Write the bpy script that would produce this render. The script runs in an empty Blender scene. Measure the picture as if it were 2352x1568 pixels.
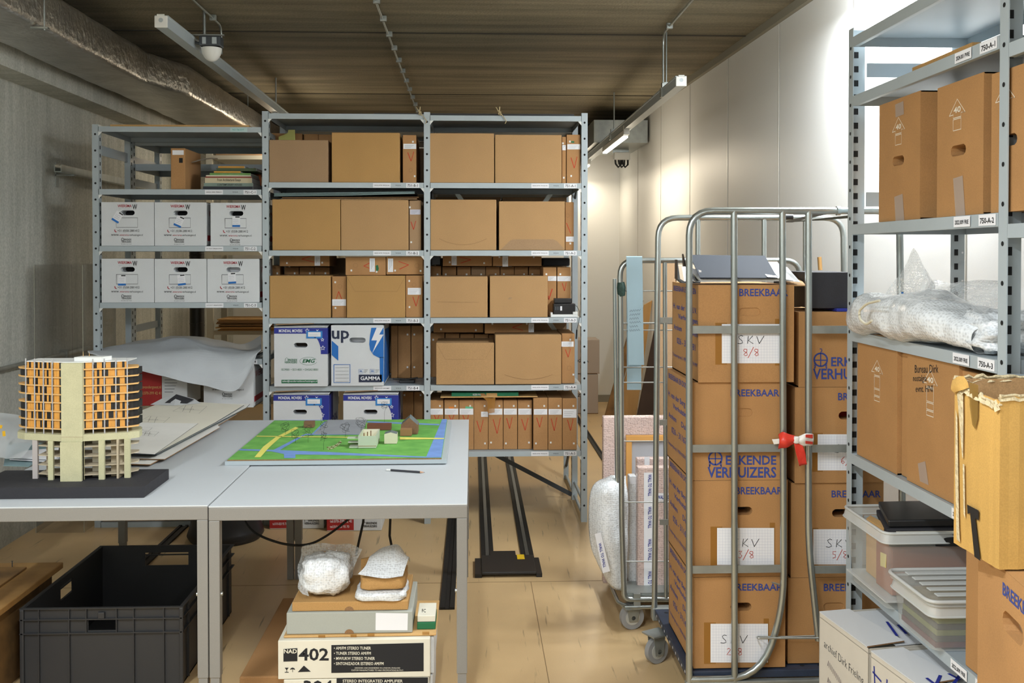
import bpy, bmesh, math, random
from mathutils import Vector, Matrix, noise

# ------------------------------------------------------------------ camera, world, exposure, lights
SC = bpy.context.scene
COL = SC.collection
F_PX, PPX, PPY, EYE = 2250.0, 1176.0, 620.6, 1.677
YAW, PITCH = math.atan(92 / 2250), math.radians(0.88)
cam = bpy.data.cameras.new('camera'); cam_o = bpy.data.objects.new('camera', cam); COL.objects.link(cam_o)
cam.sensor_fit = 'HORIZONTAL'; cam.sensor_width = 36; cam.lens = F_PX * 36 / 2352
cam.shift_x = 0; cam.shift_y = -(784 - PPY) / 2352
cam.clip_start = 0.05; cam.clip_end = 60
cam_o.location = (0, 0, EYE); cam_o.rotation_euler = (math.pi / 2 - PITCH, 0, -YAW)
SC.camera = cam_o
SC.view_settings.view_transform = 'Standard'; SC.view_settings.look = 'None'
SC.view_settings.exposure = 0.10; SC.view_settings.gamma = 1.0
try: SC.view_settings.use_curve_mapping = False
except Exception: pass
W = bpy.data.worlds.new('world'); SC.world = W; W.use_nodes = True
W.node_tree.nodes['Background'].inputs[0].default_value = (0.9, 0.95, 1, 1)
W.node_tree.nodes['Background'].inputs[1].default_value = 0.05

def area_light(name, loc, sx, sy, power, col, rot=(0, 0, 0), spread=None):
    l = bpy.data.lights.new(name, 'AREA'); l.shape = 'RECTANGLE'; l.size = sx; l.size_y = sy
    l.energy = power; l.color = col
    if spread: l.spread = math.radians(spread)
    o = bpy.data.objects.new(name, l); COL.objects.link(o); o.location = loc; o.rotation_euler = rot
    return o
COOL, WARM = (0.93, 0.97, 1.0), (1.0, 0.86, 0.66)
# LED battens on the two lighting tracks (x, y, z, length, power, colour)
BATTENS = [(-1.58, 1.2, 2.72, 1.4, 60, COOL), (-1.55, -1.4, 2.72, 1.4, 34, COOL),
           (1.66, 4.05, 2.98, 1.4, 75, COOL), (1.25, -0.9, 2.72, 1.4, 32, COOL),
           (-0.2, 1.2, 2.72, 1.4, 50, COOL),
           (1.26, 8.6, 2.60, 1.3, 17, WARM), (1.26, 10.75, 2.60, 0.5, 5, WARM),
           (-1.60, 8.75, 2.78, 1.3, 15, WARM)]
def glow(loc, power, col):                        # sideways and upward part of an opal batten
    l = bpy.data.lights.new('batten_glow', 'POINT'); l.energy = power; l.color = col; l.shadow_soft_size = .05
    o = bpy.data.objects.new('batten_glow', l); COL.objects.link(o); o.location = loc
for i, (x, y, z, ln, p, c) in enumerate(BATTENS):
    area_light('batten_light', (x, y, z - 0.07), 0.06, ln, p, c)
    for k in (-.33, 0, .33): glow((x, y + k * ln, z - 0.13), p * .16, c)

# ------------------------------------------------------------------ measuring helpers (pixel -> real point on a real plane)
_F = Vector((math.sin(YAW) * math.cos(PITCH), math.cos(YAW) * math.cos(PITCH), -math.sin(PITCH)))
_R = Vector((math.cos(YAW), -math.sin(YAW), 0)); _U = _R.cross(_F)
EYEV = Vector((0, 0, EYE))
def ray(px, py): return _F + _R * ((px - PPX) / F_PX) - _U * ((py - PPY) / F_PX)
def AY(px, py, Y): r = ray(px, py); return EYEV + r * (Y / r.y)
def AX(px, py, X): r = ray(px, py); return EYEV + r * (X / r.x)
def AZ(px, py, z): r = ray(px, py); return EYEV + r * ((z - EYE) / r.z)
def onY(Y): return lambda px, py: AY(px, py, Y)
def onX(X): return lambda px, py: AX(px, py, X)
def onZ(z): return lambda px, py: AZ(px, py, z)
def XatY(px, Y): return AY(px, 586, Y).x
def YatX(px, X): return AX(px, 586, X).y
def ZatY(py, Y, px=1084): return AY(px, py, Y).z

# ------------------------------------------------------------------ materials
def srgb(h):
    h = h.lstrip('#'); v = [int(h[i:i + 2], 16) / 255 for i in (0, 2, 4)]
    return tuple([(c / 12.92 if c <= .04045 else ((c + .055) / 1.055) ** 2.4) for c in v]) + (1,)
_M = {}
def mat(name, hexc, rough=.6, metal=0, var=0, vscale=8, vstretch=(1, 1, 1), bump=0, bscale=60, speck=0, dark=None, alpha=None,
        trans=0, spec=.5, sheen=0):
    if name in _M: return _M[name]
    m = bpy.data.materials.new(name); m.use_nodes = True; nt = m.node_tree; b = nt.nodes['Principled BSDF']
    c = srgb(hexc); b.inputs['Base Color'].default_value = c
    b.inputs['Roughness'].default_value = rough; b.inputs['Metallic'].default_value = metal
    b.inputs['Specular IOR Level'].default_value = spec
    if trans: b.inputs['Transmission Weight'].default_value = trans
    tc = nt.nodes.new('ShaderNodeTexCoord')
    last = None
    if var:
        mp = nt.nodes.new('ShaderNodeMapping'); mp.inputs['Scale'].default_value = vstretch
        nz = nt.nodes.new('ShaderNodeTexNoise'); nz.inputs['Scale'].default_value = vscale; nz.inputs['Detail'].default_value = 6
        nt.links.new(tc.outputs['Object'], mp.inputs[0]); nt.links.new(mp.outputs[0], nz.inputs[0])
        mx = nt.nodes.new('ShaderNodeMix'); mx.data_type = 'RGBA'
        d = srgb(dark) if dark else tuple(x * (1 - var) for x in c[:3]) + (1,)
        u = tuple(min(1, x * (1 + var * .6)) for x in c[:3]) + (1,)
        mx.inputs[6].default_value = d; mx.inputs[7].default_value = u if not dark else c
        rp = nt.nodes.new('ShaderNodeMapRange'); rp.inputs[1].default_value = .3; rp.inputs[2].default_value = .7
        nt.links.new(nz.outputs[0], rp.inputs[0]); nt.links.new(rp.outputs[0], mx.inputs[0])
        last = mx.outputs[2]
    if speck:
        nz = nt.nodes.new('ShaderNodeTexNoise'); nz.inputs['Scale'].default_value = 320; nz.inputs['Detail'].default_value = 2
        nt.links.new(tc.outputs['Object'], nz.inputs[0])
        rp = nt.nodes.new('ShaderNodeMapRange'); rp.inputs[1].default_value = .35; rp.inputs[2].default_value = .65
        rp.inputs[3].default_value = 1 - speck; rp.inputs[4].default_value = 1 + speck * .5
        nt.links.new(nz.outputs[0], rp.inputs[0])
        mu = nt.nodes.new('ShaderNodeMix'); mu.data_type = 'RGBA'; mu.blend_type = 'MULTIPLY'; mu.inputs[0].default_value = 1
        if last: nt.links.new(last, mu.inputs[6])
        else: mu.inputs[6].default_value = c
        nt.links.new(rp.outputs[0], mu.inputs[7]); last = mu.outputs[2]
    if last: nt.links.new(last, b.inputs['Base Color'])
    if bump:
        nz = nt.nodes.new('ShaderNodeTexNoise'); nz.inputs['Scale'].default_value = bscale; nz.inputs['Detail'].default_value = 5
        nt.links.new(tc.outputs['Object'], nz.inputs[0])
        bp = nt.nodes.new('ShaderNodeBump'); bp.inputs['Strength'].default_value = bump; bp.inputs['Distance'].default_value = .01
        nt.links.new(nz.outputs[0], bp.inputs['Height']); nt.links.new(bp.outputs[0], b.inputs['Normal'])
    if alpha is not None:
        b.inputs['Alpha'].default_value = alpha
    _M[name] = m; return m

def emis(name, col, s):
    m = bpy.data.materials.new(name); m.use_nodes = True; b = m.node_tree.nodes['Principled BSDF']
    b.inputs['Base Color'].default_value = (.8, .8, .8, 1)
    b.inputs['Emission Color'].default_value = col + (1,); b.inputs['Emission Strength'].default_value = s
    _M[name] = m; return m

def bubble_mat(name, hexc, alpha, cell=110):
    m = bpy.data.materials.new(name); m.use_nodes = True; nt = m.node_tree; b = nt.nodes['Principled BSDF']
    b.inputs['Base Color'].default_value = srgb(hexc); b.inputs['Roughness'].default_value = .22
    b.inputs['Coat Weight'].default_value = .5; b.inputs['Coat Roughness'].default_value = .1
    tc = nt.nodes.new('ShaderNodeTexCoord'); v = nt.nodes.new('ShaderNodeTexVoronoi'); v.inputs['Scale'].default_value = cell
    v.inputs['Randomness'].default_value = .55
    nt.links.new(tc.outputs['Object'], v.inputs['Vector'])
    bp = nt.nodes.new('ShaderNodeBump'); bp.inputs['Strength'].default_value = .45; bp.inputs['Distance'].default_value = .004
    bp.invert = True
    nt.links.new(v.outputs['Distance'], bp.inputs['Height']); nt.links.new(bp.outputs[0], b.inputs['Normal'])
    nt.links.new(bp.outputs[0], b.inputs['Coat Normal'])
    rp = nt.nodes.new('ShaderNodeMapRange'); rp.inputs[1].default_value = 0; rp.inputs[2].default_value = .6
    rp.inputs[3].default_value = alpha - .18; rp.inputs[4].default_value = alpha + .15
    nt.links.new(v.outputs['Distance'], rp.inputs[0]); nt.links.new(rp.outputs[0], b.inputs['Alpha'])
    _M[name] = m; return m

STEEL = mat('light grey steel', '#a9b4b9', .38, .0, var=.05, vscale=3, bump=.03)
STEEL_IN = mat('shelf grey steel', '#9aa5ab', .4, .0, var=.06, vscale=3)
STEEL_D = mat('dark steel', '#4a5056', .45, .5, var=.1)
HOLE_SHADE = mat('painted hole shade', '#101214', .8)  # flat dark marks standing in for the shade inside holes and slots
GALV = mat('galvanised tube', '#a9b0ae', .3, .85, var=.22, vscale=14, vstretch=(1, 1, .15), bump=.04)
GALVW = mat('galvanised wire', '#b9bebc', .3, .8)
ZINC = mat('zinc strap', '#9a9f9b', .42, .6, var=.12, vscale=20)
CARD = mat('kraft cardboard', '#b28d60', .85, speck=.13, var=.06, vscale=4)
CARD2 = mat('warm cardboard', '#b38b54', .85, speck=.13, var=.06, vscale=4)
CARD3 = mat('grey brown cardboard', '#a18362', .85, speck=.14, var=.06, vscale=4)
CARDR = mat('archive brown board', '#ab8052', .85, speck=.1, var=.07, vscale=5)
CARDM = mat('moving box brown', '#ad8150', .8, speck=.08, var=.09, vscale=6)
CARDE = mat('cardboard edge', '#8d6b48', .9, speck=.2)
CARDT = mat('pale card', '#c9a168', .85, speck=.08, var=.06)
CARDK = mat('worn ochre cardboard', '#c39a52', .8, speck=.08, var=.14, vscale=5, bump=.2, bscale=9)
TORN = mat('torn paper edge', '#cdbd98', .95, var=.2, vscale=60, bump=.8, bscale=80)
WHITEB = mat('white box board', '#d3d7da', .7, var=.03, speck=.03)
CREAMB = mat('cream box board', '#d9d6c6', .65, var=.04)
PAPER = mat('paper', '#e4e6ea', .8)
INK = mat('black ink', '#1b1c1f', .8)
RED = mat('red print', '#b3202a', .7)
REDB = mat('red board', '#a3211d', .65, var=.08)
PEN = mat('red marker', '#b8361f', .8)
BLUEP = mat('blue print', '#33458c', .85)
NAVY = mat('navy print', '#1d2a8a', .6)
BLUE = mat('bright blue print', '#1669b8', .6)
LBLUE = mat('label blue', '#2b7fc6', .6)
DNAVY = mat('dark navy print', '#1b2540', .6)
GREEN = mat('green print', '#1d6a43', .7)
GREENB = mat('green board', '#0f7a55', .6)
WHITE = mat('white plastic', '#dcdedb', .45)
BLACK = mat('black board', '#26262b', .75, speck=.1, bump=.1)
BLACKP = mat('black plastic', '#17181a', .4)
CRATE = mat('dark grey crate plastic', '#2e2f31', .5, speck=.06)
TABLE = mat('light grey table laminate', '#bcc2c6', .42, speck=.015)
TFRAME = mat('grey table frame', '#83827e', .45, speck=.04)
TAPE = mat('clear packing tape', '#b6a597', .25, alpha=.75)
BTAPE = mat('brown packing tape', '#a2702c', .3, alpha=.7)
BLKT = mat('black tape', '#1d1b1a', .5)
WOOD = mat('pine plank', '#b18a52', .6, var=.2, vscale=6, vstretch=(1, 1, .1), dark='#8a6434')
WOODD = mat('worn board', '#8d6a3c', .75, var=.3, vscale=9, dark='#5c4425')
PIPE = mat('dark duct pipe', '#35332f', .4, .5)
RUBBER = mat('black rubber', '#121212', .6)
RAILM = mat('rail steel', '#8b9093', .3, .9)
FOIL = mat('foil insulation', '#b7b5b0', .30, .88, bump=1.0, bscale=24, var=.25, vscale=5)
BUB = bubble_mat('bubble wrap', '#e2e7ea', .82)
BUBT = bubble_mat('thin bubble film', '#cfd4d4', .40)
BUBP = bubble_mat('bubble wrap over pink board', '#d8c2bb', .8)
PLAST = mat('clear polypropylene', '#d4d8d4', .25, alpha=.27, spec=.6)
PLASTW = mat('milky polypropylene', '#dde0de', .3, alpha=.62)
PLEXI = mat('plexiglass', '#6d6a60', .04, alpha=.14, spec=.9)
TYVEK = mat('grey white sheet', '#b9bfc4', .6, bump=.15, bscale=14, var=.05)
SKVM = BLUEP

# ------------------------------------------------------------------ mesh builder
_txt = {}
def text_mesh(s, bold=0):
    k = (s, bold)
    if k in _txt: return _txt[k]
    cu = bpy.data.curves.new('t', 'FONT'); cu.body = s; cu.size = 1; cu.resolution_u = 2; cu.offset = min(bold, .022)
    o = bpy.data.objects.new('t', cu); COL.objects.link(o)
    dg = bpy.context.evaluated_depsgraph_get(); me = bpy.data.meshes.new_from_object(o.evaluated_get(dg))
    vs = [(v.co.x, v.co.y) for v in me.vertices]; fs = [tuple(p.vertices) for p in me.polygons]
    bpy.data.meshes.remove(me); bpy.data.objects.remove(o); bpy.data.curves.remove(cu)
    if not vs: vs = [(0, 0)]
    x0 = min(v[0] for v in vs); x1 = max(v[0] for v in vs); y0 = min(v[1] for v in vs); y1 = max(v[1] for v in vs)
    w, h = max(x1 - x0, 1e-6), max(y1 - y0, 1e-6)
    r = ([((v[0] - x0) / w, (v[1] - y0) / h) for v in vs], fs, w / h)
    _txt[k] = r; return r

class MB:
    def __init__(s): s.v = []; s.f = []; s.m = []; s.sm = []; s.mats = []; s.T = None
    def mi(s, m):
        if m not in s.mats: s.mats.append(m)
        return s.mats.index(m)
    def add(s, vs, fs, m, smooth=False):
        n = len(s.v); T = s.T
        for p in vs:
            p = Vector(p); s.v.append(T @ p if T else p)
        k = s.mi(m)
        for f in fs: s.f.append(tuple(n + i for i in f)); s.m.append(k); s.sm.append(smooth)
        return s
    def box(s, x0, x1, y0, y1, z0, z1, m, bev=0):
        if x0 > x1: x0, x1 = x1, x0
        if y0 > y1: y0, y1 = y1, y0
        if z0 > z1: z0, z1 = z1, z0
        if bev:
            bm = bmesh.new(); bmesh.ops.create_cube(bm, size=1)
            for v in bm.verts:
                v.co = Vector(((x0 + x1) / 2 + v.co.x * (x1 - x0), (y0 + y1) / 2 + v.co.y * (y1 - y0), (z0 + z1) / 2 + v.co.z * (z1 - z0)))
            bmesh.ops.bevel(bm, geom=bm.edges[:], offset=bev, segments=2, affect='EDGES', profile=.5)
            bm.verts.ensure_lookup_table(); vs = [v.co.copy() for v in bm.verts]
            fs = [tuple(v.index for v in f.verts) for f in bm.faces]; bm.free(); return s.add(vs, fs, m)
        vs = [(x0, y0, z0), (x1, y0, z0), (x1, y1, z0), (x0, y1, z0), (x0, y0, z1), (x1, y0, z1), (x1, y1, z1), (x0, y1, z1)]
        return s.add(vs, [(0, 3, 2, 1), (4, 5, 6, 7), (0, 1, 5, 4), (1, 2, 6, 5), (2, 3, 7, 6), (3, 0, 4, 7)], m)
    def poly(s, pts, m): return s.add(pts, [tuple(range(len(pts)))], m)
    def slab(s, pts, off, m):                     # polygon extruded by vector
        n = len(pts); off = Vector(off); a = [Vector(p) for p in pts]
        return s.add(a + [p + off for p in a], [tuple(range(n)), tuple(range(2 * n - 1, n - 1, -1))] +
                     [(i, i + n, (i + 1) % n + n, (i + 1) % n) for i in range(n)], m)
    def tube(s, pts, r, m, n=10, closed=False, caps=True):
        P = [Vector(p) for p in pts]; N = len(P); vs = []; fs = []
        t = (P[1] - P[0]).normalized(); up = Vector((0, 0, 1)) if abs(t.z) < .9 else Vector((1, 0, 0))
        a = t.cross(up).normalized()
        for i in range(N):
            if closed: d = P[(i + 1) % N] - P[i - 1]
            else: d = P[min(i + 1, N - 1)] - P[max(i - 1, 0)]
            d.normalize(); a = (a - d * a.dot(d))
            a = a.normalized() if a.length > 1e-6 else d.orthogonal().normalized()
            b = d.cross(a); rr = r[i] if isinstance(r, (list, tuple)) else r
            for k in range(n):
                q = 2 * math.pi * k / n; vs.append(P[i] + a * (math.cos(q) * rr) + b * (math.sin(q) * rr))
        for i in range(N if closed else N - 1):
            j = (i + 1) % N
            for k in range(n): fs.append((i * n + k, i * n + (k + 1) % n, j * n + (k + 1) % n, j * n + k))
        s.add(vs, fs, m, True)
        if caps and not closed:
            c0 = [vs[k] for k in range(n)][::-1]; c1 = [vs[(N - 1) * n + k] for k in range(n)]
            s.add(c0, [tuple(range(n))], m); s.add(c1, [tuple(range(n))], m)
        return s
    def cyl(s, p0, p1, r, m, n=16): return s.tube([p0, p1], r, m, n)
    def disc(s, c, nrm, r, m, n=10):
        c = Vector(c); nrm = Vector(nrm).normalized(); a = nrm.orthogonal().normalized(); b = nrm.cross(a)
        return s.add([c + a * math.cos(2 * math.pi * k / n) * r + b * math.sin(2 * math.pi * k / n) * r for k in range(n)], [tuple(range(n))], m)
    def ribbon(s, pts, w, nrm, m):
        P = [Vector(p) for p in pts]; nrm = Vector(nrm); vs = []
        for i in range(len(P)):
            d = (P[min(i + 1, len(P) - 1)] - P[max(i - 1, 0)])
            if d.length < 1e-9: d = Vector((0, 0, 1))
            sd = d.cross(nrm).normalized() * (w / 2); vs += [P[i] - sd, P[i] + sd]
        return s.add(vs, [(2 * i, 2 * i + 1, 2 * i + 3, 2 * i + 2) for i in range(len(P) - 1)], m)
    def grid(s, rows, m, smooth=True, closed=False):
        R, Cn = len(rows), len(rows[0]); vs = [p for r in rows for p in r]
        fs = [(i * Cn + j, i * Cn + (j + 1) % Cn, (i + 1) * Cn + (j + 1) % Cn, (i + 1) * Cn + j) for i in range(R - 1) for j in range(Cn if closed else Cn - 1)]
        return s.add(vs, fs, m, smooth)
    def text(s, O, U, V, st, m, bold=0):         # lettering fitted to the parallelogram O, O+U, O+V
        vs, fs, _ = text_mesh(st, bold); O = Vector(O); U = Vector(U); V = Vector(V)
        return s.add([O + U * a + V * b for a, b in vs], fs, m)
    def textpx(s, mp, x0, x1, y0, y1, st, m, bold=0.01, x0b=None):
        O = mp(x0, y1); return s.text(O, mp(x1, y1) - O, mp(x0 if x0b is None else x0b, y0) - O, st, m, bold)
    def polypx(s, mp, pts, m): return s.poly([mp(*p) for p in pts], m)
    def linepx(s, mp, pts, w, m, nrm): return s.ribbon([mp(*p) for p in pts], w, nrm, m)
    def build(s, name, parent=None, loc=None, **props):
        base = Vector(loc) if loc is not None else Vector((0, 0, 0))
        if parent is not None and loc is None: base = parent['_o']; base = Vector(base)
        me = bpy.data.meshes.new(name); me.from_pydata([tuple(v - base) for v in s.v], [], s.f)
        for m in s.mats: me.materials.append(m)
        me.polygons.foreach_set('material_index', s.m); me.polygons.foreach_set('use_smooth', s.sm); me.update()
        o = bpy.data.objects.new(name, me); COL.objects.link(o)
        if parent is None: o.location = base; ORG[o.name] = base; o['_o'] = tuple(base)
        else: o.parent = parent; o['_o'] = tuple(base)
        for k, v in props.items(): o[k] = v
        return o
ORG = {}
def thing(name, label, cat, loc=(0, 0, 0), group=None):
    o = bpy.data.objects.new(name, None); COL.objects.link(o); o.location = loc; o['_o'] = tuple(loc)
    o.empty_display_size = .05; tag(o, label, cat, group); return o
def tag(o, label, cat, group=None):
    o['label'] = label; o['category'] = cat
    if group: o['group'] = group
    return o
def structure(mb, name): return mb.build(name, kind='structure')
def fillet(pts, r, n=6, closed=False):
    P = [Vector(p) for p in pts]; out = []; N = len(P)
    for i in range(N):
        if not closed and i in (0, N - 1): out.append(P[i]); continue
        a, b, c = P[i - 1], P[i], P[(i + 1) % N]; rr = min(r, (a - b).length * .5, (c - b).length * .5)
        p, q = b + (a - b).normalized() * rr, b + (c - b).normalized() * rr
        for k in range(n + 1): t = k / n; out.append(p * (1 - t) ** 2 + b * 2 * t * (1 - t) + q * t * t)
    return out
def stadium_hole_panel(mb, x0, x1, z0, z1, y, hx, hz, hw, hh, m, dep=.07, lid=None, n=28, P=None):
    """front panel (normal -y) with a real rounded hand hole and a pocket behind; P maps (u, v, depth) to a point"""
    P = P or (lambda u, v, d: Vector((u, y + d, v)))
    angs = sorted(set([2 * math.pi * k / n for k in range(n)] + [math.atan2(cz - hz, cx - hx) % (2 * math.pi) for cx in (x0, x1) for cz in (z0, z1)]))
    out = []; inn = []
    for a in angs:
        c, sn = math.cos(a), math.sin(a)
        t = min([((x1 if c > 0 else x0) - hx) / c if abs(c) > 1e-9 else 9e9, ((z1 if sn > 0 else z0) - hz) / sn if abs(sn) > 1e-9 else 9e9])
        out.append((hx + c * t, hz + sn * t))
        L = hw / 2 - hh / 2; rr = hh / 2                       # stadium radius along direction
        if abs(sn) > 1e-9 and abs(c / sn) * rr <= L: d = rr / abs(sn)
        else:
            cx = L * (1 if c > 0 else -1); bq = -2 * c * cx; cq = cx * cx - rr * rr; d = (-bq + math.sqrt(max(0, bq * bq - 4 * cq))) / 2
        inn.append((hx + c * d, hz + sn * d))
    K = len(angs); vs = [P(u, v, 0) for u, v in out] + [P(u, v, 0) for u, v in inn] + [P(u, v, dep) for u, v in inn]
    fs = [(i, (i + 1) % K, K + (i + 1) % K, K + i) for i in range(K)] + [(K + i, K + (i + 1) % K, 2 * K + (i + 1) % K, 2 * K + i) for i in range(K)]
    mb.add(vs, fs, m); mb.add([P(u, v, dep) for u, v in inn], [tuple(range(K))], lid or m)
    return mb
def blob(c, sz, seed=0, n=24, box=.6, amp=.12, freq=3, flat=True):
    rows = []
    for i in range(n + 1):
        th = math.pi * i / n; r = []
        for j in range(2 * n):
            ph = 2 * math.pi * j / (2 * n)
            def se(v, e): return math.copysign(abs(v) ** e, v)
            x = se(math.sin(th), box) * se(math.cos(ph), box); y = se(math.sin(th), box) * se(math.sin(ph), box); z = se(math.cos(th), box)
            q = Vector((x, y, z)); k = 1 + amp * noise.noise(q * freq + Vector((seed * 7.3, seed, 0))) + amp * .5 * noise.noise(q * freq * 3 + Vector((seed, 3, 1)))
            p = Vector((x * sz[0] / 2 * k, y * sz[1] / 2 * k, z * sz[2] / 2 * k))
            if flat: p.z = max(p.z, -sz[2] / 2)
            r.append(Vector(c) + p)
        rows.append(r)
    return rows
def catmull(P, t):
    n = len(P) - 1; x = min(max(t * n, 0), n - 1e-6); i = int(x); u = x - i
    p = [P[min(max(k, 0), n)] for k in (i - 1, i, i + 1, i + 2)]
    return .5 * (2 * p[1] + (p[2] - p[0]) * u + (2 * p[0] - 5 * p[1] + 4 * p[2] - p[3]) * u * u + (-p[0] + 3 * p[1] - 3 * p[2] + p[3]) * u ** 3)
def patch(ctrl, nu, nv, amp=0, freq=6, seed=0):
    rows = []
    cols = [[catmull(r, j / nv) for j in range(nv + 1)] for r in ctrl]
    for i in range(nu + 1):
        row = []
        for j in range(nv + 1):
            p = catmull([c[j] for c in cols], i / nu)
            if amp: p = p + Vector((0, noise.noise(p * freq + Vector((seed, 5, 0))) * amp, noise.noise(p * freq + Vector((seed, 0, 9))) * amp))
            row.append(p)
        rows.append(row)
    return rows
R = random.Random(7)
N_Y, N_X, N_Z = Vector((0, -1, 0)), Vector((-1, 0, 0)), Vector((0, 0, 1))

# ================================================================== SETTING
XL, YB, YE, ZC = -2.69, -3.0, 11.15, 3.127
WLK = -0.0325                                                   # the right wall closes in slightly with depth
def XR(Y): return 1.747 + (11.1 - Y) * 0.0325 - 0.06
def concrete(name, hexc, dark, stretch, seams=None):
    m = bpy.data.materials.new(name); m.use_nodes = True; nt = m.node_tree; b = nt.nodes['Principled BSDF']; b.inputs['Roughness'].default_value = .85
    tc = nt.nodes.new('ShaderNodeTexCoord'); mp = nt.nodes.new('ShaderNodeMapping'); mp.inputs['Scale'].default_value = stretch
    nt.links.new(tc.outputs['Object'], mp.inputs[0])
    n1 = nt.nodes.new('ShaderNodeTexNoise'); n1.inputs['Scale'].default_value = 2.2; n1.inputs['Detail'].default_value = 8; n1.inputs['Roughness'].default_value = .62
    nt.links.new(mp.outputs[0], n1.inputs[0])
    n2 = nt.nodes.new('ShaderNodeTexNoise'); n2.inputs['Scale'].default_value = 70; n2.inputs['Detail'].default_value = 3
    nt.links.new(tc.outputs['Object'], n2.inputs[0])
    cr = nt.nodes.new('ShaderNodeMix'); cr.data_type = 'RGBA'; cr.inputs[6].default_value = srgb(dark); cr.inputs[7].default_value = srgb(hexc)
    rp = nt.nodes.new('ShaderNodeMapRange'); rp.inputs[1].default_value = .35; rp.inputs[2].default_value = .65
    nt.links.new(n1.outputs[0], rp.inputs[0]); nt.links.new(rp.outputs[0], cr.inputs[0])
    mu = nt.nodes.new('ShaderNodeMix'); mu.data_type = 'RGBA'; mu.blend_type = 'MULTIPLY'; mu.inputs[0].default_value = 1
    r2 = nt.nodes.new('ShaderNodeMapRange'); r2.inputs[1].default_value = .3; r2.inputs[2].default_value = .7; r2.inputs[3].default_value = .82; r2.inputs[4].default_value = 1.1
    nt.links.new(n2.outputs[0], r2.inputs[0]); nt.links.new(cr.outputs[2], mu.inputs[6]); nt.links.new(r2.outputs[0], mu.inputs[7])
    nt.links.new(mu.outputs[2], b.inputs['Base Color'])
    bp = nt.nodes.new('ShaderNodeBump'); bp.inputs['Strength'].default_value = .35; bp.inputs['Distance'].default_value = .01
    nt.links.new(n2.outputs[0], bp.inputs['Height']); nt.links.new(bp.outputs[0], b.inputs['Normal'])
    return m
CEIL = concrete('board marked concrete', '#8d846c', '#645c48', (.25, 2.6, 1))
CONC = concrete('wall concrete', '#b9bbb3', '#a3a59d', (.5, 6, .4))
SEAM = mat('concrete joint', '#37332a', .9)
FLOORM = mat('tan linoleum', '#ceb082', .34, var=.0, speck=.05)
def floor_mat():
    nt = FLOORM.node_tree; b = nt.nodes['Principled BSDF']
    tc = nt.nodes.new('ShaderNodeTexCoord'); mp = nt.nodes.new('ShaderNodeMapping'); mp.inputs['Scale'].default_value = (46, 3.2, 1)
    n = nt.nodes.new('ShaderNodeTexNoise'); n.inputs['Scale'].default_value = 1; n.inputs['Detail'].default_value = 4
    nt.links.new(tc.outputs['Object'], mp.inputs[0]); nt.links.new(mp.outputs[0], n.inputs[0])
    r = nt.nodes.new('ShaderNodeMapRange'); r.inputs[1].default_value = .27; r.inputs[2].default_value = .36; r.inputs[3].default_value = .5; r.inputs[4].default_value = 1
    nt.links.new(n.outputs[0], r.inputs[0])
    n2 = nt.nodes.new('ShaderNodeTexNoise'); n2.inputs['Scale'].default_value = 2.5; n2.inputs['Detail'].default_value = 4
    nt.links.new(tc.outputs['Object'], n2.inputs[0])
    r2 = nt.nodes.new('ShaderNodeMapRange'); r2.inputs[1].default_value = .3; r2.inputs[2].default_value = .7; r2.inputs[3].default_value = .9; r2.inputs[4].default_value = 1.05
    nt.links.new(n2.outputs[0], r2.inputs[0])
    old = b.inputs['Base Color'].links[0].from_socket
    m1 = nt.nodes.new('ShaderNodeMix'); m1.data_type = 'RGBA'; m1.blend_type = 'MULTIPLY'; m1.inputs[0].default_value = 1
    m2 = nt.nodes.new('ShaderNodeMix'); m2.data_type = 'RGBA'; m2.blend_type = 'MULTIPLY'; m2.inputs[0].default_value = 1
    nt.links.new(old, m1.inputs[6]); nt.links.new(r.outputs[0], m1.inputs[7]); nt.links.new(m1.outputs[2], m2.inputs[6]); nt.links.new(r2.outputs[0], m2.inputs[7])
    nt.links.new(m2.outputs[2], b.inputs['Base Color'])
    r3 = nt.nodes.new('ShaderNodeMapRange'); r3.inputs[3].default_value = .28; r3.inputs[4].default_value = .48
    nt.links.new(n2.outputs[0], r3.inputs[0]); nt.links.new(r3.outputs[0], b.inputs['Roughness'])
floor_mat()
PANEL = mat('cream wall panel', '#e2e3e0', .5, speck=.02)
f = MB(); f.box(XL - .1, 2.6, YB, YE + .1, -.1, 0, FLOORM)
for px, py, a in ((1180, 1345, 0),): pass
FS = mat('linoleum seam', '#7d6544', .7)
f.box(.30, .303, YB, 5.0, 0, .0006, FS); f.box(XL, 2.0, 5.0, 5.004, 0, .0006, FS)
structure(f, 'floor')
c = MB(); c.box(XL - .1, 2.6, YB, YE + .1, ZC, ZC + .1, CEIL)
for y in (1.62, 4.02, 6.42, 8.86): c.box(XL, 2.1, y, y + .022, ZC - .004, ZC + .001, SEAM)
structure(c, 'ceiling')
w = MB(); w.box(XL - .1, XL, YB, YE, 0, ZC, CONC); structure(w, 'wall_left')
w = MB(); w.box(XL - .1, 2.3, YB - .1, YB, 0, ZC, PANEL); structure(w, 'wall_back')
w = MB(); w.box(XL - .1, 2.3, YE, YE + .1, 0, ZC, PANEL)
structure(w, 'wall_far')
w = MB(); w.slab([(XR(YB), YB, 0), (XR(YE), YE, 0), (XR(YE), YE, ZC), (XR(YB), YB, ZC)], (.1, 0, 0), PANEL); structure(w, 'wall_right')
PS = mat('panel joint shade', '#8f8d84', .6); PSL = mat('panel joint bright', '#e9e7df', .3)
w = MB(); y = 10.1
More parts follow.
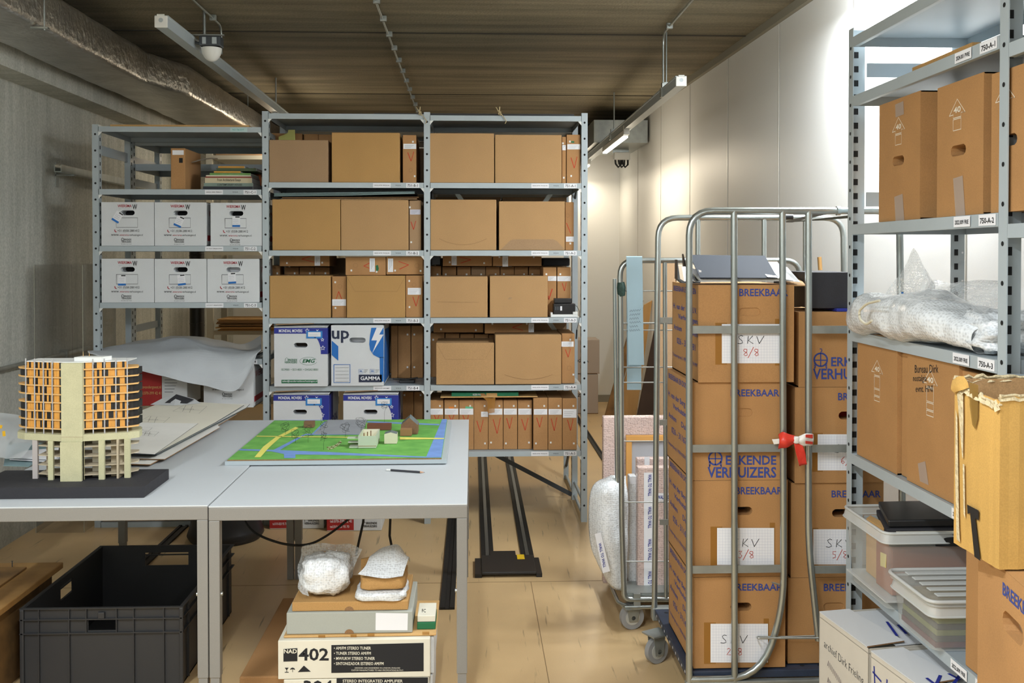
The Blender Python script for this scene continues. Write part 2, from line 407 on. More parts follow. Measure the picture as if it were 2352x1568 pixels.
while y > YB:
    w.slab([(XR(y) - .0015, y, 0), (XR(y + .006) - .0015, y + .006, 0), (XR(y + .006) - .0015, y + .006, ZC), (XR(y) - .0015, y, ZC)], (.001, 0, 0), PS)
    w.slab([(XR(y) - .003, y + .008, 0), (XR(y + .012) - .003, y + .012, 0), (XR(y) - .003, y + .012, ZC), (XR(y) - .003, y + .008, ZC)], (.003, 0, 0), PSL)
    y -= 1.06
w.slab([(XR(YB) - .03, YB, ZC - .05), (XR(YE) - .03, YE, ZC - .05), (XR(YE) - .03, YE, ZC), (XR(YB) - .03, YB, ZC)], (.03, 0, 0), mat('dull trim', '#8b8778', .7))
structure(w, 'trim_1')
b = MB(); b.box(XL, 1.7, YE - .02, YE, 0, .08, PS); structure(b, 'baseboard_far')
b = MB(); b.box(XL, XL + .19, YB, YE, 2.69, ZC, CONC); structure(b, 'beam_left')
b = MB(); b.box(XL, 1.8, 10.75, 11.15, 2.9, ZC, SEAM); structure(b, 'beam_far')

# ---- foil clad duct along the left wall
d = thing('ventilation_duct', 'large foil-clad ventilation duct running under the concrete ceiling on the left', 'duct', (-2.22, 5, 2.764))
def duct_seg(ys, xl, xr, z0=2.764, z1=2.967):
    m = MB(); rows = []
    n = max(2, int(abs(ys[1] - ys[0]) / .07)); per = 26
    for i in range(n + 1):
        t = i / n; Y = ys[0] + (ys[1] - ys[0]) * t; a = xl[0] + (xl[1] - xl[0]) * t; b_ = xr[0] + (xr[1] - xr[0]) * t
        cs = fillet([(a, Y, z0), (b_, Y, z0), (b_, Y, z1), (a, Y, z1)], .03, 3, True); rr = []
        for k, p in enumerate(cs):
            q = Vector(p); q += Vector((noise.noise(q * 5), 0, noise.noise(q * 5 + Vector((9, 0, 0))))) * .006; rr.append(q)
        rows.append(rr)
    m.grid(rows, FOIL, True, True); return m
duct_seg((-2.9, 6.3), (-2.42, -2.42), (-2.05, -2.05)).build('duct_section', d)
duct_seg((6.3, 6.77), (-2.42, -2.40), (-2.05, -1.92)).build('duct_section', d)
duct_seg((6.77, 10.7), (-2.40, -2.40), (-1.92, -1.92)).build('duct_section', d)
for Y in (4.76, 9.0):
    m = MB(); m.cyl((-2.45, Y, 2.745), (-2.45, Y, ZC), .004, GALV); m.build('hanger_rod', d); m = MB(); m.cyl((-2.03, Y, 2.745), (-2.03, Y, ZC), .004, GALV)
    m.box(-2.09, -2.01, Y - .012, Y + .012, 2.752, 2.76, GALV); m.build('hanger_rod', d)

# ---- lighting tracks
def track(name, lab, x, y0, y1, zb, xe=None):
    xe = x if xe is None else xe
    t = thing(name, lab, 'light track', (x, y0, zb)); w_ = .03
    m = MB()
    prof = [(-w_, 0), (w_, 0), (w_, .05), (w_ + .004, .055), (w_ + .004, .062), (-w_ - .004, .062), (-w_ - .004, .055), (-w_, .05)]
    m.slab([(x + a, y0, zb + b) for a, b in prof], (xe - x, y1 - y0, 0), STEEL); m.build('trunking', t)
    m = MB(); m.box(x - w_ - .003, x + w_ + .003, y0 - .012, y0 - .001, zb - .002, zb + .058, WHITE, .004)
    m.cyl((x - .018, y0 - .012, zb + .06), (x + .018, y0 - .012, zb + .06), .006, WHITE); m.disc((x, y0 - .0125, zb + .035), (0, -1, 0), .012, STEEL); m.build('end_cap', t, None)
    return t
LED = emis('led diffuser', (1, .93, .78), 9)
def led(t, x, y0, y1, zt):
    m = MB(); m.box(x - .022, x + .022, y0, y1, zt - .05, zt - .002, WHITE, .006); m.box(x - .025, x + .025, y0 - .03, y0, zt - .045, zt + .03, WHITE, .005)
    m.build('batten_housing', t); m = MB(); m.box(x - .019, x + .019, y0 + .02, y1 - .02, zt - .062, zt - .0505, LED); m.build('led_diffuser', t)
tr = track('light_track', 'light track hung along the right wall with a lit LED batten under it', 1.265, 5.9, 11.0, 2.70)
led(tr, 1.255, 7.95, 9.25, 2.70); led(tr, 1.25, 10.5, 11.0, 2.70)
for Y in (6.35, 8.7):
    m = MB(); m.cyl((1.265, Y, 2.77), (1.265, Y, ZC), .006, GALV); m.box(1.235, 1.30, Y - .02, Y + .02, 2.745, 2.80, ZINC); m.box(1.22, 1.235, Y - .05, Y - .01, 2.70, 2.76, ZINC); m.build('hanger_rod', tr)
tl = track('light_track', 'light track hung below the concrete ceiling on the left beside the foil duct', -1.58, 5.08, 10.6, 2.837, -1.62)
led(tl, -1.60, 8.1, 9.4, 2.837)
m = MB(); m.cyl((-1.585, 5.9, 2.9), (-1.585, 5.9, ZC), .009, GALV); m.box(-1.62, -1.55, 5.87, 5.93, 2.88, 2.93, ZINC); m.build('hanger_rod', tl)
m = MB(); m.cyl((-1.60, 8.1, 2.9), (-1.60, 8.1, ZC), .006, GALV); m.build('hanger_rod', tl)
# tracks over the camera side, with the battens that light the room
for i, (x, y, z, ln, p, c_) in enumerate(BATTENS[:5]):
    t = thing('ceiling_batten', 'LED batten light hung from the ceiling behind the camera', 'ceiling light', (x, y, z), 'battens over the near half of the room')
    m = MB(); m.box(x - .03, x + .03, y - ln / 2, y + ln / 2, z, z + .06, WHITE, .006); m.build('batten_housing', t)
    m = MB(); m.cyl((x, y, z + .06), (x, y, ZC), .006, GALV); m.build('hanger_rod', t)
# ---- motion sensor beside the left track
s0 = onY(5.6); p0 = s0(487, 108)
t = thing('motion_sensor', 'white domed motion sensor on a grey box beside the left light track', 'sensor', tuple(p0))
q0, q1 = s0(461, 108), s0(510, 85)
m = MB(); m.box(q0.x, q1.x, 5.56, 5.64, q0.z, q1.z, STEEL_D, .006)
m.box(q0.x + .02, q0.x + .04, 5.555, 5.56, q0.z + .01, q1.z - .01, STEEL); m.box(q1.x - .045, q1.x - .02, 5.555, 5.56, q0.z + .01, q1.z - .01, STEEL); m.build('junction_box', t)
m = MB(); c0 = s0(486, 110); rows = []
for i in range(10):
    a = math.pi / 2 * i / 9; rows.append([Vector(c0) + Vector((math.cos(k * math.pi / 10) * .056 * math.cos(a), math.sin(k * math.pi / 10) * .056 * math.cos(a), -.075 * math.sin(a) - .002)) for k in range(20)])
m.grid(rows, WHITE, True, True); m.build('sensor_dome', t)
m = MB(); a0, a1 = s0(425, 82), s0(515, 82); m.box(a0.x, a1.x, 5.59, 5.61, a0.z, a0.z + .008, GALV); m.tube([s0(430, 98), s0(448, 98), s0(462, 100)], .008, STEEL_D); m.build('bracket_arm', t)

# ---- conduits on the ceiling
def conduit(lab, pts, r, sad):
    t = thing('ceiling_conduit', lab, 'conduit', tuple(pts[0])); m = MB(); m.tube(fillet(pts, .08), r, GALV); m.build('pipe', t)
    for y in sad:
        m = MB(); x = pts[0][0]; m.box(x - .02, x + .02, y - .012, y + .012, ZC - .035, ZC - .001, ZINC, .003); m.build('saddle_clip', t)
conduit('thin metal conduit clipped along the middle of the concrete ceiling', [(-.535, 1.0, ZC - .02), (-.545, 10.4, ZC - .02)], .007, [2.2 + .42 * k for k in range(19)])
conduit('thin conduit bending down from the ceiling to the left light track', [(-1.56, 1.0, ZC - .02), (-1.56, 6.2, ZC - .02), (-1.56, 6.2, 2.93)], .007, [3.6, 4.6, 5.4, 6.0])
conduit('thin conduit bending down from the ceiling to the right light track', [(1.235, 1.0, ZC - .02), (1.235, 6.3, ZC - .02), (1.235, 6.3, 2.79)], .007, [4.4, 5.3, 6.1])
# ---- far right: galvanised box duct, junction box
m = MB(); a, b_ = AY(1345, 345, 10.2), AY(1460, 297, 10.2); m.box(a.x, b_.x, 9.5, 10.7, a.z, b_.z, ZINC); o = m.build('box_duct', loc=(a.x, 10, a.z)); tag(o, 'galvanised rectangular duct box under the ceiling in the far right corner', 'duct')
t = thing('cable_box', 'white cable box with looping black cables high on the far right wall', 'cable box', tuple(AY(1427, 352, 10.0)))
m = MB(); a, b_ = AY(1411, 367, 10.0), AY(1448, 349, 10.0); m.box(a.x, b_.x, 10.0, 10.1, a.z, b_.z, WHITE, .01); m.box(a.x, b_.x, 10.1, 10.16, b_.z, b_.z + .05, GALV); m.build('box', t)
for k in range(3):
    m = MB(); x = 1413 + 8 * k; m.tube([AY(x, 366, 10.02), AY(x + 1, 376, 10.0), AY(x + 7, 384, 10.0), AY(x + 13, 378, 10.0), AY(x + 13, 366, 10.02)], .01, RUBBER, 6); m.build('cable', t)

# ---- floor rails of the rolling racks
def rail(lab, xc, y0, y1, w_=.07, strip=True):
    if not strip:
        m = MB(); m.slab([(xc - w_ / 2, y0, .0008), (xc + w_ / 2, y0, .0008), (xc + w_ / 2, y0, .012), (xc + .012, y0, .012), (xc + .010, y0, .005), (xc - .010, y0, .005), (xc - .012, y0, .012), (xc - w_ / 2, y0, .012)], (0, y1 - y0, 0), RUBBER)
        return tag(m.build('floor_rail', loc=(xc, y0, 0)), lab, 'floor rail')
    t = thing('floor_rail', lab, 'floor rail', (xc, y0, 0))
    m = MB(); m.box(xc - w_ / 2, xc - .012, y0, y1, .0008, .012, RUBBER); m.box(xc + .012, xc + w_ / 2, y0, y1, .0008, .012, RUBBER); m.box(xc - .012, xc + .012, y0, y1, .0008, .005, RUBBER); m.build('channel', t)
    if strip: m = MB(); m.box(xc - .010, xc + .010, y0, y1, .0055, .013, RAILM); m.build('steel_strip', t)
rail('left of the two floor rails running to the black end plate', .085, 5.38, 10.9); rail('right of the two floor rails running to the black end plate', .307, 5.38, 10.9)
rail('black floor rail ending beside the right leg of the near table', -.118, 4.62, 10.9, strip=False)
rail('black floor strip passing behind the dark grey crate', -1.78, 4.5, 10.9, .055, False); rail('black floor strip on the right beyond the rack foot', 1.08, 6.6, 10.9, .045, False)
t = thing('rail_end_plate', 'black folded steel end plate closing two floor rails', 'end plate', (.188, 5.2, 0))
m = MB(); m.box(.05, .335, 5.07, 5.36, .015, .03, BLACKP, .003); m.box(.10, .24, 5.36, 5.44, .015, .028, BLACKP); m.box(.015, .05, 5.07, 5.34, .0008, .02, BLACKP); m.box(.335, .365, 5.07, 5.34, .0008, .02, BLACKP); m.build('plate', t)
m = MB(); m.box(.245, .285, 5.28, 5.36, .0301, .0315, mat('yellow sticker', '#e0b91a', .5)); m.build('warning_sticker', t)

# ================================================================== RACKS
YR, DR = 6.11, .56
def post(m, x, y, h, fw=.038, side=1, hole_dy=.1, depth=.05, back=False):
    """angle post: flange facing the camera with dark discs painted for holes, and a return flange with painted slots"""
    m.box(x, x + fw, y, y + .003, 0, h, STEEL); xs = x if side < 0 else x + fw - .003
    m.box(xs, xs + .003, y + .003, y + depth, 0, h, STEEL)
    z = h - .06
    while z > .03:
        if not back: m.disc((x + fw / 2, y - .0006, z), (0, -1, 0), .0068, HOLE_SHADE)
        z -= hole_dy
    z = h - .05; xo = xs + (.0036 if side > 0 else -.0006)
    while z > .03:
        m.poly([(xo, y + .02, z), (xo, y + .034, z), (xo, y + .034, z + .022), (xo, y + .02, z + .022)], HOLE_SHADE); z -= .05
def shelf(t, x0, x1, y0, y1, z, lip=.033, labels=None, name='shelf', gus=True, sag=0):
    m = MB(); nx = 8
    def sg(x): u = (x - x0) / (x1 - x0); return -sag * 4 * u * (1 - u)
    top = [[Vector((x0 + (x1 - x0) * i / nx, y, z + sg(x0 + (x1 - x0) * i / nx))) for i in range(nx + 1)] for y in (y0, y1)]
    m.grid(top, STEEL_IN, False)
    m.grid([[p - Vector((0, 0, .002)) for p in r] for r in top], STEEL_IN, False)
    for y, dy in ((y0, .0015), (y1, -.0015)):
        r0 = [Vector((p.x, y, p.z)) for p in top[0]]
        m.grid([r0, [p - Vector((0, 0, lip)) for p in r0]], STEEL, False); m.grid([[p + Vector((0, dy, -.002)) for p in r0], [p + Vector((0, dy, -lip)) for p in r0]], STEEL_IN, False)
        m.grid([[p - Vector((0, 0, lip)) for p in r0], [p + Vector((0, dy * 8, -lip)) for p in r0]], STEEL, False)
    m.box(x0, x0 + .002, y0, y1, z - lip, z, STEEL_IN); m.box(x1 - .002, x1, y0, y1, z - lip, z, STEEL_IN)
    if gus:
        for xg, s_ in ((x0, 1), (x1, -1)): m.poly([(xg, y0 + .004, z - lip), (xg + s_ * .022, y0 + .004, z - lip), (xg, y0 + .004, z - lip - .026)], WHITE)
    o = m.build(name, t)
    return o
def tags(sh, code, z, Y, xr, small='2022.074 WQUA', lip=.033, w_=.085, dx=0):
    for k, (a, b_, st, mm) in enumerate(((xr - .105, xr - .025, code, INK), (xr - .18, xr - .13, 'WQUA', INK), (xr - .31 - dx, xr - .20 - dx, small, INK))):
        if k == 1: m = MB(); m.poly([(a, Y, z - .028), (b_, Y, z - .028), (b_, Y, z - .006), (a, Y, z - .006)], STEEL)
        else: m = MB(); m.poly([(a, Y, z - .031), (b_, Y, z - .031), (b_, Y, z - .003), (a, Y, z - .003)], PAPER)
        h = .016 if k == 0 else .007
        m.text((a + .008, Y - .0004, z - .017 - h / 2), (b_ - a - .016, 0, 0), (0, 0, h), st, mm, .012); m.build('label_sticker', sh)
X0, X1, X2 = XatY(603, YR), XatY(974, YR), XatY(1335.5, YR)
def zy(py, Y=YR): return ZatY(py, Y)
HB = zy(258)
rk = thing('storage_rack', 'tall grey steel storage rack of two bays filled with brown cardboard boxes', 'storage rack', (X1, YR, 0))
for x, h, sd in ((X0, HB, 1), (X1, HB, 1), (X2, HB, -1)):
    m = MB(); post(m, x, YR, h, side=sd); m.build('post', rk)
    m = MB(); post(m, x, YR + DR, h, side=sd, back=True); m.build('post', rk)
    m = MB(); xx = x + .019
    m.tube([(xx, YR + .05, h - .1), (xx, YR + DR, h - .5)], .008, STEEL_D, 4); m.tube([(xx, YR + .05, .12), (xx, YR + DR, .12)], .012, STEEL, 4); m.tube([(xx, YR + .05, .03), (xx, YR + DR, .03)], .012, STEEL, 4); m.build('frame_brace', rk)
ZB = [zy(263), zy(420), zy(575), zy(729.5), zy(884), zy(1036.5)]
for bay, (xa, xb) in (('B', (X0 + .038, X1)), ('A', (X1 + .038, X2))):
    for k, z in enumerate(ZB):
        if bay == 'A' and k == 0: z -= .006
        sh = shelf(rk, xa, xb, YR - .002, YR + DR + .01, z, sag=.004 if (bay == 'A' and k == 4) else 0)
        if k: tags(sh, '751-%s-%d' % (bay, k), z, YR - .0035, xb - .005, '2022.074 WQUA' if not (bay == 'B' and k == 4) else '2022.019 WOMY')
        elif False: pass
# cross brace behind bay A
m = MB(); m.ribbon([(X1 + .05, YR + DR + .03, 2.3), (X2, YR + DR + .03, 1.0)], .03, (0, -1, 0), GALV); m.ribbon([(X2, YR + DR + .034, 2.3), (X1 + .05, YR + DR + .034, 1.0)], .03, (0, -1, 0), GALV)
m.ribbon([(X1 + .1, YR + DR + .03, .5), (X2, YR + DR + .03, .03)], .03, (0, -1, 0), STEEL_D); m.build('cross_brace', rk)
# rear rack of the double row (mostly hidden)
rb = thing('storage_rack', 'grey steel rack standing back to back behind the tall two-bay rack', 'storage rack', (X1, YR + 1, 0))
YR2 = YR + DR + .06
for x in (X0, X1, X2):
    for yy in (YR2, YR2 + DR):
        m = MB(); post(m, x, yy, HB, side=1, back=True); m.build('post', rb)
for z in ZB:
    for xa, xb in ((X0 + .04, X1), (X1 + .04, X2)): shelf(rb, xa, xb, YR2, YR2 + DR, z, gus=False)
m = MB(); m.tube([(X2 + .02, YR2 + .05, .03), (X2 + .02, YR2 + DR, .03)], .012, STEEL, 4); m.tube([(X2 + .02, YR2 + .0, .5), (X2 + .02, YR2 + DR, .1)], .01, STEEL_D, 4); m.build('frame_brace', rb)

# rack C (lower, at left)
XC0, XC1 = XatY(213, YR), X0 - .004
HC = zy(290)
rc = thing('storage_rack', 'lower grey steel rack on the left holding six white moving boxes', 'storage rack', (XC0, YR, 0))
for yy in (YR, YR + DR): m = MB(); post(m, XC0, yy, HC, side=1, back=yy > YR); m.build('post', rc)
m = MB(); post(m, XC1 - .036, YR + DR, HC, side=-1, back=True); m.build('post', rc)
for xx in (XC0 + .019,):
    m = MB(); m.box(xx - .002, xx + .002, YR + .05, YR + DR, HC - .18, HC - .12, STEEL_IN); m.build('frame_brace', rc); m = MB(); m.box(xx - .002, xx + .002, YR + .05, YR + DR, .05, .11, STEEL_IN); m.build('frame_brace', rc)
ZCS = [zy(294.5), zy(436.5), zy(565), zy(693.5), zy(822), zy(1190)]
for k, z in enumerate(ZCS):
    sh = shelf(rc, XC0 + .038, XC1, YR - .002, YR + DR + .01, z)
    if 0 < k < 5: tags(sh, '751-C-%d' % k, z, YR - .0035, XC1 - .005, ('2022.305 PERO', 'LH ROY BRIJALDEN', 'LH ROY BRIJALDEN', '')[k - 1] or 'LH ROY', dx=.03)
    elif k == 0: m = MB(); x = XC1 - .19; m.poly([(x, YR - .0035, z - .03), (x + .105, YR - .0035, z - .03), (x + .105, YR - .0035, z - .004), (x, YR - .0035, z - .004)], mat('pale mint sticker', '#b5cfcf', .6)); m.text((x + .015, YR - .004, z - .022), (.07, 0, 0), (0, 0, .011), 'NO 766 EVY', mat('teal ink', '#1f9a9a', .7)); m.build('label_sticker', sh)
rd = thing('storage_rack', 'grey steel rack standing behind the left rack, seen between its posts', 'storage rack', (XC0, YR2, 0))
for x in (XC0, XC1 - .05):
    for yy in (YR2 - .01, YR2 + DR): m = MB(); post(m, x, yy, HC + .02, side=1, back=True); m.build('post', rd)
for z in (ZCS[0], ZCS[0] - .17): shelf(rd, XC0 + .038, XC1, YR2 + .03, YR2 + DR, z, gus=False, lip=.045)
for z in (2.35, 2.2, 1.2): m = MB(); m.box(XC0 + .017, XC0 + .02, YR2, YR2 + DR, z - .05, z, STEEL_IN); m.build('frame_brace', rd)
# pale rack further back
CREAMS = mat('cream steel', '#b9b5a6', .45)
YP = 8.8; xa = XatY(474, YP); zt = ZatY(300, YP)
re_ = thing('storage_rack', 'cream steel rack deep in the corner behind the left rack', 'storage rack', (xa, YP, 0))
for x in (xa, xa + 1.1):
    for yy in (YP, YP + .5): m = MB(); m.box(x, x + .055, yy, yy + .04, 0, ZatY(355, YP) + (.13 if x == xa else 0), CREAMS); m.build('post', re_)
for py in (359, 577, 758, 880): m = MB(); z = ZatY(py, YP); m.box(xa + .056, xa + 1.099, YP, YP + .5, z - .035, z, CREAMS); m.build('shelf', re_)
zt = ZatY(338, YP + .1); m = MB(); a = AY(495, 338, YP + .1); m.box(a.x, a.x + .75, YP + .1, YP + .45, ZatY(358, YP) + .001, ZatY(308, YP + .1), CARD3, .004); m.box(a.x + .01, a.x + .74, YP + .09, YP + .1, ZatY(358, YP) + .08, ZatY(358, YP) + .1, CARDE); tag(m.build('cardboard_box', loc=(a.x, YP, a.z)), 'brown box on the top of the cream rack in the back corner', 'box')
zsh = ZatY(758, YP)
for k in range(9):
    m = MB(); x = xa + .08 + R.random() * .05; m.box(x, x + .75 + R.random() * .1, YP - .03 + R.random() * .05, YP + .4, zsh + .001 + k * .012, zsh + .010 + k * .012, R.choice([CARD2, CARDR, CARDE, WOODD])); tag(m.build('portfolio', loc=(x, YP, zsh)), 'thin portfolio, %s from the bottom of the pile on the cream rack' % ('lowest', 'second', 'third', 'fourth', 'fifth', 'sixth', 'seventh', 'eighth', 'topmost')[k], 'portfolio', 'portfolios piled on the cream rack')
m = MB(); x = XatY(452, 7.6); m.tube([(x, 7.6, .0), (x, 7.6, 1.9)], .055, PIPE, 20)
for k in range(14): m.tube([(x + .056 * math.cos(a), 7.6 + .056 * math.sin(a), .1 + k * .13 + a * .004) for a in [i * math.pi / 8 for i in range(17)]], .003, PIPE, 4)
tag(m.build('spiral_duct', loc=(x, 7.6, 0)), 'dark spiral duct pipe standing behind the left rack', 'duct')
# strut rail on the left wall
t = thing('strut_rail', 'galvanised strut rail on brackets on the left concrete wall', 'rail', (-2.6, 6.3, 2.2))
m = MB(); 
for a, b_ in (((-2.62, 2.20), (-2.615, 2.245)), ((-2.58, 2.20), (-2.575, 2.245)), ((-2.615, 2.20), (-2.58, 2.205))): m.box(a[0], b_[0], 6.27, 8.2, a[1], b_[1], GALV)
m.build('channel', t)
for Y in (6.45, 7.9): m = MB(); m.box(XL + .001, -2.57, Y, Y + .04, 2.19, 2.199, ZINC); m.box(XL + .001, XL + .008, Y, Y + .04, 2.12, 2.28, ZINC); m.build('bracket', t)
m = MB(); m.tube([(XL + .03, 4.0, 1.03), (XL + .03, 6.9, 1.03)], .018, GALV, 12)
for Y in (4.5, 5.5, 6.5): m.box(XL, XL + .05, Y, Y + .03, 1.0, 1.06, ZINC)
tag(m.build('wall_pipe', loc=(XL + .03, 5, 1.03)), 'thin pipe clipped to the left concrete wall at table height', 'pipe')
# plexiglass case
xa, xb = XatY(77, 6.0), XatY(189, 6.0); xa = max(xa, XL + .06); zt = ZatY(608, 6.0)
t = thing('plexiglass_case', 'tall see-through plexiglass case standing at the left wall', 'display case', (xa, 6.0, 0))
for p in (((xa, xb), (6.0, 6.004)), ((xa, xb), (6.55, 6.554)), ((xa, xa + .004), (6.005, 6.549)), ((xb - .004, xb), (6.005, 6.549))):
    m = MB(); m.box(p[0][0], p[0][1], p[1][0], p[1][1], .001, zt, PLEXI); m.build('pane', t)
m = MB(); m.box(xa, xb, 6.0, 6.554, zt + .0005, zt + .004, PLEXI); m.build('top_pane', t)
m = MB()
for x in (xa, xb): m.box(x - .001, x + .002, 5.998, 6.0, 0.001, zt, mat('polished edge', '#b8b8a8', .3, alpha=.5))
m.build('edge', t)

# ================================================================== BOXES ON THE RACKS
def rect(mp, x0, y0, x1, y1): return [mp(x0, y1), mp(x1, y1), mp(x1, y0), mp(x0, y0)]
def pbox(px0, px1, py0, zbase, Y, dep, m, bev=.004, seams=True, skew=0):
    """carton whose front face spans px0..px1 on the plane Y, top at py0, standing on zbase; returns (mesh, loc)"""
    a, b = AY(px0, py0, Y), AY(px1, py0, Y); zb = zbase + .0012
    mb = MB(); mb.box(a.x, b.x, Y, Y + dep, zb, a.z, m, bev)
    if seams: mb.box(a.x + .004, b.x - .004, Y + dep / 2 - .001, Y + dep / 2 + .001, a.z, a.z + .0006, CARDE)
    return mb, ((a.x + b.x) / 2, Y + dep / 2, zb)
def carton(px0, px1, py0, zb, Y, dep, m, label, group='plain brown cartons on the tall rack', marks=None, name='cardboard_box'):
    mb, loc = pbox(px0, px1, py0, zb, Y, dep, m)
    if marks: marks(mb, onY(Y - .0008))
    return tag(mb.build(name, loc=loc), label, 'box', group)
G1 = 'plain brown cartons on the tall rack'
ZF = [z for z in ZB]
YF = YR + .012
def arc(x0, y0, x1, sag):
    def f(mb, mp): mb.linepx(mp, [(x0 + (x1 - x0) * t / 12, y0 + sag * 4 * (t / 12) * (1 - t / 12)) for t in range(13)], .0018, CARDE, N_Y)
    return f
def folds(x0, y0, x1, dx, dy):
    def f(mb, mp):
        mb.linepx(mp, [(x0, y0), (x0 + dx, y0 + dy), (x1 - dx, y0 + dy), (x1, y0)], .0014, CARDE, N_Y)
    return f
def flap(mb, mp): mb.polypx(mp, [(1150, 573), (1172, 552), (1179, 549.5), (1270, 549.5), (1279, 553), (1297, 573)], CARD3)
carton(618, 753.5, 321, ZB[1], YF, .40, CARD3, 'dark brown carton at the left end of shelf 751-B-1')
carton(761.5, 918, 304, ZB[1], YF, .40, CARD2, 'larger light carton in the middle of shelf 751-B-1')
carton(986.5, 1135, 305.5, ZB[1], YF, .40, CARD, 'left of the two plain cartons on shelf 751-A-1')
carton(1137, 1290, 309, ZB[1], YF, .40, CARD, 'right of the two plain cartons on shelf 751-A-1')
carton(625, 781.3, 457.5, ZB[2], YF, .40, CARD2, 'left of the two plain cartons on shelf 751-B-2')
carton(782.8, 938, 458.5, ZB[2], YF, .40, CARD, 'right of the two plain cartons on shelf 751-B-2')
carton(988.5, 1140, 458, ZB[2], YF, .40, CARD, 'carton with a curved cut line on shelf 751-A-2', marks=arc(1009, 548, 1118, 14))
carton(1146, 1297.5, 462, ZB[2], YF, .40, CARD, 'carton with a darker trapezoid flap on shelf 751-A-2', marks=flap)
carton(619, 759, 633, ZB[3], YF, .40, CARD2, 'plain carton at the left end of shelf 751-B-3')
carton(796, 930.5, 633, ZB[3], YF, .40, CARD2, 'carton with envelope fold lines on shelf 751-B-3', marks=folds(797, 636, 930, 18, 33))
carton(986.5, 1120, 635, ZB[3], YF, .40, CARD, 'carton with one straight crease at the left of shelf 751-A-3', marks=lambda mb, mp: mb.linepx(mp, [(1005, 693), (1100, 694)], .0014, CARDE, N_Y))
carton(1125, 1258, 634, ZB[3], YF, .40, CARD, 'carton with a small grey smudge on shelf 751-A-3', marks=lambda mb, mp: mb.polypx(mp, [(1166, 687), (1170, 683), (1177, 683), (1173, 687)], CARD3))
carton(1001.5, 1135, 787.5, ZB[4], YF, .36, CARD, 'low carton with envelope fold lines on shelf 751-A-4', marks=folds(1003, 790, 1134, 20, 35))
carton(1137.5, 1289.5, 769, ZB[4], YF, .40, CARD, 'carton with a curved cut line on shelf 751-A-4', marks=arc(1159, 860, 1269, 11))

def V(mb, mp, x, y, w, h, rot=0, wt=.0045):
    c, s_ = math.cos(math.radians(rot)), math.sin(math.radians(rot))
    P = [(-.5 * w, -.5 * h), (.05 * w, .5 * h), (.5 * w, -.6 * h)]
    mb.linepx(mp, [(x + a * c - b * s_, y + a * s_ + b * c) for a, b in P[:2]], wt, PEN, N_Y)
    mb.linepx(mp, [(x + a * c - b * s_, y + a * s_ + b * c) for a, b in P[1:]], wt * .8, PEN, N_Y)
def archive(px0, px1, py0, zb, Y, dep, label, group, tagr=None, v=None, clips=(), ring=None, m=None, lab_m=PAPER, py1=None, extra=None):
    """slim archive box; tagr = label rectangle px, v = (x, y, w, h, rot) red tick"""
    m = m or CARDR
    a, b = AY(px0, py0, Y), AY(px1, py0, Y)
    if py1 is not None: zb = AY(px0, py1, Y).z - .0012
    zb += .0012; mb = MB(); mb.box(a.x, b.x, Y, Y + dep, zb, a.z, m, .003)
    mp = onY(Y - .0008)
    if ring: x, y, r = ring; mb.linepx(mp, [(x + r * math.cos(k * math.pi / 8), y + r * math.sin(k * math.pi / 8)) for k in range(17)], .0014, CARDE, N_Y)
    for cx, cy in clips: mb.polypx(mp, rect(lambda x, y: (x, y), cx - 1.9, cy - 2.1, cx + 1.9, cy + 2.1), WHITE)
    if v: V(mb, mp, *v)
    if extra: extra(mb, mp)
    o = mb.build('archive_box', loc=((a.x + b.x) / 2, Y + dep / 2, zb)); tag(o, label, 'archive box', group)
    if tagr:
        t = MB(); q = onY(Y - .0016); x0, y0, x1, y1 = tagr; t.polypx(q, rect(lambda x, y: (x, y), x0, y0, x1, y1), lab_m)
        q2 = onY(Y - .0021); vert = (y1 - y0) > (x1 - x0)
        for k in range(3):
            if vert: xx = x0 + (x1 - x0) * (.3 + .22 * k); t.linepx(q2, [(xx, y0 + 4), (xx, y1 - 6 - 4 * k)], .0012, STEEL_D, N_Y)
            else: yy = y0 + (y1 - y0) * (.3 + .22 * k); t.linepx(q2, [(x0 + 3, yy), (x1 - 6 - 3 * k, yy)], .0010, STEEL_D, N_Y)
        t.build('paper_label', o)
    return o
G2 = 'upright archive boxes with red ticks'
YM = YR + .03
archive(925, 956, 310, ZB[1], YM, .35, 'slim archive box with red tick at the right end of shelf 751-B-1', G2, (926.5, 330, 956, 342), (943.5, 360, 14, 20), [(948.5, 325.5), (952.5, 404.5)], (943.5, 391, 4.3))
archive(1290.8, 1300, 314, ZB[1], YM, .35, 'thin archive box squeezed beside the large cartons on shelf 751-A-1', G2, (1291.5, 333, 1299.5, 345), None, [(1293, 329), (1295, 408)])
archive(1301.5, 1333, 309, ZB[1], YM - .005, .35, 'slim archive box with red tick at the right end of shelf 751-A-1', G2, (1303, 331, 1333, 343), (1318.5, 374, 14, 24), [(1309, 325), (1312, 404)], extra=lambda mb, mp: mb.polypx(mp, [(1312, 324), (1319, 324), (1319, 328), (1312, 328)], GREEN))
archive(940, 967, 460, ZB[2], YM, .35, 'slim archive box with red tick at the right end of shelf 751-B-2', G2, (941.5, 481, 966, 492.5), (949.5, 518, 11, 18), [(941.5, 476), (944.5, 556)], m=CARD3, lab_m=mat('lilac label', '#c3c4d2', .7))
archive(1298.5, 1318, 464, ZB[2], YM + .06, .35, 'slim archive box with red stroke and ring at the right of shelf 751-A-2', G2, (1300, 543, 1318, 555), None, [(1310, 559)], (1304, 495, 4), extra=lambda mb, mp: mb.linepx(mp, [(1301, 512), (1311, 536)], .004, PEN, N_Y))
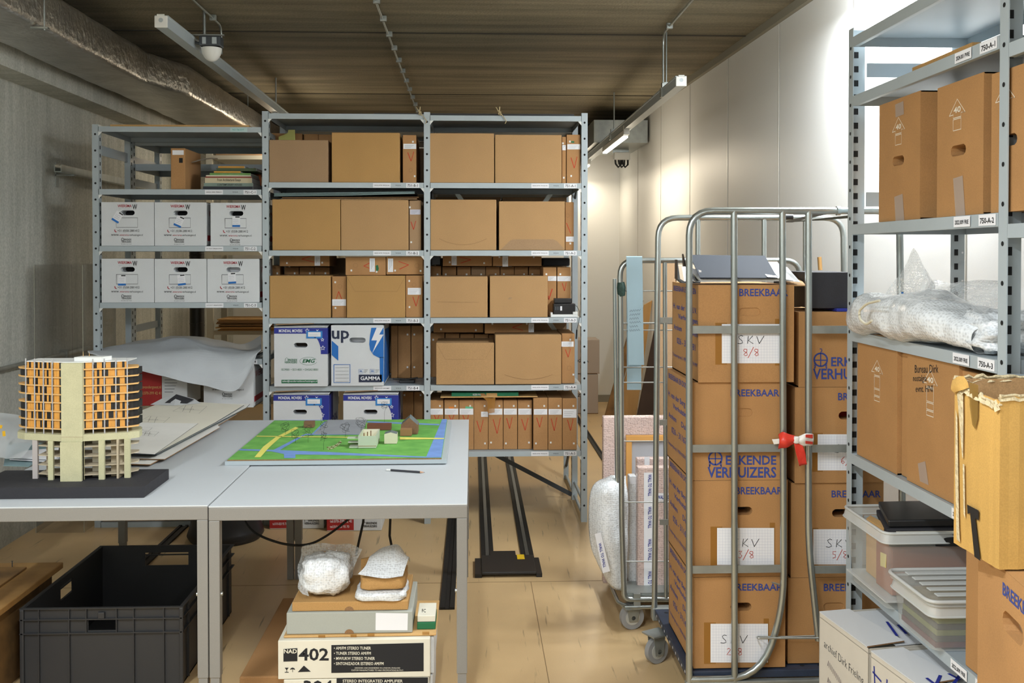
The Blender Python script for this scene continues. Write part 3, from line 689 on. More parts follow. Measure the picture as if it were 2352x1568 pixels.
archive(762.5, 795, 634.5, ZB[3], YM, .35, 'slim archive box with upside-down red tick on shelf 751-B-3', G2, (763, 687, 794.5, 702), (778.5, 679, 15, 20, 180), [(770, 648), (770.5, 707)], (781, 657.5, 4.7))
archive(932, 970.5, 632.5, ZB[3], YM, .35, 'slim archive box with red tick and ring at the right end of shelf 751-B-3', G2, (936.5, 661, 967, 676.5), (955, 692, 14, 22), [(940, 645), (940.5, 705)], (951, 654, 4.5))
# lying boxes and the row of box ends above the cartons
G3, G4 = 'archive boxes lying on top of other boxes', 'archive box ends peeping above the cartons'
for a, b, y0, y1, Y, lab in ((625, 694, 306, 322, .18, 'left'), (698, 730.5, 307.5, 322, .19, 'middle'), (731.3, 761, 308.5, 322, .19, 'right')):
    archive(a, b, y0, ZB[1], YR + .43, .12, '%s of the small brown box ends above the dark carton on shelf 751-B-1' % lab, G4, py1=None)
for a, b, k in ((620, 643.5, 'first'), (653, 686, 'second'), (688, 721, 'third'), (722.3, 757, 'fourth')):
    y0 = 609.5 if k == 'first' else 613.5
    archive(a, b, y0, ZB[3], YR + .43, .12, '%s box end from the left above the plain carton on shelf 751-B-3' % k, G4, clips=[(a + (b - a) * .72, 627.5)])
for i, (a, b) in enumerate(((986, 1013), (1016, 1048), (1050, 1081), (1082.5, 1115), (1116, 1148), (1149.5, 1181), (1182, 1213), (1215, 1246))):
    archive(a, b, 612.5 if i else 610.5, ZB[3], YR + .43, .12, '%s box end from the left in the row above the cartons on shelf 751-A-3' % ('first', 'second', 'third', 'fourth', 'fifth', 'sixth', 'seventh', 'eighth')[i], G4,
            clips=[(a + (b - a) * (.7 if i not in (1, 5, 7) else .25), 630)], m=CARDR if i != 3 else CARD3)
archive(1247.5, 1278, 613.5, ZB[3], YR + .13, .40, 'archive box with cropped red stroke, left of the last one on shelf 751-A-3', G2, (1258.5, 634, 1278, 645), None, [(1255, 629.5)], extra=lambda mb, mp: (mb.linepx(mp, [(1259.5, 679), (1260.5, 688), (1268.5, 663)], .006, PEN, N_Y)))
archive(1280, 1311, 613.5, ZB[3], YR + .13, .40, 'archive box with red tick above the power adapter on shelf 751-A-3', G2, (1280, 634, 1310.5, 645.5), (1296, 659, 9, 18), [(1287, 629.5)])
for i, (a, b) in enumerate(((989, 1021), (1023, 1055), (1057, 1088.5), (1090, 1121.5), (1123, 1136.5))):
    archive(a, b, 764.5 + i, ZB[4], YR + .40, .15, '%s box end from the left in the back row of shelf 751-A-4' % ('first', 'second', 'third', 'fourth', 'fifth')[i], G4, clips=[(a + 6, 780)] if i != 2 else [],
            extra=(lambda mb, mp: (mb.polypx(mp, [(1066, 781), (1076, 781), (1076, 786), (1066, 786)], mat('orange sticker', '#d97a1c', .6)))) if i == 2 else None)
archive(1290.5, 1320, 766, ZB[4], YR + .04, .38, 'slightly leaning archive box with red tick at the right end of shelf 751-A-4', G2, (1289.8, 784, 1317.5, 796), (1304.5, 811, 12, 18), [(1310, 780), (1317, 860)], (1307.5, 845, 5))
zl = AY(0, 611.5, YR + .40).z
archive(642, 757, 587, zl, YR + .22, .33, 'archive box lying above the small box ends on shelf 751-B-3', G3, (722.5, 586.5, 735.5, 610), (706, 594, 16, 26, 90), [(659, 604), (740, 603)], (673, 595, 5), py1=611.3)
archive(793.5, 886, 590, zl, YR + .05, .35, 'left of two archive boxes lying on the folded carton of shelf 751-B-3', G3, (849, 593, 861, 624), (844, 610, 16, 17, 90), [(807, 621), (865, 624)], (816.5, 609.5, 5), py1=632, extra=lambda mb, mp: mb.polypx(mp, [(863, 610), (868, 608), (870, 616), (869, 622), (864, 622)], GREEN))
archive(887.5, 971, 589, zl, YR + .05, .35, 'right of two archive boxes lying on the folded carton of shelf 751-B-3', G3, (891, 593.5, 903, 624.5), (928, 609, 18, 21, -90), [(907.5, 621), (966, 622)], (958, 610, 5), py1=630.5)
archive(1017, 1130, 587.5, zl, YR + .30, .25, 'archive box with red tick lying on the box row of shelf 751-A-3', G3, (1037, 587.5, 1049, 609), (1070, 597, 14, 24, -90), [(1033, 602), (1112, 604)], py1=610.8)
archive(1132, 1244, 588.5, zl, YR + .30, .25, 'archive box without tick lying on the box row of shelf 751-A-3', G3, (1154, 588, 1167, 612), None, [(1147, 590), (1226, 590)], py1=611)
archive(995.5, 1110, 743, zl, YR + .30, .25, 'plain archive box lying on the back row of shelf 751-A-4', G3, None, None, [(1013, 756), (1093, 758)], py1=763.5)
archive(1113.5, 1226, 743, zl, YR + .22, .33, 'archive box with red tick lying on the curved-cut carton of shelf 751-A-4', G3, (1214, 742.5, 1226.5, 765.5), (1188, 751, 15, 22, 90), [(1131, 743.5), (1210, 743.5)], py1=766)
# shelf A-5: row of ten upright archive boxes
X5 = [(986.5, 1018.5), (1020.5, 1053.5), (1054.5, 1088), (1088.7, 1121), (1121.8, 1155), (1156, 1188), (1189.3, 1222), (1225, 1258), (1259, 1291), (1292, 1325)]
V5 = [(1003, 960, 12, 14), (1037, 960, 12, 14), (1070, 963, 14, 20), (1102.5, 979, 15, 26), (1141, 979, 17, 33), (1170, 972, 13, 24), (1205.5, 975, 15, 26), (1239, 970, 13, 22), (1272.5, 975, 13, 28), (1310, 976, 13, 25)]
nn = ('first', 'second', 'third', 'fourth', 'fifth', 'sixth', 'seventh', 'eighth', 'ninth', 'tenth')
for i, (a, b) in enumerate(X5):
    ex = None
    if i == 1: ex = lambda mb, mp: mb.polypx(mp, [(1031, 934), (1042, 934), (1042, 939), (1031, 939)], mat('orange sticker', '#d97a1c', .6))
    if i == 2: ex = lambda mb, mp: mb.polypx(mp, [(1069, 933), (1086, 934), (1086, 939), (1069, 938)], mat('mint sticker', '#5fb48a', .6))
    archive(a, b, 919 if i < 7 else 914 + (i == 9), ZB[5], YR + (.05 if i < 7 else .02), .36, '%s upright archive box from the left on shelf 751-A-5' % nn[i], G2,
            (a + 1, 938 + (i > 6), b - 1, 952 + (i > 8) * 7) if i != 3 else (1105, 945, 1121, 957), V5[i], [(a + 6 if i % 3 else b - 7, 1018 if i % 2 else 1016), (b - 8, 932)], extra=ex)
mb, loc = pbox(1011.5, 1235, 911, ZB[5], YR + .02, .36, CARDT, .002, False)
a, b = AY(1011.5, 911, YR + .02), AY(1235, 918.3, YR + .02); mb = MB(); mb.box(a.x, b.x, YR + .02, YR + .34, AY(0, 918.5, YR + .045).z + .001, a.z, CARDT, .002)
o = tag(mb.build('flat_box', loc=(a.x, YR + .1, b.z)), 'flat pale board box lying across the archive boxes of shelf 751-A-5', 'flat box')
m = MB(); q = onY(YR + .018); m.polypx(q, [(1110, 913), (1130, 914), (1138, 912), (1136, 938), (1136, 947), (1122, 949), (1119, 944), (1120, 922)], BTAPE); m.build('torn_tape', o)
a1, b1 = AY(1037, 902, YR + .03), AY(1191, 911, YR + .03); mb = MB(); mb.box(a1.x, b1.x, YR + .03, YR + .3, a.z + .0012, a1.z, GREENB, .002)
q = onY(YR + .029); mb.textpx(q, 1086, 1104, 903.5, 908, 'KIZEN MG', PAPER); mb.polypx(q, rect(lambda x, y: (x, y), 1117, 902.5, 1142, 910), CARDT); mb.polypx(q, [(1103, 903), (1112, 903), (1118, 909), (1106, 911)], CARDR)
tag(mb.build('green_binder', loc=(a1.x, YR + .1, a.z)), 'green binder lying on the flat box of shelf 751-A-5', 'binder')
# small extras
m = MB(); q = onY(YR + .40); m.slab([q(640, 322), q(640, 314), q(653, 309), q(661, 305), q(662, 298), q(677.5, 298), q(678, 322)], (0, .002, 0), mat('yellow green envelope', '#c9c873', .7)); tag(m.build('yellow_envelope', loc=q(659, 321)), 'yellow-green envelope sticking up behind the dark carton on shelf 751-B-1', 'envelope')
zt = AY(0, 457, YF).z
m = MB(); x0, x1 = XatY(646, YF), XatY(958, YF); m.slab([(x0, YF + .02, zt + .0015), (x1, YF - .01, zt + .004), (x1, YF + .35, zt + .004), (x0, YF + .35, zt + .0015)], (0, 0, .005), CARD3); tag(m.build('cardboard_sheet', loc=(x0, YF, zt)), 'lower brown sheet lying on the cartons of shelf 751-B-2', 'cardboard sheet')
m = MB(); m.slab([(x0 + .0, YF + .03, zt + .012), (x1 + .01, YF + .01, zt + .016), (x1, YF + .35, zt + .016), (x0, YF + .35, zt + .012)], (0, 0, .004), CARDE); tag(m.build('cardboard_sheet', loc=(x0, YF, zt + .01)), 'upper brown sheet lying under the dark teal portfolio on shelf 751-B-2', 'cardboard sheet')
m = MB(); x0, x1 = XatY(628, YF), XatY(952, YF); TEAL = mat('dark teal cloth', '#2b3f40', .6); TEALS = mat('pale teal piping', '#8fa6a6', .6)
m.slab([(x0, YF + .03, zt + .024), (x1, YF + .03, zt + .042), (x1, YF + .36, zt + .042), (x0, YF + .36, zt + .024)], (0, 0, .016), TEAL)
for dz in (0.0, .008, .016): m.tube([(x0, YF + .027, zt + .024 + dz), ((x0 + x1) / 2, YF + .027, zt + .03 + dz), (x1, YF + .027, zt + .042 + dz * .6)], .002, TEALS, 5)
tag(m.build('portfolio', loc=(x0, YF, zt + .02)), 'dark teal portfolio with pale piping jammed under shelf 751-B-1', 'portfolio')
# power adapter on a white tray, with hanging cable
t = thing('power_adapter', 'black power adapter box on a white tray at the right of shelf 751-A-3', 'power adapter', tuple(AY(1295, 728, YR + .05)))
q = YR + .02; z3 = ZB[3]; a, b = AY(1265, 715, q), AY(1327, 715, q)
m = MB(); m.box(a.x, b.x, q, q + .1, z3 + .001, z3 + .018, WHITE, .002); m.box(a.x, a.x + .012, q, q + .1, z3 + .018, z3 + .03, WHITE); m.box(b.x - .03, b.x, q, q + .1, z3 + .018, z3 + .034, WHITE); m.build('tray', t)
m = MB(); a, b = AY(1272, 700, q), AY(1322, 712, q); m.box(a.x, b.x, q + .01, q + .09, z3 + .019, AY(0, 700, q).z, BLACKP, .003); m.box(a.x + .005, b.x - .02, q + .02, q + .09, AY(0, 699, q).z, AY(0, 688, q).z, BLACKP, .003)
for k in range(3): m.polypx(onY(q + .0095), rect(lambda x, y: (x, y), 1275 + 5 * k, 704, 1278 + 5 * k, 712), STEEL_D)
m.polypx(onY(q + .009), rect(lambda x, y: (x, y), 1287, 703, 1291, 713), PAPER); m.build('adapter_body', t)
m = MB(); q1 = onY(YR - .02); m.tube([q1(1315, 699), q1(1325, 703), q1(1331, 715), q1(1331, 728), q1(1328, 745), q1(1325, 757)], .002, RUBBER, 6); m.tube([q1(1325, 757), q1(1323.5, 778)], .005, RUBBER, 8); m.build('cable', t)
m = MB(); a, b = AY(914, 884, YR), AY(950, 884, YR); m.box(a.x, b.x, YR + .1, YR + .22, ZB[4] + .001, ZB[4] + .02, BLACKP, .004); m.tube([(a.x - .04, YR + .1, ZB[4] + .03), (a.x + .05, YR + .12, ZB[4] + .022), (b.x + .02, YR + .12, ZB[4] + .032)], .006, BLACKP, 6)
tag(m.build('black_device', loc=(a.x, YR + .15, ZB[4])), 'small black plastic device lying on shelf 751-B-4', 'device')
m = MB(); a, b = AY(1246, 612, YR + .35), AY(1309, 592, YR + .35); m.box(a.x, b.x, YR + .35, YR + .5, zl + .001, b.z, BLACK, .01); tag(m.build('dark_binder', loc=(a.x, YR + .4, zl)), 'dark binder in shadow at the top right of shelf 751-A-3', 'binder')
m = MB(); a, b = AY(992, 608, YR + .4), AY(1012, 588, YR + .4); m.box(a.x, b.x, YR + .35, YR + .5, a.z, b.z, STEEL_D, .004); tag(m.build('ring_binder', loc=(a.x, YR + .4, a.z)), 'small grey binder end above the box row at the left of shelf 751-A-3', 'binder')
# brown upright boxes at the back of B-4 and B-5
for i, (a, b) in enumerate(((898, 913), (914, 943), (944.5, 971))):
    archive(a, b, 748, ZB[4], YR + .36, .19, '%s of the shaded archive boxes behind the blue and white box on shelf 751-B-4' % ('left', 'middle', 'right')[i], G2, clips=[] if not i else [(a + (22 if i == 1 else 7), 768), (a + (22 if i == 1 else 7), 843)])
for i, (a, b) in enumerate(((914, 950), (951, 971))):
    archive(a, b, 900, ZB[5], YR + .36, .19, '%s of the shaded archive boxes below shelf 751-B-4' % ('left', 'right')[i], G2, clips=[(a + 15, 907)])

for bay, (xa, xb) in (('left', (X0 + .05, X1 - .01)), ('right', (X1 + .05, X2 - .03))):  # cartons added behind so the gaps between front boxes look dark
    for k in (1, 2, 3, 4):
        for h, (u0, u1) in (('left', (0, .495)), ('right', (.505, 1))):
            m = MB(); m.box(xa + (xb - xa) * u0, xa + (xb - xa) * u1, YR2 + .03, YR2 + .45, ZB[k] + .0012, ZB[k - 1] - (.05 if k > 1 else .14), CARD3, .004)
            tag(m.build('cardboard_box', loc=(xa + (xb - xa) * (u0 + u1) / 2, YR2 + .2, ZB[k])), 'carton added in the rear rack to darken gaps, %s one behind shelf 751-%s-%d' % (h, 'B' if bay == 'left' else 'A', k), 'box', 'cartons added to darken the rear gaps')
# ---- Mondial Movers boxes
def star(mb, mp, x, y, r, m):
    P = [(x + r * (1 if k % 2 == 0 else .42) * math.sin(k * math.pi / 5), y - r * (1 if k % 2 == 0 else .42) * math.cos(k * math.pi / 5)) for k in range(11)]
    mb.linepx(mp, P, .0032, m, N_Y)
def handbox(px0, px1, py0, zb, Y, dep, m, hx, hy, hw, hh, loc_lid=None, dark=None):
    a, b = AY(px0, py0, Y), AY(px1, py0, Y); zb += .0012; H = AY(hx, hy, Y); s_ = (AY(hx + 1, hy, Y) - H).length
    mb = MB(); mb.box(a.x, b.x, Y + .0005, Y + dep, zb, zb + .004, m); mb.box(a.x, b.x, Y + .003, Y + dep, a.z - .004, a.z, m)
    mb.box(a.x, a.x + .004, Y + .0002, Y + dep, zb, a.z, m); mb.box(b.x - .004, b.x, Y + .0002, Y + dep, zb, a.z, m); mb.box(a.x, b.x, Y + dep - .004, Y + dep, zb, a.z, m)
    stadium_hole_panel(mb, a.x, b.x, zb, a.z, Y, H.x, H.z, hw * s_, hh * s_, m, .09, dark)
    return mb, ((a.x + b.x) / 2, Y + dep / 2, zb), a, b
DARKI = mat('box inside shade', '#3a3129', .9)  # pocket back coloured dark for the shade inside a box
def mondial(px0, px1, py0, zb, Y, dep, label, hx, hy, ys, full, side):
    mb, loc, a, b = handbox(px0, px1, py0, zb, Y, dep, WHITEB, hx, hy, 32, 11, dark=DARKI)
    o = tag(mb.build('moving_box', loc=loc), label, 'moving box', 'white and navy moving boxes on the tall rack')
    p = MB(); mp = onY(Y - .0009); w_ = px1 - px0
    p.polypx(mp, [(px0, ys + 13), (px1, ys + 13), (px1, ys), (px0, ys)], NAVY)
    xr = px1; cv = [(xr - 42 + 27 * math.sin(k / 8 * 1.4), ys + 13 + 44 * (1 - math.cos(k / 8 * 1.4))) for k in range(9)]
    p.polypx(mp, [(xr, ys + 13), (xr - 42, ys + 13)] + cv[1:] + [(xr - 15, ys + 60), (xr, ys + 60)], NAVY)
    mp2 = onY(Y - .0016)
    p.textpx(mp2, px0 + 11, px0 + 65, ys + 3, ys + 10, 'MONDIAL MOVERS', PAPER, .03)
    star(p, mp2, px0 + 76, ys + 6, 5, PAPER); star(p, mp2, px0 + 112, ys + 46, 5.5, PAPER); p.polypx(mp2, [(px0 + 96, ys + 3), (px0 + 99, ys + 5), (px0 + 103, ys + 3), (px0 + 99, ys + 8)], PAPER)
    star(p, mp2, px0 + 111, ys + 27, 4, PAPER)
    if full:
        G = lambda x, y: (px0 + (x - 630), y)
        p.textpx(mp2, px0 + 32, px0 + 53, 824, 829, 'ERKENDE', GREEN, .02); p.textpx(mp2, px0 + 24, px0 + 53, 829.5, 834, 'VERHUIZERS', GREEN, .02)
        p.linepx(mp2, [(px0 + 26, 829), (px0 + 26, 824), (px0 + 29, 821), (px0 + 32, 824), (px0 + 32, 829)], .002, GREEN, N_Y)
        p.textpx(mp2, px0 + 65, px0 + 92, 824, 833, 'EMG', GREEN, .03, x0b=px0 + 68)
        p.linepx(mp2, [(px0 + 79 + 20 * math.cos(k), 829 + 9 * math.sin(k)) for k in [i * .31 + .3 for i in range(19)]], .0015, GREEN, N_Y)
        p.textpx(mp2, px0 + 17, px0 + 101, 846, 851, 'ISO9001 • ISO14001 • OHSAS18001', GREEN, 0)
        p.polypx(mp, [(px0 + 17, 880), (px0 + 100, 880), (px0 + 100, 872), (px0 + 17, 872)], GREEN)
        p.textpx(mp2, px0 + 19, px0 + 99, 873, 878, 'sales@vandervaldeverhuizingen.nl', PAPER, .01)
    p.build('printed_markings', o)
    # side print
    p = MB(); X = b.x + .0008; mx = lambda y, z: Vector((X, y, z)); zt_ = AY(px1, ys, Y).z; s_ = 1 / 369
    p.poly([mx(Y, zt_ - 60 * s_), mx(Y + .16, zt_ - 60 * s_), mx(Y + .16, zt_), mx(Y, zt_)], NAVY)
    p.poly([mx(Y + .161, zt_ - .13), mx(Y + dep, zt_ - .13), mx(Y + dep, zt_), mx(Y + .161, zt_)], WHITEB); p.text((X + .0006, Y + .10, zt_ - .20), (0, .25, 0), (0, 0, .05), 'MONDIAL', NAVY, .02)
    p.build('side_print', o)
    st = MB(); q = onY(Y - .0025); x0 = px0 + (px1 - px0) * .72; y0 = ys - 1 if full else ys + 8
    x0 = px0 + 74; y0 = ys + 7; st.polypx(q, rect(lambda x, y: (x, y), x0, y0, x0 + 37, y0 + 17), LBLUE); st.polypx(onY(Y - .003), rect(lambda x, y: (x, y), x0 + 4, y0 + 2.5, x0 + 33, y0 + 13), PAPER)
    st.textpx(onY(Y - .0034), x0 + 7, x0 + 27, y0 + 6, y0 + 11, 'fragile', LBLUE) if False else st.linepx(onY(Y - .0034), [(x0 + 7 + k, y0 + 8 + (k % 2) * 2) for k in range(20)], .0008, INK, N_Y)
    st.polypx(onY(Y - .003), [(x0 + 17, y0 + 16), (x0 + 20, y0 + 13.5), (x0 + 23, y0 + 16)], DNAVY); st.build('blue_label', o)
    fl = MB(); fl.slab([(a.x, Y + .002, a.z + .002), (b.x, Y + .002, a.z + .004), (b.x, Y + .15, a.z + .014), (a.x + .01, Y + .15, a.z + .018)], (0, 0, .004), WHITEB); fl.slab([(a.x + .01, Y - .008, a.z + .019), (a.x + .24, Y + .02, a.z + .024), (a.x + .22, Y + .3, a.z + .022), (a.x + .02, Y + .3, a.z + .019)], (0, 0, .004), CARD3); fl.build('loose_flap', o)
    return o
mondial(629.5, 752, 753, ZB[4], YR - .03, .40, 'white and navy moving box with green print on shelf 751-B-4', 690.5, 792.5, 753, True, 0)
mondial(628, 756, 907, ZB[5], YR - .02, .42, 'left of the two white and navy moving boxes behind the landscape model', 689, 946, 907, False, 0)
mondial(788.5, 915, 907, ZB[5], YR - .02, .42, 'right of the two white and navy moving boxes behind the landscape model', 851, 946, 907, False, 0)
# ---- blue white GAMMA box
mb, loc, a, b = handbox(760.5, 881, 747, ZB[4], YR - .015, .40, WHITEB, 821, 781, 38, 12, dark=PAPER)
o = tag(mb.build('moving_box', loc=loc), 'white moving box with blue lightning glass symbol on shelf 751-B-4', 'moving box')
p = MB(); Y = YR - .016; mp = onY(Y - .0006); mp2 = onY(Y - .0014)
p.textpx(mp, 762, 802, 759, 787, 'up', DNAVY, .02)
p.polypx(mp, [(762, 782), (777, 795), (777, 828), (762, 815)], BLUE)
p.polypx(mp, [(853, 752.5), (881, 752.5), (881, 823), (878, 820), (872, 822), (858, 815), (850, 803), (848, 790), (850, 770)], BLUE); p.polypx(mp, [(872, 820), (881, 820), (881, 876), (873, 876)], BLUE)
p.polypx(mp2, [(865, 752.5), (880, 752.5), (871, 768), (881, 768), (855, 811), (866, 781.5), (853, 781.5)], PAPER)
for (x0, y0, x1, y1), n_ in (((767, 837, 804, 878.5), 5),):
    p.linepx(mp, fillet([(x0, y0, 0), (x1, y0, 0), (x1, y1, 0), (x0, y1, 0)], 3, 3, True) and [(x0, y0), (x1, y0), (x1, y1), (x0, y1), (x0, y0)], .004, BLUE, N_Y)
    for k in range(5): p.linepx(mp, [(x0 + 3, y0 + 7 + 8 * k), (x1 - 3, y0 + 7 + 8 * k)], .0012, INK, N_Y)
p.polypx(mp, rect(lambda x, y: (x, y), 824, 860, 877, 877.5), DNAVY); p.textpx(mp2, 828, 874, 864, 873, 'GAMMA', PAPER, .05)
for x, st in ((824, '50L'), (850, '53%')):
    p.linepx(mp, [(x, 848), (x + 10, 848), (x + 10, 857), (x, 857), (x, 848)], .0015, BLUE, N_Y); p.textpx(mp, x + 2, x + 8.5, 850, 854.5, st, BLUE, .02)
    for k in range(3): p.linepx(mp, [(x + 12, 849 + 3 * k), (x + 21 - 2 * k, 849 + 3 * k)], .0014, INK, N_Y)
X = b.x + .0008; p.poly([(X, Y + .02, loc[2] + .01), (X, Y + .39, loc[2] + .02), (X, Y + .39, a.z - .04), (X, Y + .08, a.z - .03), (X, Y + .04, a.z - .14)], BLUE)
p.build('printed_markings', o)

# ---- white WIERSMA moving boxes
REDP = mat('wine red print', '#a52432', .7)
def wiersma(px0, px1, py0, zb, Y, label, lab=None, rot=0, light=False):
    w_ = px1 - px0; cx = px0 + w_ * .5
    k = 118 / 118
    mb, loc, a, b = handbox(px0, px1, py0, zb, Y, .40, WHITEB, cx, py0 + 24.5, 33, 11.5, dark=PAPER if light else mat('black inside shade', '#0b0b0c', .9))  # open hand hole: near-black pocket back paints the shade inside
    mb.box(a.x + .003, b.x - .003, Y + .18, Y + .22, a.z, a.z + .0008, TAPE)
    o = tag(mb.build('moving_box', loc=loc), label, 'moving box', 'white moving boxes with red company print')
    p = MB(); mp = onY(Y - .0009); y = py0
    p.textpx(mp, cx - 23, cx + 9.5, y + 5.5, y + 12, 'WIERSMA', REDP, .018); p.textpx(mp, cx + 11, cx + 22, y + 5, y + 17, 'W', INK, .02); p.textpx(mp, cx - 21, cx + 6, y + 14.5, y + 16.5, 'VERHUIZINGEN', STEEL, 0)
    p.linepx(mp, [(cx - 26, y + 36), (cx + 23, y + 36), (cx + 23, y + 58), (cx - 26, y + 58), (cx - 26, y + 36)], .0024, INK, N_Y)
    p.textpx(mp, cx - 23, cx + 27, y + 63, y + 70, '+31 (0)58-2881412', INK, .0); p.linepx(mp, [(cx - 29.5, y + 63), (cx - 29, y + 67), (cx - 25.5, y + 69)], .005, REDP, N_Y)
    p.textpx(mp, cx - 38, cx - 19, y + 73.5, y + 77.5, 'www.', INK, .0); p.textpx(mp, cx - 18, cx + 3, y + 73.2, y + 77.5, 'wiersma', REDP, .0); p.textpx(mp, cx + 4, cx + 35, y + 73, y + 79, 'verhuizingen.nl', INK, .0)
    p.textpx(mp, cx - 8, cx + 8.5, y + 84, y + 88, 'ERKENDE', INK, .02); p.textpx(mp, cx - 14, cx + 8.5, y + 89, y + 93, 'VERHUIZERS', INK, .02); p.linepx(mp, [(cx - 14, y + 88), (cx - 14, y + 84), (cx - 11.5, y + 82), (cx - 9, y + 84), (cx - 9, y + 88), (cx - 14, y + 88)], .003, INK, N_Y)
    p.textpx(mp, cx - 15, cx + 9, y + 95, y + 97.5, 'de zaak op zorg!', INK, 0)
    X = b.x + .0007; zz = loc[2]; p.poly([(X, Y + .02, zz + .03), (X, Y + .38, zz + .03), (X, Y + .38, zz + .065), (X, Y + .02, zz + .065)], REDP); p.text((X + .0003, Y + .05, zz + .18), (0, .3, 0), (0, 0, .04), 'WIERSMA', REDP, 0)
    p.build('printed_markings', o)
    if lab:
        s = MB(); dx, dy = lab; c_, sn = math.cos(math.radians(rot)), math.sin(math.radians(rot)); q = onY(Y - .0018); q2 = onY(Y - .0023)
        def RR(x, y_): return (cx + dx + x * c_ - y_ * sn, y + dy + x * sn + y_ * c_)
        s.polypx(q, [RR(-9, -12), RR(9, -12), RR(9, 12), RR(-9, 12)], PAPER); s.polypx(q2, [RR(-9, 8), RR(9, 8), RR(9, 12.5), RR(-9, 12.5)], BLUE); s.polypx(q2, [RR(-2, -11.5), RR(8, -11.5), RR(8, -9), RR(-2, -9)], INK)
        for r_ in range(3): s.linepx(q2, [RR(-7 + x * 1.1, -5 + 4 * r_ + R.random() * 1.8) for x in range(12)], .0008, BLUEP, N_Y)
        s.build('paper_label', o)
    return o
YC = YR + .004
wiersma(232.5, 353.5, 464, ZCS[2], YC, 'left white moving box on shelf 751-C-2, label askew outside its frame', (-23, 34), 32)
wiersma(355, 474, 464.5, ZCS[2], YC, 'middle white moving box on shelf 751-C-2, label tilted inside its frame', (-3, 44), 24)
wiersma(483.5, 601.5, 465.5, ZCS[2], YC, 'right white moving box on shelf 751-C-2, label upright inside its frame', (0, 43), 0)
wiersma(233, 353.5, 594, ZCS[3], YC, 'left white moving box on shelf 751-C-3 with a black hand hole', (-13, 49), 0)
wiersma(355, 474.5, 594.5, ZCS[3], YC, 'middle white moving box on shelf 751-C-3 with a tilted label', (2, 48), -6)
wiersma(476, 595.5, 594.5, ZCS[3], YC, 'right white moving box on shelf 751-C-3 with a covered hand hole', (-3, 44), -3, light=True)
# box below the grey sheet
wiersma(467.5, 582, 819, zy(932), YR - .01, 'white moving box partly covered by the grey sheet', None)
# ---- contents of shelf C-1
a, b = AY(392, 340, YR + .01), AY(425, 340, YR + .01); z1 = ZCS[1] + .0012
mb = MB(); mb.box(a.x, b.x, YR + .0105, YR + .36, z1, a.z, CARDR, .003); H = AY(414, 369, YR); mb.box(H.x - .01, H.x + .012, YR + .0098, YR + .0104, H.z - .012, H.z + .018, HOLE_SHADE)
o = tag(mb.build('magazine_file', loc=(a.x, YR + .2, z1)), 'brown upright file box with square finger hole on shelf 751-C-1', 'file box')
m = MB(); m.polypx(onY(YR + .009), rect(lambda x, y: (x, y), 396, 345, 422, 355.5), PAPER); m.build('paper_label', o)
bk = [(462, 594, 434, 438, '#20303c', 'dark blue', ''), (466, 580, 428, 434, '#2a2c33', 'black', ''), (467.5, 580, 420, 428.5, '#7f9287', 'grey green', 'CONTEMPORARY HOUSES'), (469, 577, 408, 420, '#cbbf9f', 'cream', 'From Architectural Essays'), (470, 576, 405, 407.5, '#8e3c2c', 'thin red', ''), (472, 575, 402, 404.7, '#d4cfb8', 'thin white', ''), (480, 574, 397, 401.5, '#6c9a55', 'green', 'URBAN TERRITORY'), (491, 552, 393, 396.5, '#cf9b3d', 'ochre', ''), (497, 588, 386, 392.5, '#3f4f32', 'dark green', ''), (500, 560, 381, 385.5, '#c08a33', 'golden', '')]
for x0, x1, y0, y1, cc, nm, st in bk:
    q = YR + .05; a, b = AY(x0, y1, q), AY(x1, y0, q); m = MB(); C_ = mat('book cover ' + nm, cc, .6); zz = max(a.z, z1)
    dy = R.random() * .02; m.box(a.x, b.x, q + dy, q + .28, zz + .0003, b.z - .0003, C_); m.box(a.x + .002, b.x + .001, q + dy + .004, q + .278, zz + .002, b.z - .002, PAPER)
    if st: m.textpx(onY(q + dy - .0008), x0 + (x1 - x0) * .28, x1 - 24, y0 + 2, y1 - 2, st, INK if nm != 'green' else PAPER, .01)
    tag(m.build('book', loc=(a.x, q + .1, zz)), nm + ' book in the stack on shelf 751-C-1', 'book', 'books stacked on shelf 751-C-1')
m = MB(); q = onY(YR + .30); m.slab([q(570, 432), q(600, 432), q(600, 393), q(590, 387), q(583, 385), q(578, 400)], (0, .01, 0), mat('orange folder', '#b5602c', .7)); tag(m.build('folder', loc=q(590, 432)), 'orange-backed folder leaning behind the book stack on shelf 751-C-1', 'folder')
m = MB(); P = [[AY(440 + 60 * u, 372 - 10 * math.sin(u * 2) + 3 * v, YR + .05 + .2 * v) for u in (0, .25, .5, .75, 1)] for v in (0, .5, 1)]; m.grid(P, PAPER); tag(m.build('loose_paper', loc=P[0][0]), 'curled white paper bridging the file box and the book stack', 'paper')
m = MB(); zt = ZCS[0]; a, b = AY(253, 291, YR + .02), AY(572, 291, YR + .02); m.box(a.x, b.x, YR + .02, YR + .5, zt + .001, zt + .014, CARDT); tag(m.build('flat_board', loc=(a.x, YR + .2, zt)), 'pale flat board lying on top of the left rack', 'board')
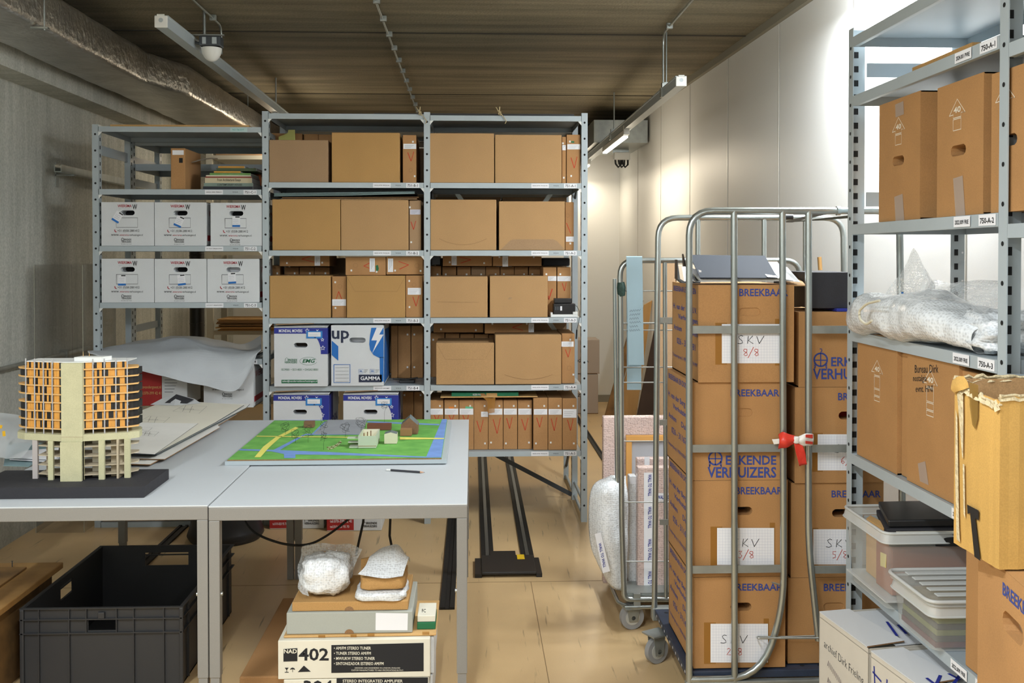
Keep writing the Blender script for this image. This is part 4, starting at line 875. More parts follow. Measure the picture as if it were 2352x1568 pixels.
# black panels on top of tall rack, with string ties
zt = ZB[0]; xa, xb = XatY(783, YR), XatY(1320, YR)
for k in range(2): m = MB(); m.box(xa + .2 * k, xb, YR + .03 + .03 * k, YR + .45, zt + .001 + .008 * k, zt + .007 + .008 * k, BLACKP); tag(m.build('black_display_board', loc=(xa, YR + .2, zt)), ('lower', 'upper')[k] + ' long black board lying on top of the tall two-bay rack', 'board', 'black boards on the tall rack')
STR = mat('natural string', '#b3a27c', .9)
for x, lab in ((964, 'left'), (1147, 'right')):
    m = MB(); q = onY(YR - .012)
    m.tube([q(x - 8, 246), q(x - 3, 254), q(x, 258), q(x + 8, 266), q(x + 16, 278), q(x + 13, 284)], .0025, STR, 5); m.tube([q(x + 1, 245), q(x, 254), q(x - 2, 262), q(x + 3, 265), q(x + 3, 257), q(x - 4, 255)], .0035, STR, 5)
    m.tube([q(x, 262), AY(x, 258, YR + .1), AY(x, 258, YR + .5)], .002, STR, 5)
    tag(m.build('string_tie', loc=q(x, 262)), '%s of the two string knots tied over the top beam of the tall rack' % lab, 'string')
# ---- grey sheet draped over shelf C-4
rows = [[(250, 797, 6.62), (350, 777, 6.62), (430, 769, 6.6), (500, 777, 6.6), (560, 789, 6.6), (599, 768, 6.6)],
        [(222, 803, 6.4), (335, 786, 6.4), (425, 776, 6.4), (505, 788, 6.4), (565, 800, 6.4), (600, 787, 6.4)],
        [(204, 806, 6.08), (310, 806, 6.07), (410, 805, 6.07), (500, 812, 6.07), (560, 812, 6.07), (600, 800, 6.08)],
        [(202, 810, 5.98), (300, 829, 5.95), (400, 845, 5.95), (490, 857, 5.96), (552, 850, 5.97), (590, 812, 6.02)],
        [(204, 813, 5.96), (300, 840, 5.93), (400, 868, 5.92), (480, 887, 5.93), (540, 897, 5.94), (580, 843, 5.97)]]
P = [[AY(*p) for p in r] for r in rows]
# stiff creases
g = patch(P, 34, 70, .012, 5, 3)
for i, r in enumerate(g):
    for j, p in enumerate(r): p.z += .012 * noise.noise(Vector((p.x * 2.2 + p.y * 3, p.y * 7 - p.x * 2, 3))) - abs(noise.noise(Vector((p.x * 4, p.y * 3 + p.z * 2, 8)))) * .02
m = MB(); m.grid(g, TYVEK, False); o = tag(m.build('dust_sheet', loc=P[2][2]), 'stiff grey-white protective sheet draped over shelf 751-C-4', 'sheet')
md = o.modifiers.new('thick', 'SOLIDIFY'); md.thickness = .002
# red box and dark bits under the sheet (between sheet and drawings)
mb = MB(); q = YR + .05; a, b = AY(318, 850, q), AY(371, 850, q); mb.box(a.x, b.x, q, q + .3, zy(930), zy(835), REDB, .004); mb.textpx(onY(q - .001), 322, 370, 885, 894, 'utsvandergeest.nl', CARDT, .01); mb.textpx(onY(q - .001), 322, 370, 899, 906, 'tel.070-399 42 41', CARDT, .01)
c_ = AY(430, 850, q); mb.box(b.x + .0005, c_.x, q, q + .3, zy(930), zy(835), WHITEB, .004)
for k in range(5): mb.linepx(onY(q - .001), [(378, 872 + 7 * k), (410 - 3 * k, 872 + 7 * k)], .003, STEEL_D, N_Y)
o = mb.build('moving_box', loc=(a.x, q, zy(930)))
tag(o, 'red and white moving box in the shade under the grey sheet', 'moving box')
# shelf C bottom: flat brown things
for k in range(2):
    m = MB(); a, b = AY(232 + 6 * k, 1187, YR), AY(455, 1187, YR); m.box(a.x, b.x, YR + .02, YR + .5, ZCS[5] + .001 + .016 * k, ZCS[5] + .014 + .016 * k, (CARDE, CARD2)[k]); tag(m.build('flat_portfolio', loc=(a.x, YR + .2, ZCS[5])), ('lower', 'upper')[k] + ' brown flat portfolio on the lowest shelf of the left rack', 'portfolio')
# ---- floor boxes under bay B
for (x0, x1, xr, yb, lab, Y) in ((617, 742, 668, 1211.5, 'left red and white moving box on the floor under the tall rack', 6.03), (749, 875, 811, 1218, 'right red and white moving box on the floor under the tall rack', 5.97)):
    a, b, c_ = XatY(x0, Y), XatY(x1, Y), XatY(xr, Y); mb = MB(); zt_ = .34
    mb.box(a, b, Y, Y + .38, .001, zt_, WHITEB, .003); mb.box(a - .0005, c_, Y - .0008, Y, .006, zt_ - .005, REDB)
    q = onY(Y - .0015); d = yb - 1218
    mb.textpx(q, x0 + 9, xr - 3, 1193 + d, 1200 + d, 'tel.070-399 42 41', PAPER, .01); mb.textpx(q, x0 + 9, xr - 9, 1206 + d, 1212 + d, 'tel.010-820 95 70', PAPER, .01); mb.textpx(q, x0 + 9, xr - 2, 1181 + d, 1188 + d, 'utsvandergeest.nl', PAPER, .01)
    mb.textpx(q, x1 - 34, x1 - 9, 1198.5 + d, 1203.5 + d, 'ERKENDE', INK, .02); mb.textpx(q, x1 - 43, x1 - 9, 1205.5 + d, 1210.5 + d, 'VERHUIZERS', INK, .02); mb.linepx(q, [(x1 - 42, 1204 + d), (x1 - 42, 1200 + d), (x1 - 39, 1197 + d), (x1 - 36, 1200 + d)], .003, INK, N_Y)
    tag(mb.build('moving_box', loc=((a + b) / 2, Y + .19, .001)), lab, 'moving box', 'red and white moving boxes on the floor')
# black bin and cables on the floor
m = MB(); c0 = AZ(527, 1225, 0); c0.y = 5.86; rows = []
for z, r in ((.002, .205), (.03, .222), (.06, .212), (.10, .20), (.35, .195), (.62, .20), (.62, .19), (.3, .18)): rows.append([c0 + Vector((math.cos(k * math.pi / 20) * r, math.sin(k * math.pi / 20) * r, z)) for k in range(40)])
m.grid(rows, BLACKP, True, True); tag(m.build('rubbish_bin', loc=c0), 'large round black plastic bin on the floor behind the table legs', 'bin')

# ================================================================== TABLES
TZ = .807; YT0, YT1 = 3.44, 5.21
XA, XBm, XCr = -1.815, -.921, -.017
def table(x0, x1, lab, dz=0):
    t = thing('work_table', lab, 'table', ((x0 + x1) / 2, 4.3, 0), 'grey work tables pushed together')
    m = MB(); m.box(x0, x1, YT0, YT1, TZ - .006 + dz, TZ + dz, TABLE, .0015); m.build('tabletop', t)
    m = MB(); b_ = TZ - .0065 + dz
    m.box(x0, x1, YT0 + .001, YT0 + .03, b_ - .045, b_, TFRAME, .002); m.box(x0, x1, YT1 - .03, YT1 - .001, b_ - .045, b_, TFRAME, .002)
    m.box(x0 + .0005, x0 + .03, YT0 + .031, YT1 - .031, b_ - .045, b_, TFRAME, .002); m.box(x1 - .03, x1 - .0005, YT0 + .031, YT1 - .031, b_ - .045, b_, TFRAME, .002); m.build('apron_frame', t)
    for x in (x0 + .0005, x1 - .0375):
        for y in (YT0 + .001, YT1 - .13):
            m = MB(); m.box(x, x + .037, y, y + .037, .20, b_ - .0455, TFRAME, .002); m.box(x + .003, x + .034, y + .003, y + .034, .001, .20, TFRAME)
            xs = x if x == x1 - .0375 else x + .037; m.cyl((xs, y + .018, .49), (xs + (-.006 if xs == x else .006), y + .018, .49), .007, GALVW); m.build('leg', t)
    return t
table(XA, XBm, 'grey work table on the left, under the tower model'); table(XBm + .003, XCr, 'grey work table on the right, under the landscape model and pencil', -.004)

# ---- tower model on black base
t = thing('tower_model', 'architectural model of an apartment tower on a black base on the left table', 'model', (-1.5, 3.75, TZ))
BZ = TZ + .041; m = MB(); m.box(-1.80, -1.176, 3.553, 3.842, TZ + .001, BZ, BLACK, .001); m.build('base_board', t)
CX = XatY(163.5, 3.66); S_ = 1 / 614.5; Y0 = 3.655
def mz(py): return ZatY(py, Y0, 163)
MCONC = mat('painted pale green concrete', '#b9b795', .85, speck=.07, var=.06, vscale=20); MG = mat('model grey card', '#a8a2a0', .8)
MW = mat('model amber wood', '#dfa24a', .6, var=.12, vscale=40); MB_ = mat('model black window', '#141416', .5); MFIN = mat('model grey fin', '#a3a4a6', .6); MSL = mat('model slab wood', '#d6ab6c', .7); MIN = mat('model inner card', '#b3a78f', .85)
hp, hw_, ht = 23.5 * S_, 103.5 * S_, 121 * S_
def wing(s_, u):      # point on facade: u 0 pier edge .. 1 wing end
    y = Y0 + .02 + .045 * u; return XatY(140 - 81 * u if s_ < 0 else 187 + 105 * u, y), y
def planring(scale=1, yb=0):
    g = lambda px, d: (XatY(163 + (px - 163) * scale, Y0 + d), Y0 + d)
    L = [g(41, .12), g(43, .09), g(59, .06), (CX - hp, Y0 + .017), (CX + hp, Y0 + .017), g(292, .06), g(317, .09), g(319, .12)]
    return L + [(L[7][0] - .02, Y0 + .17), (L[0][0] + .02, Y0 + .17)]
m = MB(); m.box(CX - hp, CX + hp, Y0, Y0 + .02, BZ, mz(834), MCONC); m.box(CX - hp - .003, CX + hp + .003, Y0 - .0015, Y0, mz(1003.5), mz(1003.5) + .001, MIN); m.build('central_pier', t)
slabs = [851, 870, 889, 909, 928, 948, 968, 988.5]
for py in slabs:
    m = MB(); L = planring(); z = mz(py); m.slab([(x, y - .004, z) for x, y in L], (0, 0, .0045), MSL); m.build('floor_slab', t)
tops = [833] + slabs
for s_, bays in ((-1, 4), (1, 4)):
    wood = MB(); blk = MB()
    for b_ in range(bays):
        for f_ in range(8):
            za, zb_ = mz(tops[f_ + 1]) + .0047, mz(tops[f_]) - .0005
            if f_ == 0: zb_ = mz(834)
            dark = {R.choice((1, 2, 0, 3)) if b_ else 0, 3 if (b_ and f_ % 3 == 1) else 0 if not b_ else 2 if f_ == 5 else 1 if f_ == 6 else 3}
            if f_ in (1, 2) and s_ < 0 and b_ == 1: dark = {2}
            if (b_ + f_) % 3 == 0 and b_ > 0: dark = {R.choice((0, 1, 2))}
            if b_ == 3 and s_ < 0 and f_ % 2: dark = set()
            for k in range(4):
                u0, u1 = (b_ + .07 + .88 * k / 4) / bays, (b_ + .07 + .88 * (k + 1) / 4) / bays - .004
                (x0, y0), (x1, y1) = wing(s_, u0), wing(s_, u1); g_ = (blk if k in dark else wood)
                g_.slab([(x0, y0, za), (x1, y1, za), (x1, y1, zb_), (x0, y0, zb_)], (0, .003, 0), MB_ if k in dark else MW)
                if k not in dark: g_.slab([((x0 + x1) / 2 - .0003, (y0 + y1) / 2 - .0006, za), ((x0 + x1) / 2 + .0003, (y0 + y1) / 2 - .0006, za), ((x0 + x1) / 2 + .0003, (y0 + y1) / 2 - .0006, zb_), ((x0 + x1) / 2 - .0003, (y0 + y1) / 2 - .0006, zb_)], (0, .0004, 0), CARDE)
    wood.build('wood_panels', t); blk.build('dark_windows', t)
for s_ in (-1, 1):
    sd = MB()
    for f_ in range(1, 8):
        if s_ < 0 and f_ in (2, 4): continue
        za, zb_ = mz(tops[f_ + 1]) + .0047, mz(tops[f_]) - .0005; x0 = wing(s_, 1)[0]; x1 = XatY(45, Y0 + .1) if s_ < 0 else XatY(315, Y0 + .1)
        sd.slab([(x0, Y0 + .075, za), (x1 - s_ * .012, Y0 + .082, za), (x1, Y0 + .10, za), (x1, Y0 + .15, za), (x0, Y0 + .15, za)], (0, 0, zb_ - za), MB_)
    sd.build('side_windows', t)
for s_ in (-1, 1):
    for k in range(1, 5):
        x, y = wing(s_, k / 4); m = MB(); m.cyl((x, y - .007, mz(1000)), (x, y - .007, mz(826)), .0026, MFIN, 8); m.build('facade_fin', t)
m = MB(); L = planring(); m.slab([(x, y, mz(834)) for x, y in L[2:6]] + [(L[5][0], Y0 + .16, mz(834)), (L[2][0], Y0 + .16, mz(834))], (0, 0, .003), WHITE)
a = [(CX - .01, Y0 + .05), (CX + .09, Y0 + .05), (CX + .11, Y0 + .1), (CX + .0, Y0 + .1)]; m.slab([(x, y, mz(834) + .003) for x, y in a], (0, 0, .014), WHITE)
for x in (CX + .012, CX + .034): m.tube([(x, Y0 + .08, mz(834)), (x, Y0 + .08, mz(812))], [.0016, .0004], MSL, 6)
m.build('roof', t)
m = MB(); L = planring(1.02); m.slab([(x, y - .012 if y < Y0 + .1 else y + .01, mz(1014)) for x, y in L], (0, 0, mz(999) - mz(1014)), MCONC)
m.build('podium_slab', t)
m = MB(); m.box(CX - hp, CX + hp, Y0 - .012, Y0 + .01, BZ, mz(1014), MCONC); m.build('central_pier', t)
for x0, x1, mm in ((60, 72, MG), (103, 115, MCONC), (220, 233, MCONC), (274, 287, MCONC)):
    y = Y0 + (.05 if x0 in (60, 274) else .025); m = MB(); m.box(XatY(x0, Y0), XatY(x1, Y0), y - .012, y, BZ, mz(1014), mm); m.build('column', t)
for py in (1029, 1051, 1073, 1094):
    m = MB(); z = mz(py)
    m.slab([(XatY(72, Y0), Y0 + .045, z), (CX - hp, Y0 + .012, z), (CX + hp, Y0 + .012, z), (XatY(276, Y0), Y0 + .045, z), (XatY(296, Y0), Y0 + .09, z), (XatY(290, Y0), Y0 + .13, z), (XatY(72, Y0), Y0 + .13, z)], (0, 0, .0035), MIN); m.build('lower_slab', t)
m = MB()
for x0, x1 in ((84, 97), (118, 140), (236, 252)): m.box(XatY(x0, Y0), XatY(x1, Y0), Y0 + .07, Y0 + .075, BZ, mz(1014), MIN); m.build('inner_wall', t); m = MB()
m.box(XatY(192, Y0), XatY(218, Y0), Y0 + .07, Y0 + .075, BZ, mz(1014), CREAMB); m.build('inner_wall', t); m = MB(); m.box(XatY(258, Y0), XatY(262, Y0), Y0 + .03, Y0 + .1, BZ, mz(1014), MIN); m.build('inner_wall', t)
x0, y0_, z0_ = XatY(232, Y0), Y0 + .03, BZ + .006
# ---- landscape model
t = thing('landscape_model', 'square landscape model with green fields, blue water and small buildings', 'model', (-.57, 4.57, TZ))
LZ = TZ + .024; mpz = onZ(LZ)
x0, x1 = -1.022, -.106; ya, yb = 4.085, 5.06
m = MB(); m.box(x0, x1, ya, yb, TZ + .0008, TZ + .018, STEEL); m.build('base_board', t)
GR = mat('painted grass green', '#74b455', .7, var=.28, vscale=14, dark='#539440'); WT = mat('painted water blue', '#6f93cf', .6, var=.15, vscale=16); RD = mat('painted road yellow', '#ddd76a', .7); GY = mat('painted grey yard', '#8d9298', .8, var=.1)
m = MB(); m.box(x0 + .01, x1 - .022, ya + .006, yb - .004, TZ + .0183, LZ, GR); m.box(x0 + .009, x1 - .021, ya + .0055, ya + .006, TZ + .0183, LZ - .001, CARDE); m.build('ground_board', t)
def LP(x, y): return (500 + x / 3.92, 880 + y / 3.92)
def feat(name, polys, mm, dz):
    q = onZ(LZ + dz); m = MB()
    for P in polys:
        Q = [q(*LP(*p)) for p in P]; Q = [Vector((min(max(p.x, x0 + .011), x1 - .023), min(max(p.y, ya + .007), yb - .005), p.z)) for p in Q]; m.poly(Q, mm)
    m.build(name, t)
feat('water', [[(2022, 322), (2112, 322), (2045, 690), (1870, 690), (1880, 655)], [(190, 590), (480, 598), (1000, 618), (1880, 660), (1870, 680), (1100, 645), (700, 640), (700, 672), (598, 672), (596, 636), (480, 612), (170, 604)],
                [(500, 600), (560, 600), (790, 465), (1330, 462), (1330, 455), (800, 453), (770, 462)], [(520, 320), (960, 322), (950, 336), (510, 334)], [(1350, 340), (2000, 366), (1990, 378), (1340, 352)], [(850, 452), (960, 345), (985, 345), (900, 455)]], WT, .0007)
feat('yard', [[(1000, 320), (1350, 322), (1300, 460), (860, 458)]], GY, .0011)
feat('road', [[(330, 665), (385, 665), (460, 580), (560, 490), (640, 450), (730, 402), (700, 392), (610, 440), (520, 485), (410, 570)], [(350, 472), (1200, 482), (1200, 490), (350, 479)], [(1640, 484), (2070, 492), (2070, 500), (1640, 506)]], RD, .0016)
BR = mat('model brown block', '#7a5b42', .8, speck=.1); SLATE = mat('model slate roof', '#5f6a6c', .7); PG = mat('model pale green wall', '#b4bfab', .7)
def block(name, px0, px1, pyb, h, dep, mm, roof=0):
    a = mpz(*LP(px0, pyb)); b_ = mpz(*LP(px1, pyb)); m = MB(); m.box(a.x, b_.x, a.y, a.y + dep, LZ + .0022, LZ + h, mm)
    if roof:
        z = LZ + h; c_ = (a.x + b_.x) / 2; m.add([(a.x, a.y, z), (b_.x, a.y, z), (c_, a.y, z + roof), (a.x, a.y + dep, z), (b_.x, a.y + dep, z), (c_, a.y + dep, z + roof)], [(0, 1, 2), (5, 4, 3)], mm)
        m.add([(a.x, a.y, z), (c_, a.y, z + roof), (c_, a.y + dep, z + roof), (a.x, a.y + dep, z), (b_.x, a.y, z), (b_.x, a.y + dep, z)], [(0, 1, 2, 3), (1, 4, 5, 2)], SLATE)
    m.build(name, t)
block('model_shed', 775, 865, 402, .030, .04, BR); block('model_house', 1650, 1800, 462, .045, .10, BR, .035); block('model_annex', 1643, 1745, 478, .032, .05, mat('model tan block', '#8d6b45', .8)); block('model_barn', 1345, 1560, 425, .030, .04, mat('model red brown block', '#6e3f2d', .7))
block('model_cabin', 1500, 1612, 548, .045, .06, mat('model cream block', '#cfcab2', .7), .008)
a = mpz(*LP(1265, 588)); b_ = mpz(*LP(1425, 588)); m = MB(); h = .055
m.box(a.x, b_.x, a.y, a.y + .003, LZ + .0022, LZ + h, PG); m.box(a.x, a.x + .003, a.y + .0031, a.y + .17, LZ + .0022, LZ + h, PG); m.box(b_.x - .003, b_.x, a.y + .0031, a.y + .17, LZ + .0022, LZ + h, PG); m.box(a.x, b_.x, a.y + .1701, a.y + .173, LZ + .0022, LZ + h, CREAMB)
m.box(a.x + .0031, b_.x - .0031, a.y + .0031, a.y + .169, LZ + .0022, LZ + .02, RD); m.box(a.x - .001, b_.x + .001, a.y - .001, a.y, LZ + .010, LZ + .012, CARDE); m.build('model_villa', t)
m = MB(); m.box(a.x - .055, a.x - .002, a.y + .05, a.y + .09, LZ + .034, LZ + .037, PG); m.box(a.x - .05, a.x - .002, a.y + .04, a.y + .08, LZ + .018, LZ + .021, PG); m.box(a.x - .04, a.x - .002, a.y + .005, a.y + .05, LZ + .0022, LZ + .008, PG)
for k in range(3): m.cyl((a.x + .02 + k * .012, a.y + .05 + .03 * k, LZ + .02), (a.x + .02 + k * .012, a.y + .05 + .03 * k, LZ + h + .004), .0025, BR, 6)
m.build('terrace', t)
m = MB(); 
for k in range(22):
    u = k / 21; p = mpz(*LP(990 + 120 * u, 590 - 60 * u * u + (8 if k % 2 else -8))); m.add(sum(blob((p.x, p.y, LZ + .003), (.008, .006, .004), k, 3), []), [(i * 6 + j, i * 6 + (j + 1) % 6, i * 6 + 6 + (j + 1) % 6, i * 6 + 6 + j) for i in range(3) for j in range(6)], MIN if k % 3 else BR)
m.build('stepping_stones', t)
for tx, ty, hh, rr in ((610, 460, .035, .020), (700, 540, .040, .019), (815, 535, .055, .024), (955, 600, .060, .017), (955, 480, .055, .022), (1150, 490, .050, .022), (1290, 470, .060, .026), (1500, 350, .085, .018)):
    p = mpz(*LP(tx, ty)); m = MB(); rg = random.Random(tx); c_ = Vector((p.x, p.y, LZ + hh)); pts = [Vector((p.x, p.y, LZ + .001)), Vector((p.x, p.y, LZ + hh * .6))]
    for k in range(34): a_ = k * .9 + rg.random(); pts.append(c_ + Vector((math.cos(a_) * rr * (.6 + rg.random() * .6), math.sin(a_) * rr * .8, math.sin(a_ * .63 + rg.random()) * rr * 1.1 * (.5 + rg.random() * .7))))
    m.tube(fillet(pts, .01, 3), .00055, BLACKP, 3); m.build('wire_tree', t)
# ---- pencil
a, b_ = AZ(888, 1079, TZ), AZ(976, 1085, TZ); d_ = (b_ - a); zc = Vector((0, 0, .0045))
t = thing('pencil', 'dark pencil with a white end lying on the right table', 'pencil', tuple(a)); o_ = Vector((0, 0, TZ - .004 + .0005)) ; a.z = b_.z = TZ - .004 + .0048
m = MB(); m.tube([a + d_ * .11, a + d_ * .88], .0042, mat('dark blue pencil', '#2a2c33', .4), 6); m.build('barrel', t)
m = MB(); m.tube([a, a + d_ * .11], .0042, WHITE, 8); m.build('white_end', t)
m = MB(); m.tube([a + d_ * .88, a + d_ * .97], [.0042, .0012], mat('pencil wood', '#c99c7c', .7), 6); m.tube([a + d_ * .97, b_], [.0012, .0003], INK, 6); m.build('tip', t)
# ---- pile of mounted drawings
def sheet(pts, z, th, mm, name, label, group='mounted drawings piled on the left table', art=None, mo=None):
    P = [AZ(x, y, z) for x, y in pts]; m = MB(); m.slab(P, (0, 0, -th), mm)
    if mo: m.m[:] = [0] + [m.mi(mo)] * (len(m.m) - 1)
    if art: art(m, onZ(z + .0006))
    c_ = sum(P, Vector()) / len(P); return tag(m.build(name, loc=(c_.x, c_.y, z - th)), label, 'drawing board', group)
OFFW = mat('off white board', '#e9e9e4', .7, var=.04); OFFC = mat('cream board', '#e4e1d2', .7, var=.05, vscale=3)
def plan(ox, oy, s_=1):
    def f(m, q):
        W_ = .0018
        for L in ([(0, 14), (26, 0), (78, 3), (60, 19), (0, 14)], [(14, 8), (66, 12)], [(30, 0), (22, 15)], [(45, 2), (38, 17)]): m.ribbon([q(ox + x * s_, oy + y * s_) for x, y in L], W_, N_Z, mat('pencil line', '#77746a', .8))
        m.ribbon([q(ox + s_ * (24 + 2.2 * k), oy + s_ * (8 + 3 * (k % 2))) for k in range(12)], .0014, N_Z, INK)
    return f
def arts(*fs):
    def f(m, q):
        for g_ in fs: g_(m, q)
    return f
sheet([(240, 1063), (345, 1066), (375, 1050), (545, 950), (330, 958)], TZ + .012, .004, OFFW, 'drawing_board', 'lowest white board of the drawing pile, sticking out to the right', mo=CARDE)
sheet([(262, 1052), (378, 1054), (505, 981), (493, 968), (330, 980)], TZ + .018, .003, OFFW, 'drawing_board', 'white board with brown edge second from below in the drawing pile', mo=CARDE)
sheet([(250, 1040), (360, 1043), (565, 936), (574, 927), (420, 925)], TZ + .030, .004, OFFW, 'drawing_board', 'grey edged board just under the top drawings', mo=STEEL_D)
sheet([(225, 1038), (357, 1042), (494, 970), (560, 930), (385, 918), (318, 945)], TZ + .038, .003, OFFC, 'drawing_board', 'large cream drawing sheet with floor plans on top of the pile', art=arts(plan(397, 930), plan(320, 955, .9)), mo=STEEL_D)
sheet([(225, 1036), (355, 1043), (455, 972), (320, 970)], TZ + .0405, .0015, OFFW, 'drawing_board', 'white drawing sheet at the near end of the pile beside the tower', art=arts(plan(295, 980, .7), plan(318, 990, .6)), mo=STEEL_D)
m = MB(); z = TZ + .039; P = [AZ(345, 929, z), AZ(372, 915, z + .01), AZ(405, 905, z + .03), AZ(447, 916, z + .01), AZ(462, 926, z)]
m.add(P + [AZ(400, 931, z)], [(0, 1, 5), (1, 2, 5), (2, 3, 5), (3, 4, 5)], WHITEB); m.add([AZ(378, 925, z + .004), AZ(405, 905, z + .034), AZ(446, 917, z + .014), AZ(430, 926, z + .004)], [(0, 1, 2, 3)], BLACK); tag(m.build('crumpled_paper', loc=P[0]), 'crumpled white and black paper behind the drawing pile', 'paper')
# things left of the tower
m = MB(); TL = mat('grey teal folder', '#7f9aa0', .6); z = TZ + .003; P = [AZ(8, 1070, z), AZ(66, 1072, z), AZ(150, 1018, z + .0), AZ(18, 1018, z)]; m.slab(P, (0, 0, .003), TL); tag(m.build('teal_folder', loc=P[0]), 'grey teal folder lying on the table left of the tower model', 'folder')
for k, (P, lab) in enumerate((([(22, 1056), (130, 1062), (140, 1040), (58, 1036)], 'lower white sheet left of the tower model'), ([(22, 1052), (130, 1056), (135, 1030), (60, 1036)], 'upper white sheet left of the tower model'))):
    z = TZ + .010 + .008 * k; m = MB(); Q = [AZ(x, y, z) for x, y in P]; m.slab(Q, (0, 0, .004), PAPER); tag(m.build('paper_sheet', loc=Q[0]), lab, 'paper', 'white sheets beside the tower')
m = MB(); q = onY(3.87)
FILM = mat('milky foil', '#cdd3d6', .3, alpha=.6, bump=.4, bscale=12)
P = patch([[AY(-60, 950, 4.5), AY(0, 948, 4.5), AY(45, 952, 4.5), AY(90, 965, 4.5)], [AY(-60, 990, 4.3), AY(0, 985, 4.3), AY(50, 992, 4.3), AY(85, 1005, 4.3)], [AY(-60, 1050, 4.1), AY(0, 1045, 4.1), AY(15, 1048, 4.1), AY(50, 1052, 4.1)]], 14, 20, .02, 8)
m.grid(P, FILM); o = tag(m.build('plastic_film', loc=P[7][10]), 'milky plastic film with yellow tape heaped at the left edge of the table', 'plastic film')
m = MB(); YT = mat('yellow tape', '#e6b41e', .5)
for Pp in ([(-5, 976), (6, 976), (4, 984), (-5, 983)], [(5, 990), (12, 989), (13, 1001), (6, 1002)]): m.poly([AY(x, y, 4.12) for x, y in Pp], YT)
m.build('yellow_tape', o)

# ================================================================== UNDER THE TABLES
t = thing('storage_crate', 'large dark grey ribbed plastic crate on the floor under the left table', 'crate', (-1.43, 4.23, 0))
x0, x1, y0, y1, H_ = -1.728, -1.13, 3.83, 4.63, .315
m = MB(); tp = .012
def wallp(P, hx0, hx1, hz0, hz1, w_, n_):
    # P(u, z) -> point ; panel with rectangular hole
    for a0, a1, c0, c1 in ((0, hx0, 0, H_), (hx1, w_, 0, H_), (hx0, hx1, 0, hz0), (hx0, hx1, hz1, H_)):
        m.slab([P(a0, c0), P(a1, c0), P(a1, c1), P(a0, c1)], n_, CRATE)
W_ = x1 - x0; D_ = y1 - y0
wallp(lambda u, z: Vector((x0 + u, y0, z + .002)), .245, .350, .225, .265, W_, (0, .004, 0)); wallp(lambda u, z: Vector((x0 + u, y1 - .004, z + .002)), .20, .40, .225, .285, W_, (0, .004, 0))
wallp(lambda u, z: Vector((x0, y0 + u, z + .002)), .33, .45, .225, .285, D_, (.004, 0, 0)); wallp(lambda u, z: Vector((x1 - .004, y0 + u, z + .002)), .33, .45, .225, .285, D_, (.004, 0, 0))
m.box(x0, x1, y0, y1, .002, .008, CRATE); m.build('crate_body', t)
m = MB(); e = .012
for z in (.314, .272, .218): 
    zz = .004
    m.box(x0 - e, x1 + e, y0 - e, y0, z, z + zz, CRATE); m.box(x0 - e, x1 + e, y1, y1 + e, z, z + zz, CRATE); m.box(x0 - e, x0, y0, y1, z, z + zz, CRATE); m.box(x1, x1 + e, y0, y1, z, z + zz, CRATE)
m.build('rim_rib', t)
for u in (.06, .175, .24, .355, .42, .535): m = MB(); m.box(x0 + u - .002, x0 + u + .002, y0 - .010, y0 - .0002, .01 if u not in (.24, .355) else .218, .313, CRATE); m.build('vertical_rib', t)
for u in (.08, .24, .32, .46, .56, .72): m = MB(); m.box(x1 + .0002, x1 + .010, y0 + u - .002, y0 + u + .002, .01, .313, CRATE); m.build('vertical_rib', t)
m = MB()
m.box(x0 - .012, x0 + .004, y0 - .012, y0 + .004, .005, .314, CRATE, .004); m.build('corner_post', t); m = MB(); m.box(x1 - .004, x1 + .012, y0 - .012, y0 + .004, .005, .314, CRATE, .004)
m.box(x0 + .285, x0 + .31, y0 - .012, y0 - .0002, .276, .30, CRATE, .002); m.build('corner_post', t)
# wooden chest lower left
t = thing('wooden_chest', 'old wooden chest with planks and nails on its lid, lower left on the floor', 'chest', (-2.1, 3.7, 0))
m = MB(); m.box(-2.55, -1.80, 3.52, 4.26, .002, .325, WOODD, .004); m.build('chest_body', t)
m = MB(); m.box(-2.58, -1.765, 3.49, 4.29, .326, .352, WOOD, .004); m.build('lid', t)
m = MB(); m.box(-2.5, -1.88, 3.6, 4.2, .353, .362, WOODD, .002); m.box(-2.5, -2.0, 3.65, 3.9, .3625, .368, STEEL_D, .002); m.build('lid_panel', t)
for x, y in ((-1.95, 4.22), (-1.83, 3.72)): m = MB(); m.cyl((x, y, .35), (x, y, .38), .002, STEEL_D, 6); m.disc((x, y, .3805), (0, 0, 1), .005, STEEL_D); m.build('nail', t)
# flat cardboard box left of the stereo cartons
m = MB(); m.box(-.885, -.53, 3.74, 4.6, .001, .075, CARDR, .006); tag(m.build('flat_cardboard_box', loc=(-.7, 4.1, 0)), 'large flat brown box on the floor beside the stereo cartons', 'box')
# stereo cartons
YS = 3.55
def ncarton(px0, px1, z0, z1, label, dx=0):
    a, b_ = XatY(px0, YS), XatY(px1, YS); mb = MB(); mb.box(a, b_, YS, YS + .38, z0 + .0012, z1, CREAMB, .003); mb.box(b_ - .0003, b_ + .012, YS + .03, YS + .37, z0 + .002, z1 - .004, WHITEB, .002)
    mb.box(a + .002, b_ - .002, YS + .19, YS + .192, z1, z1 + .0006, CARDE)
    return tag(mb.build('stereo_carton', loc=((a + b_) / 2, YS + .19, z0)), label, 'carton', 'cream stereo cartons under the right table')
Z1_, Z2_ = ZatY(1553, YS), ZatY(1464, YS)
o = ncarton(635, 987, Z1_, Z2_, 'cream stereo tuner carton marked 402 under the right table')
p = MB(); q = onY(YS - .0009); q2 = onY(YS - .0016)
p.polypx(q, [(651, 1519), (683, 1518), (683, 1488), (651, 1490)], INK); p.textpx(q2, 652, 682, 1490.5, 1500, 'NAD', CREAMB, .03); p.textpx(q, 686, 755, 1488, 1517, '402', INK, .045)
p.polypx(q, [(761, 1545), (973, 1541), (973, 1476), (761, 1481)], INK)
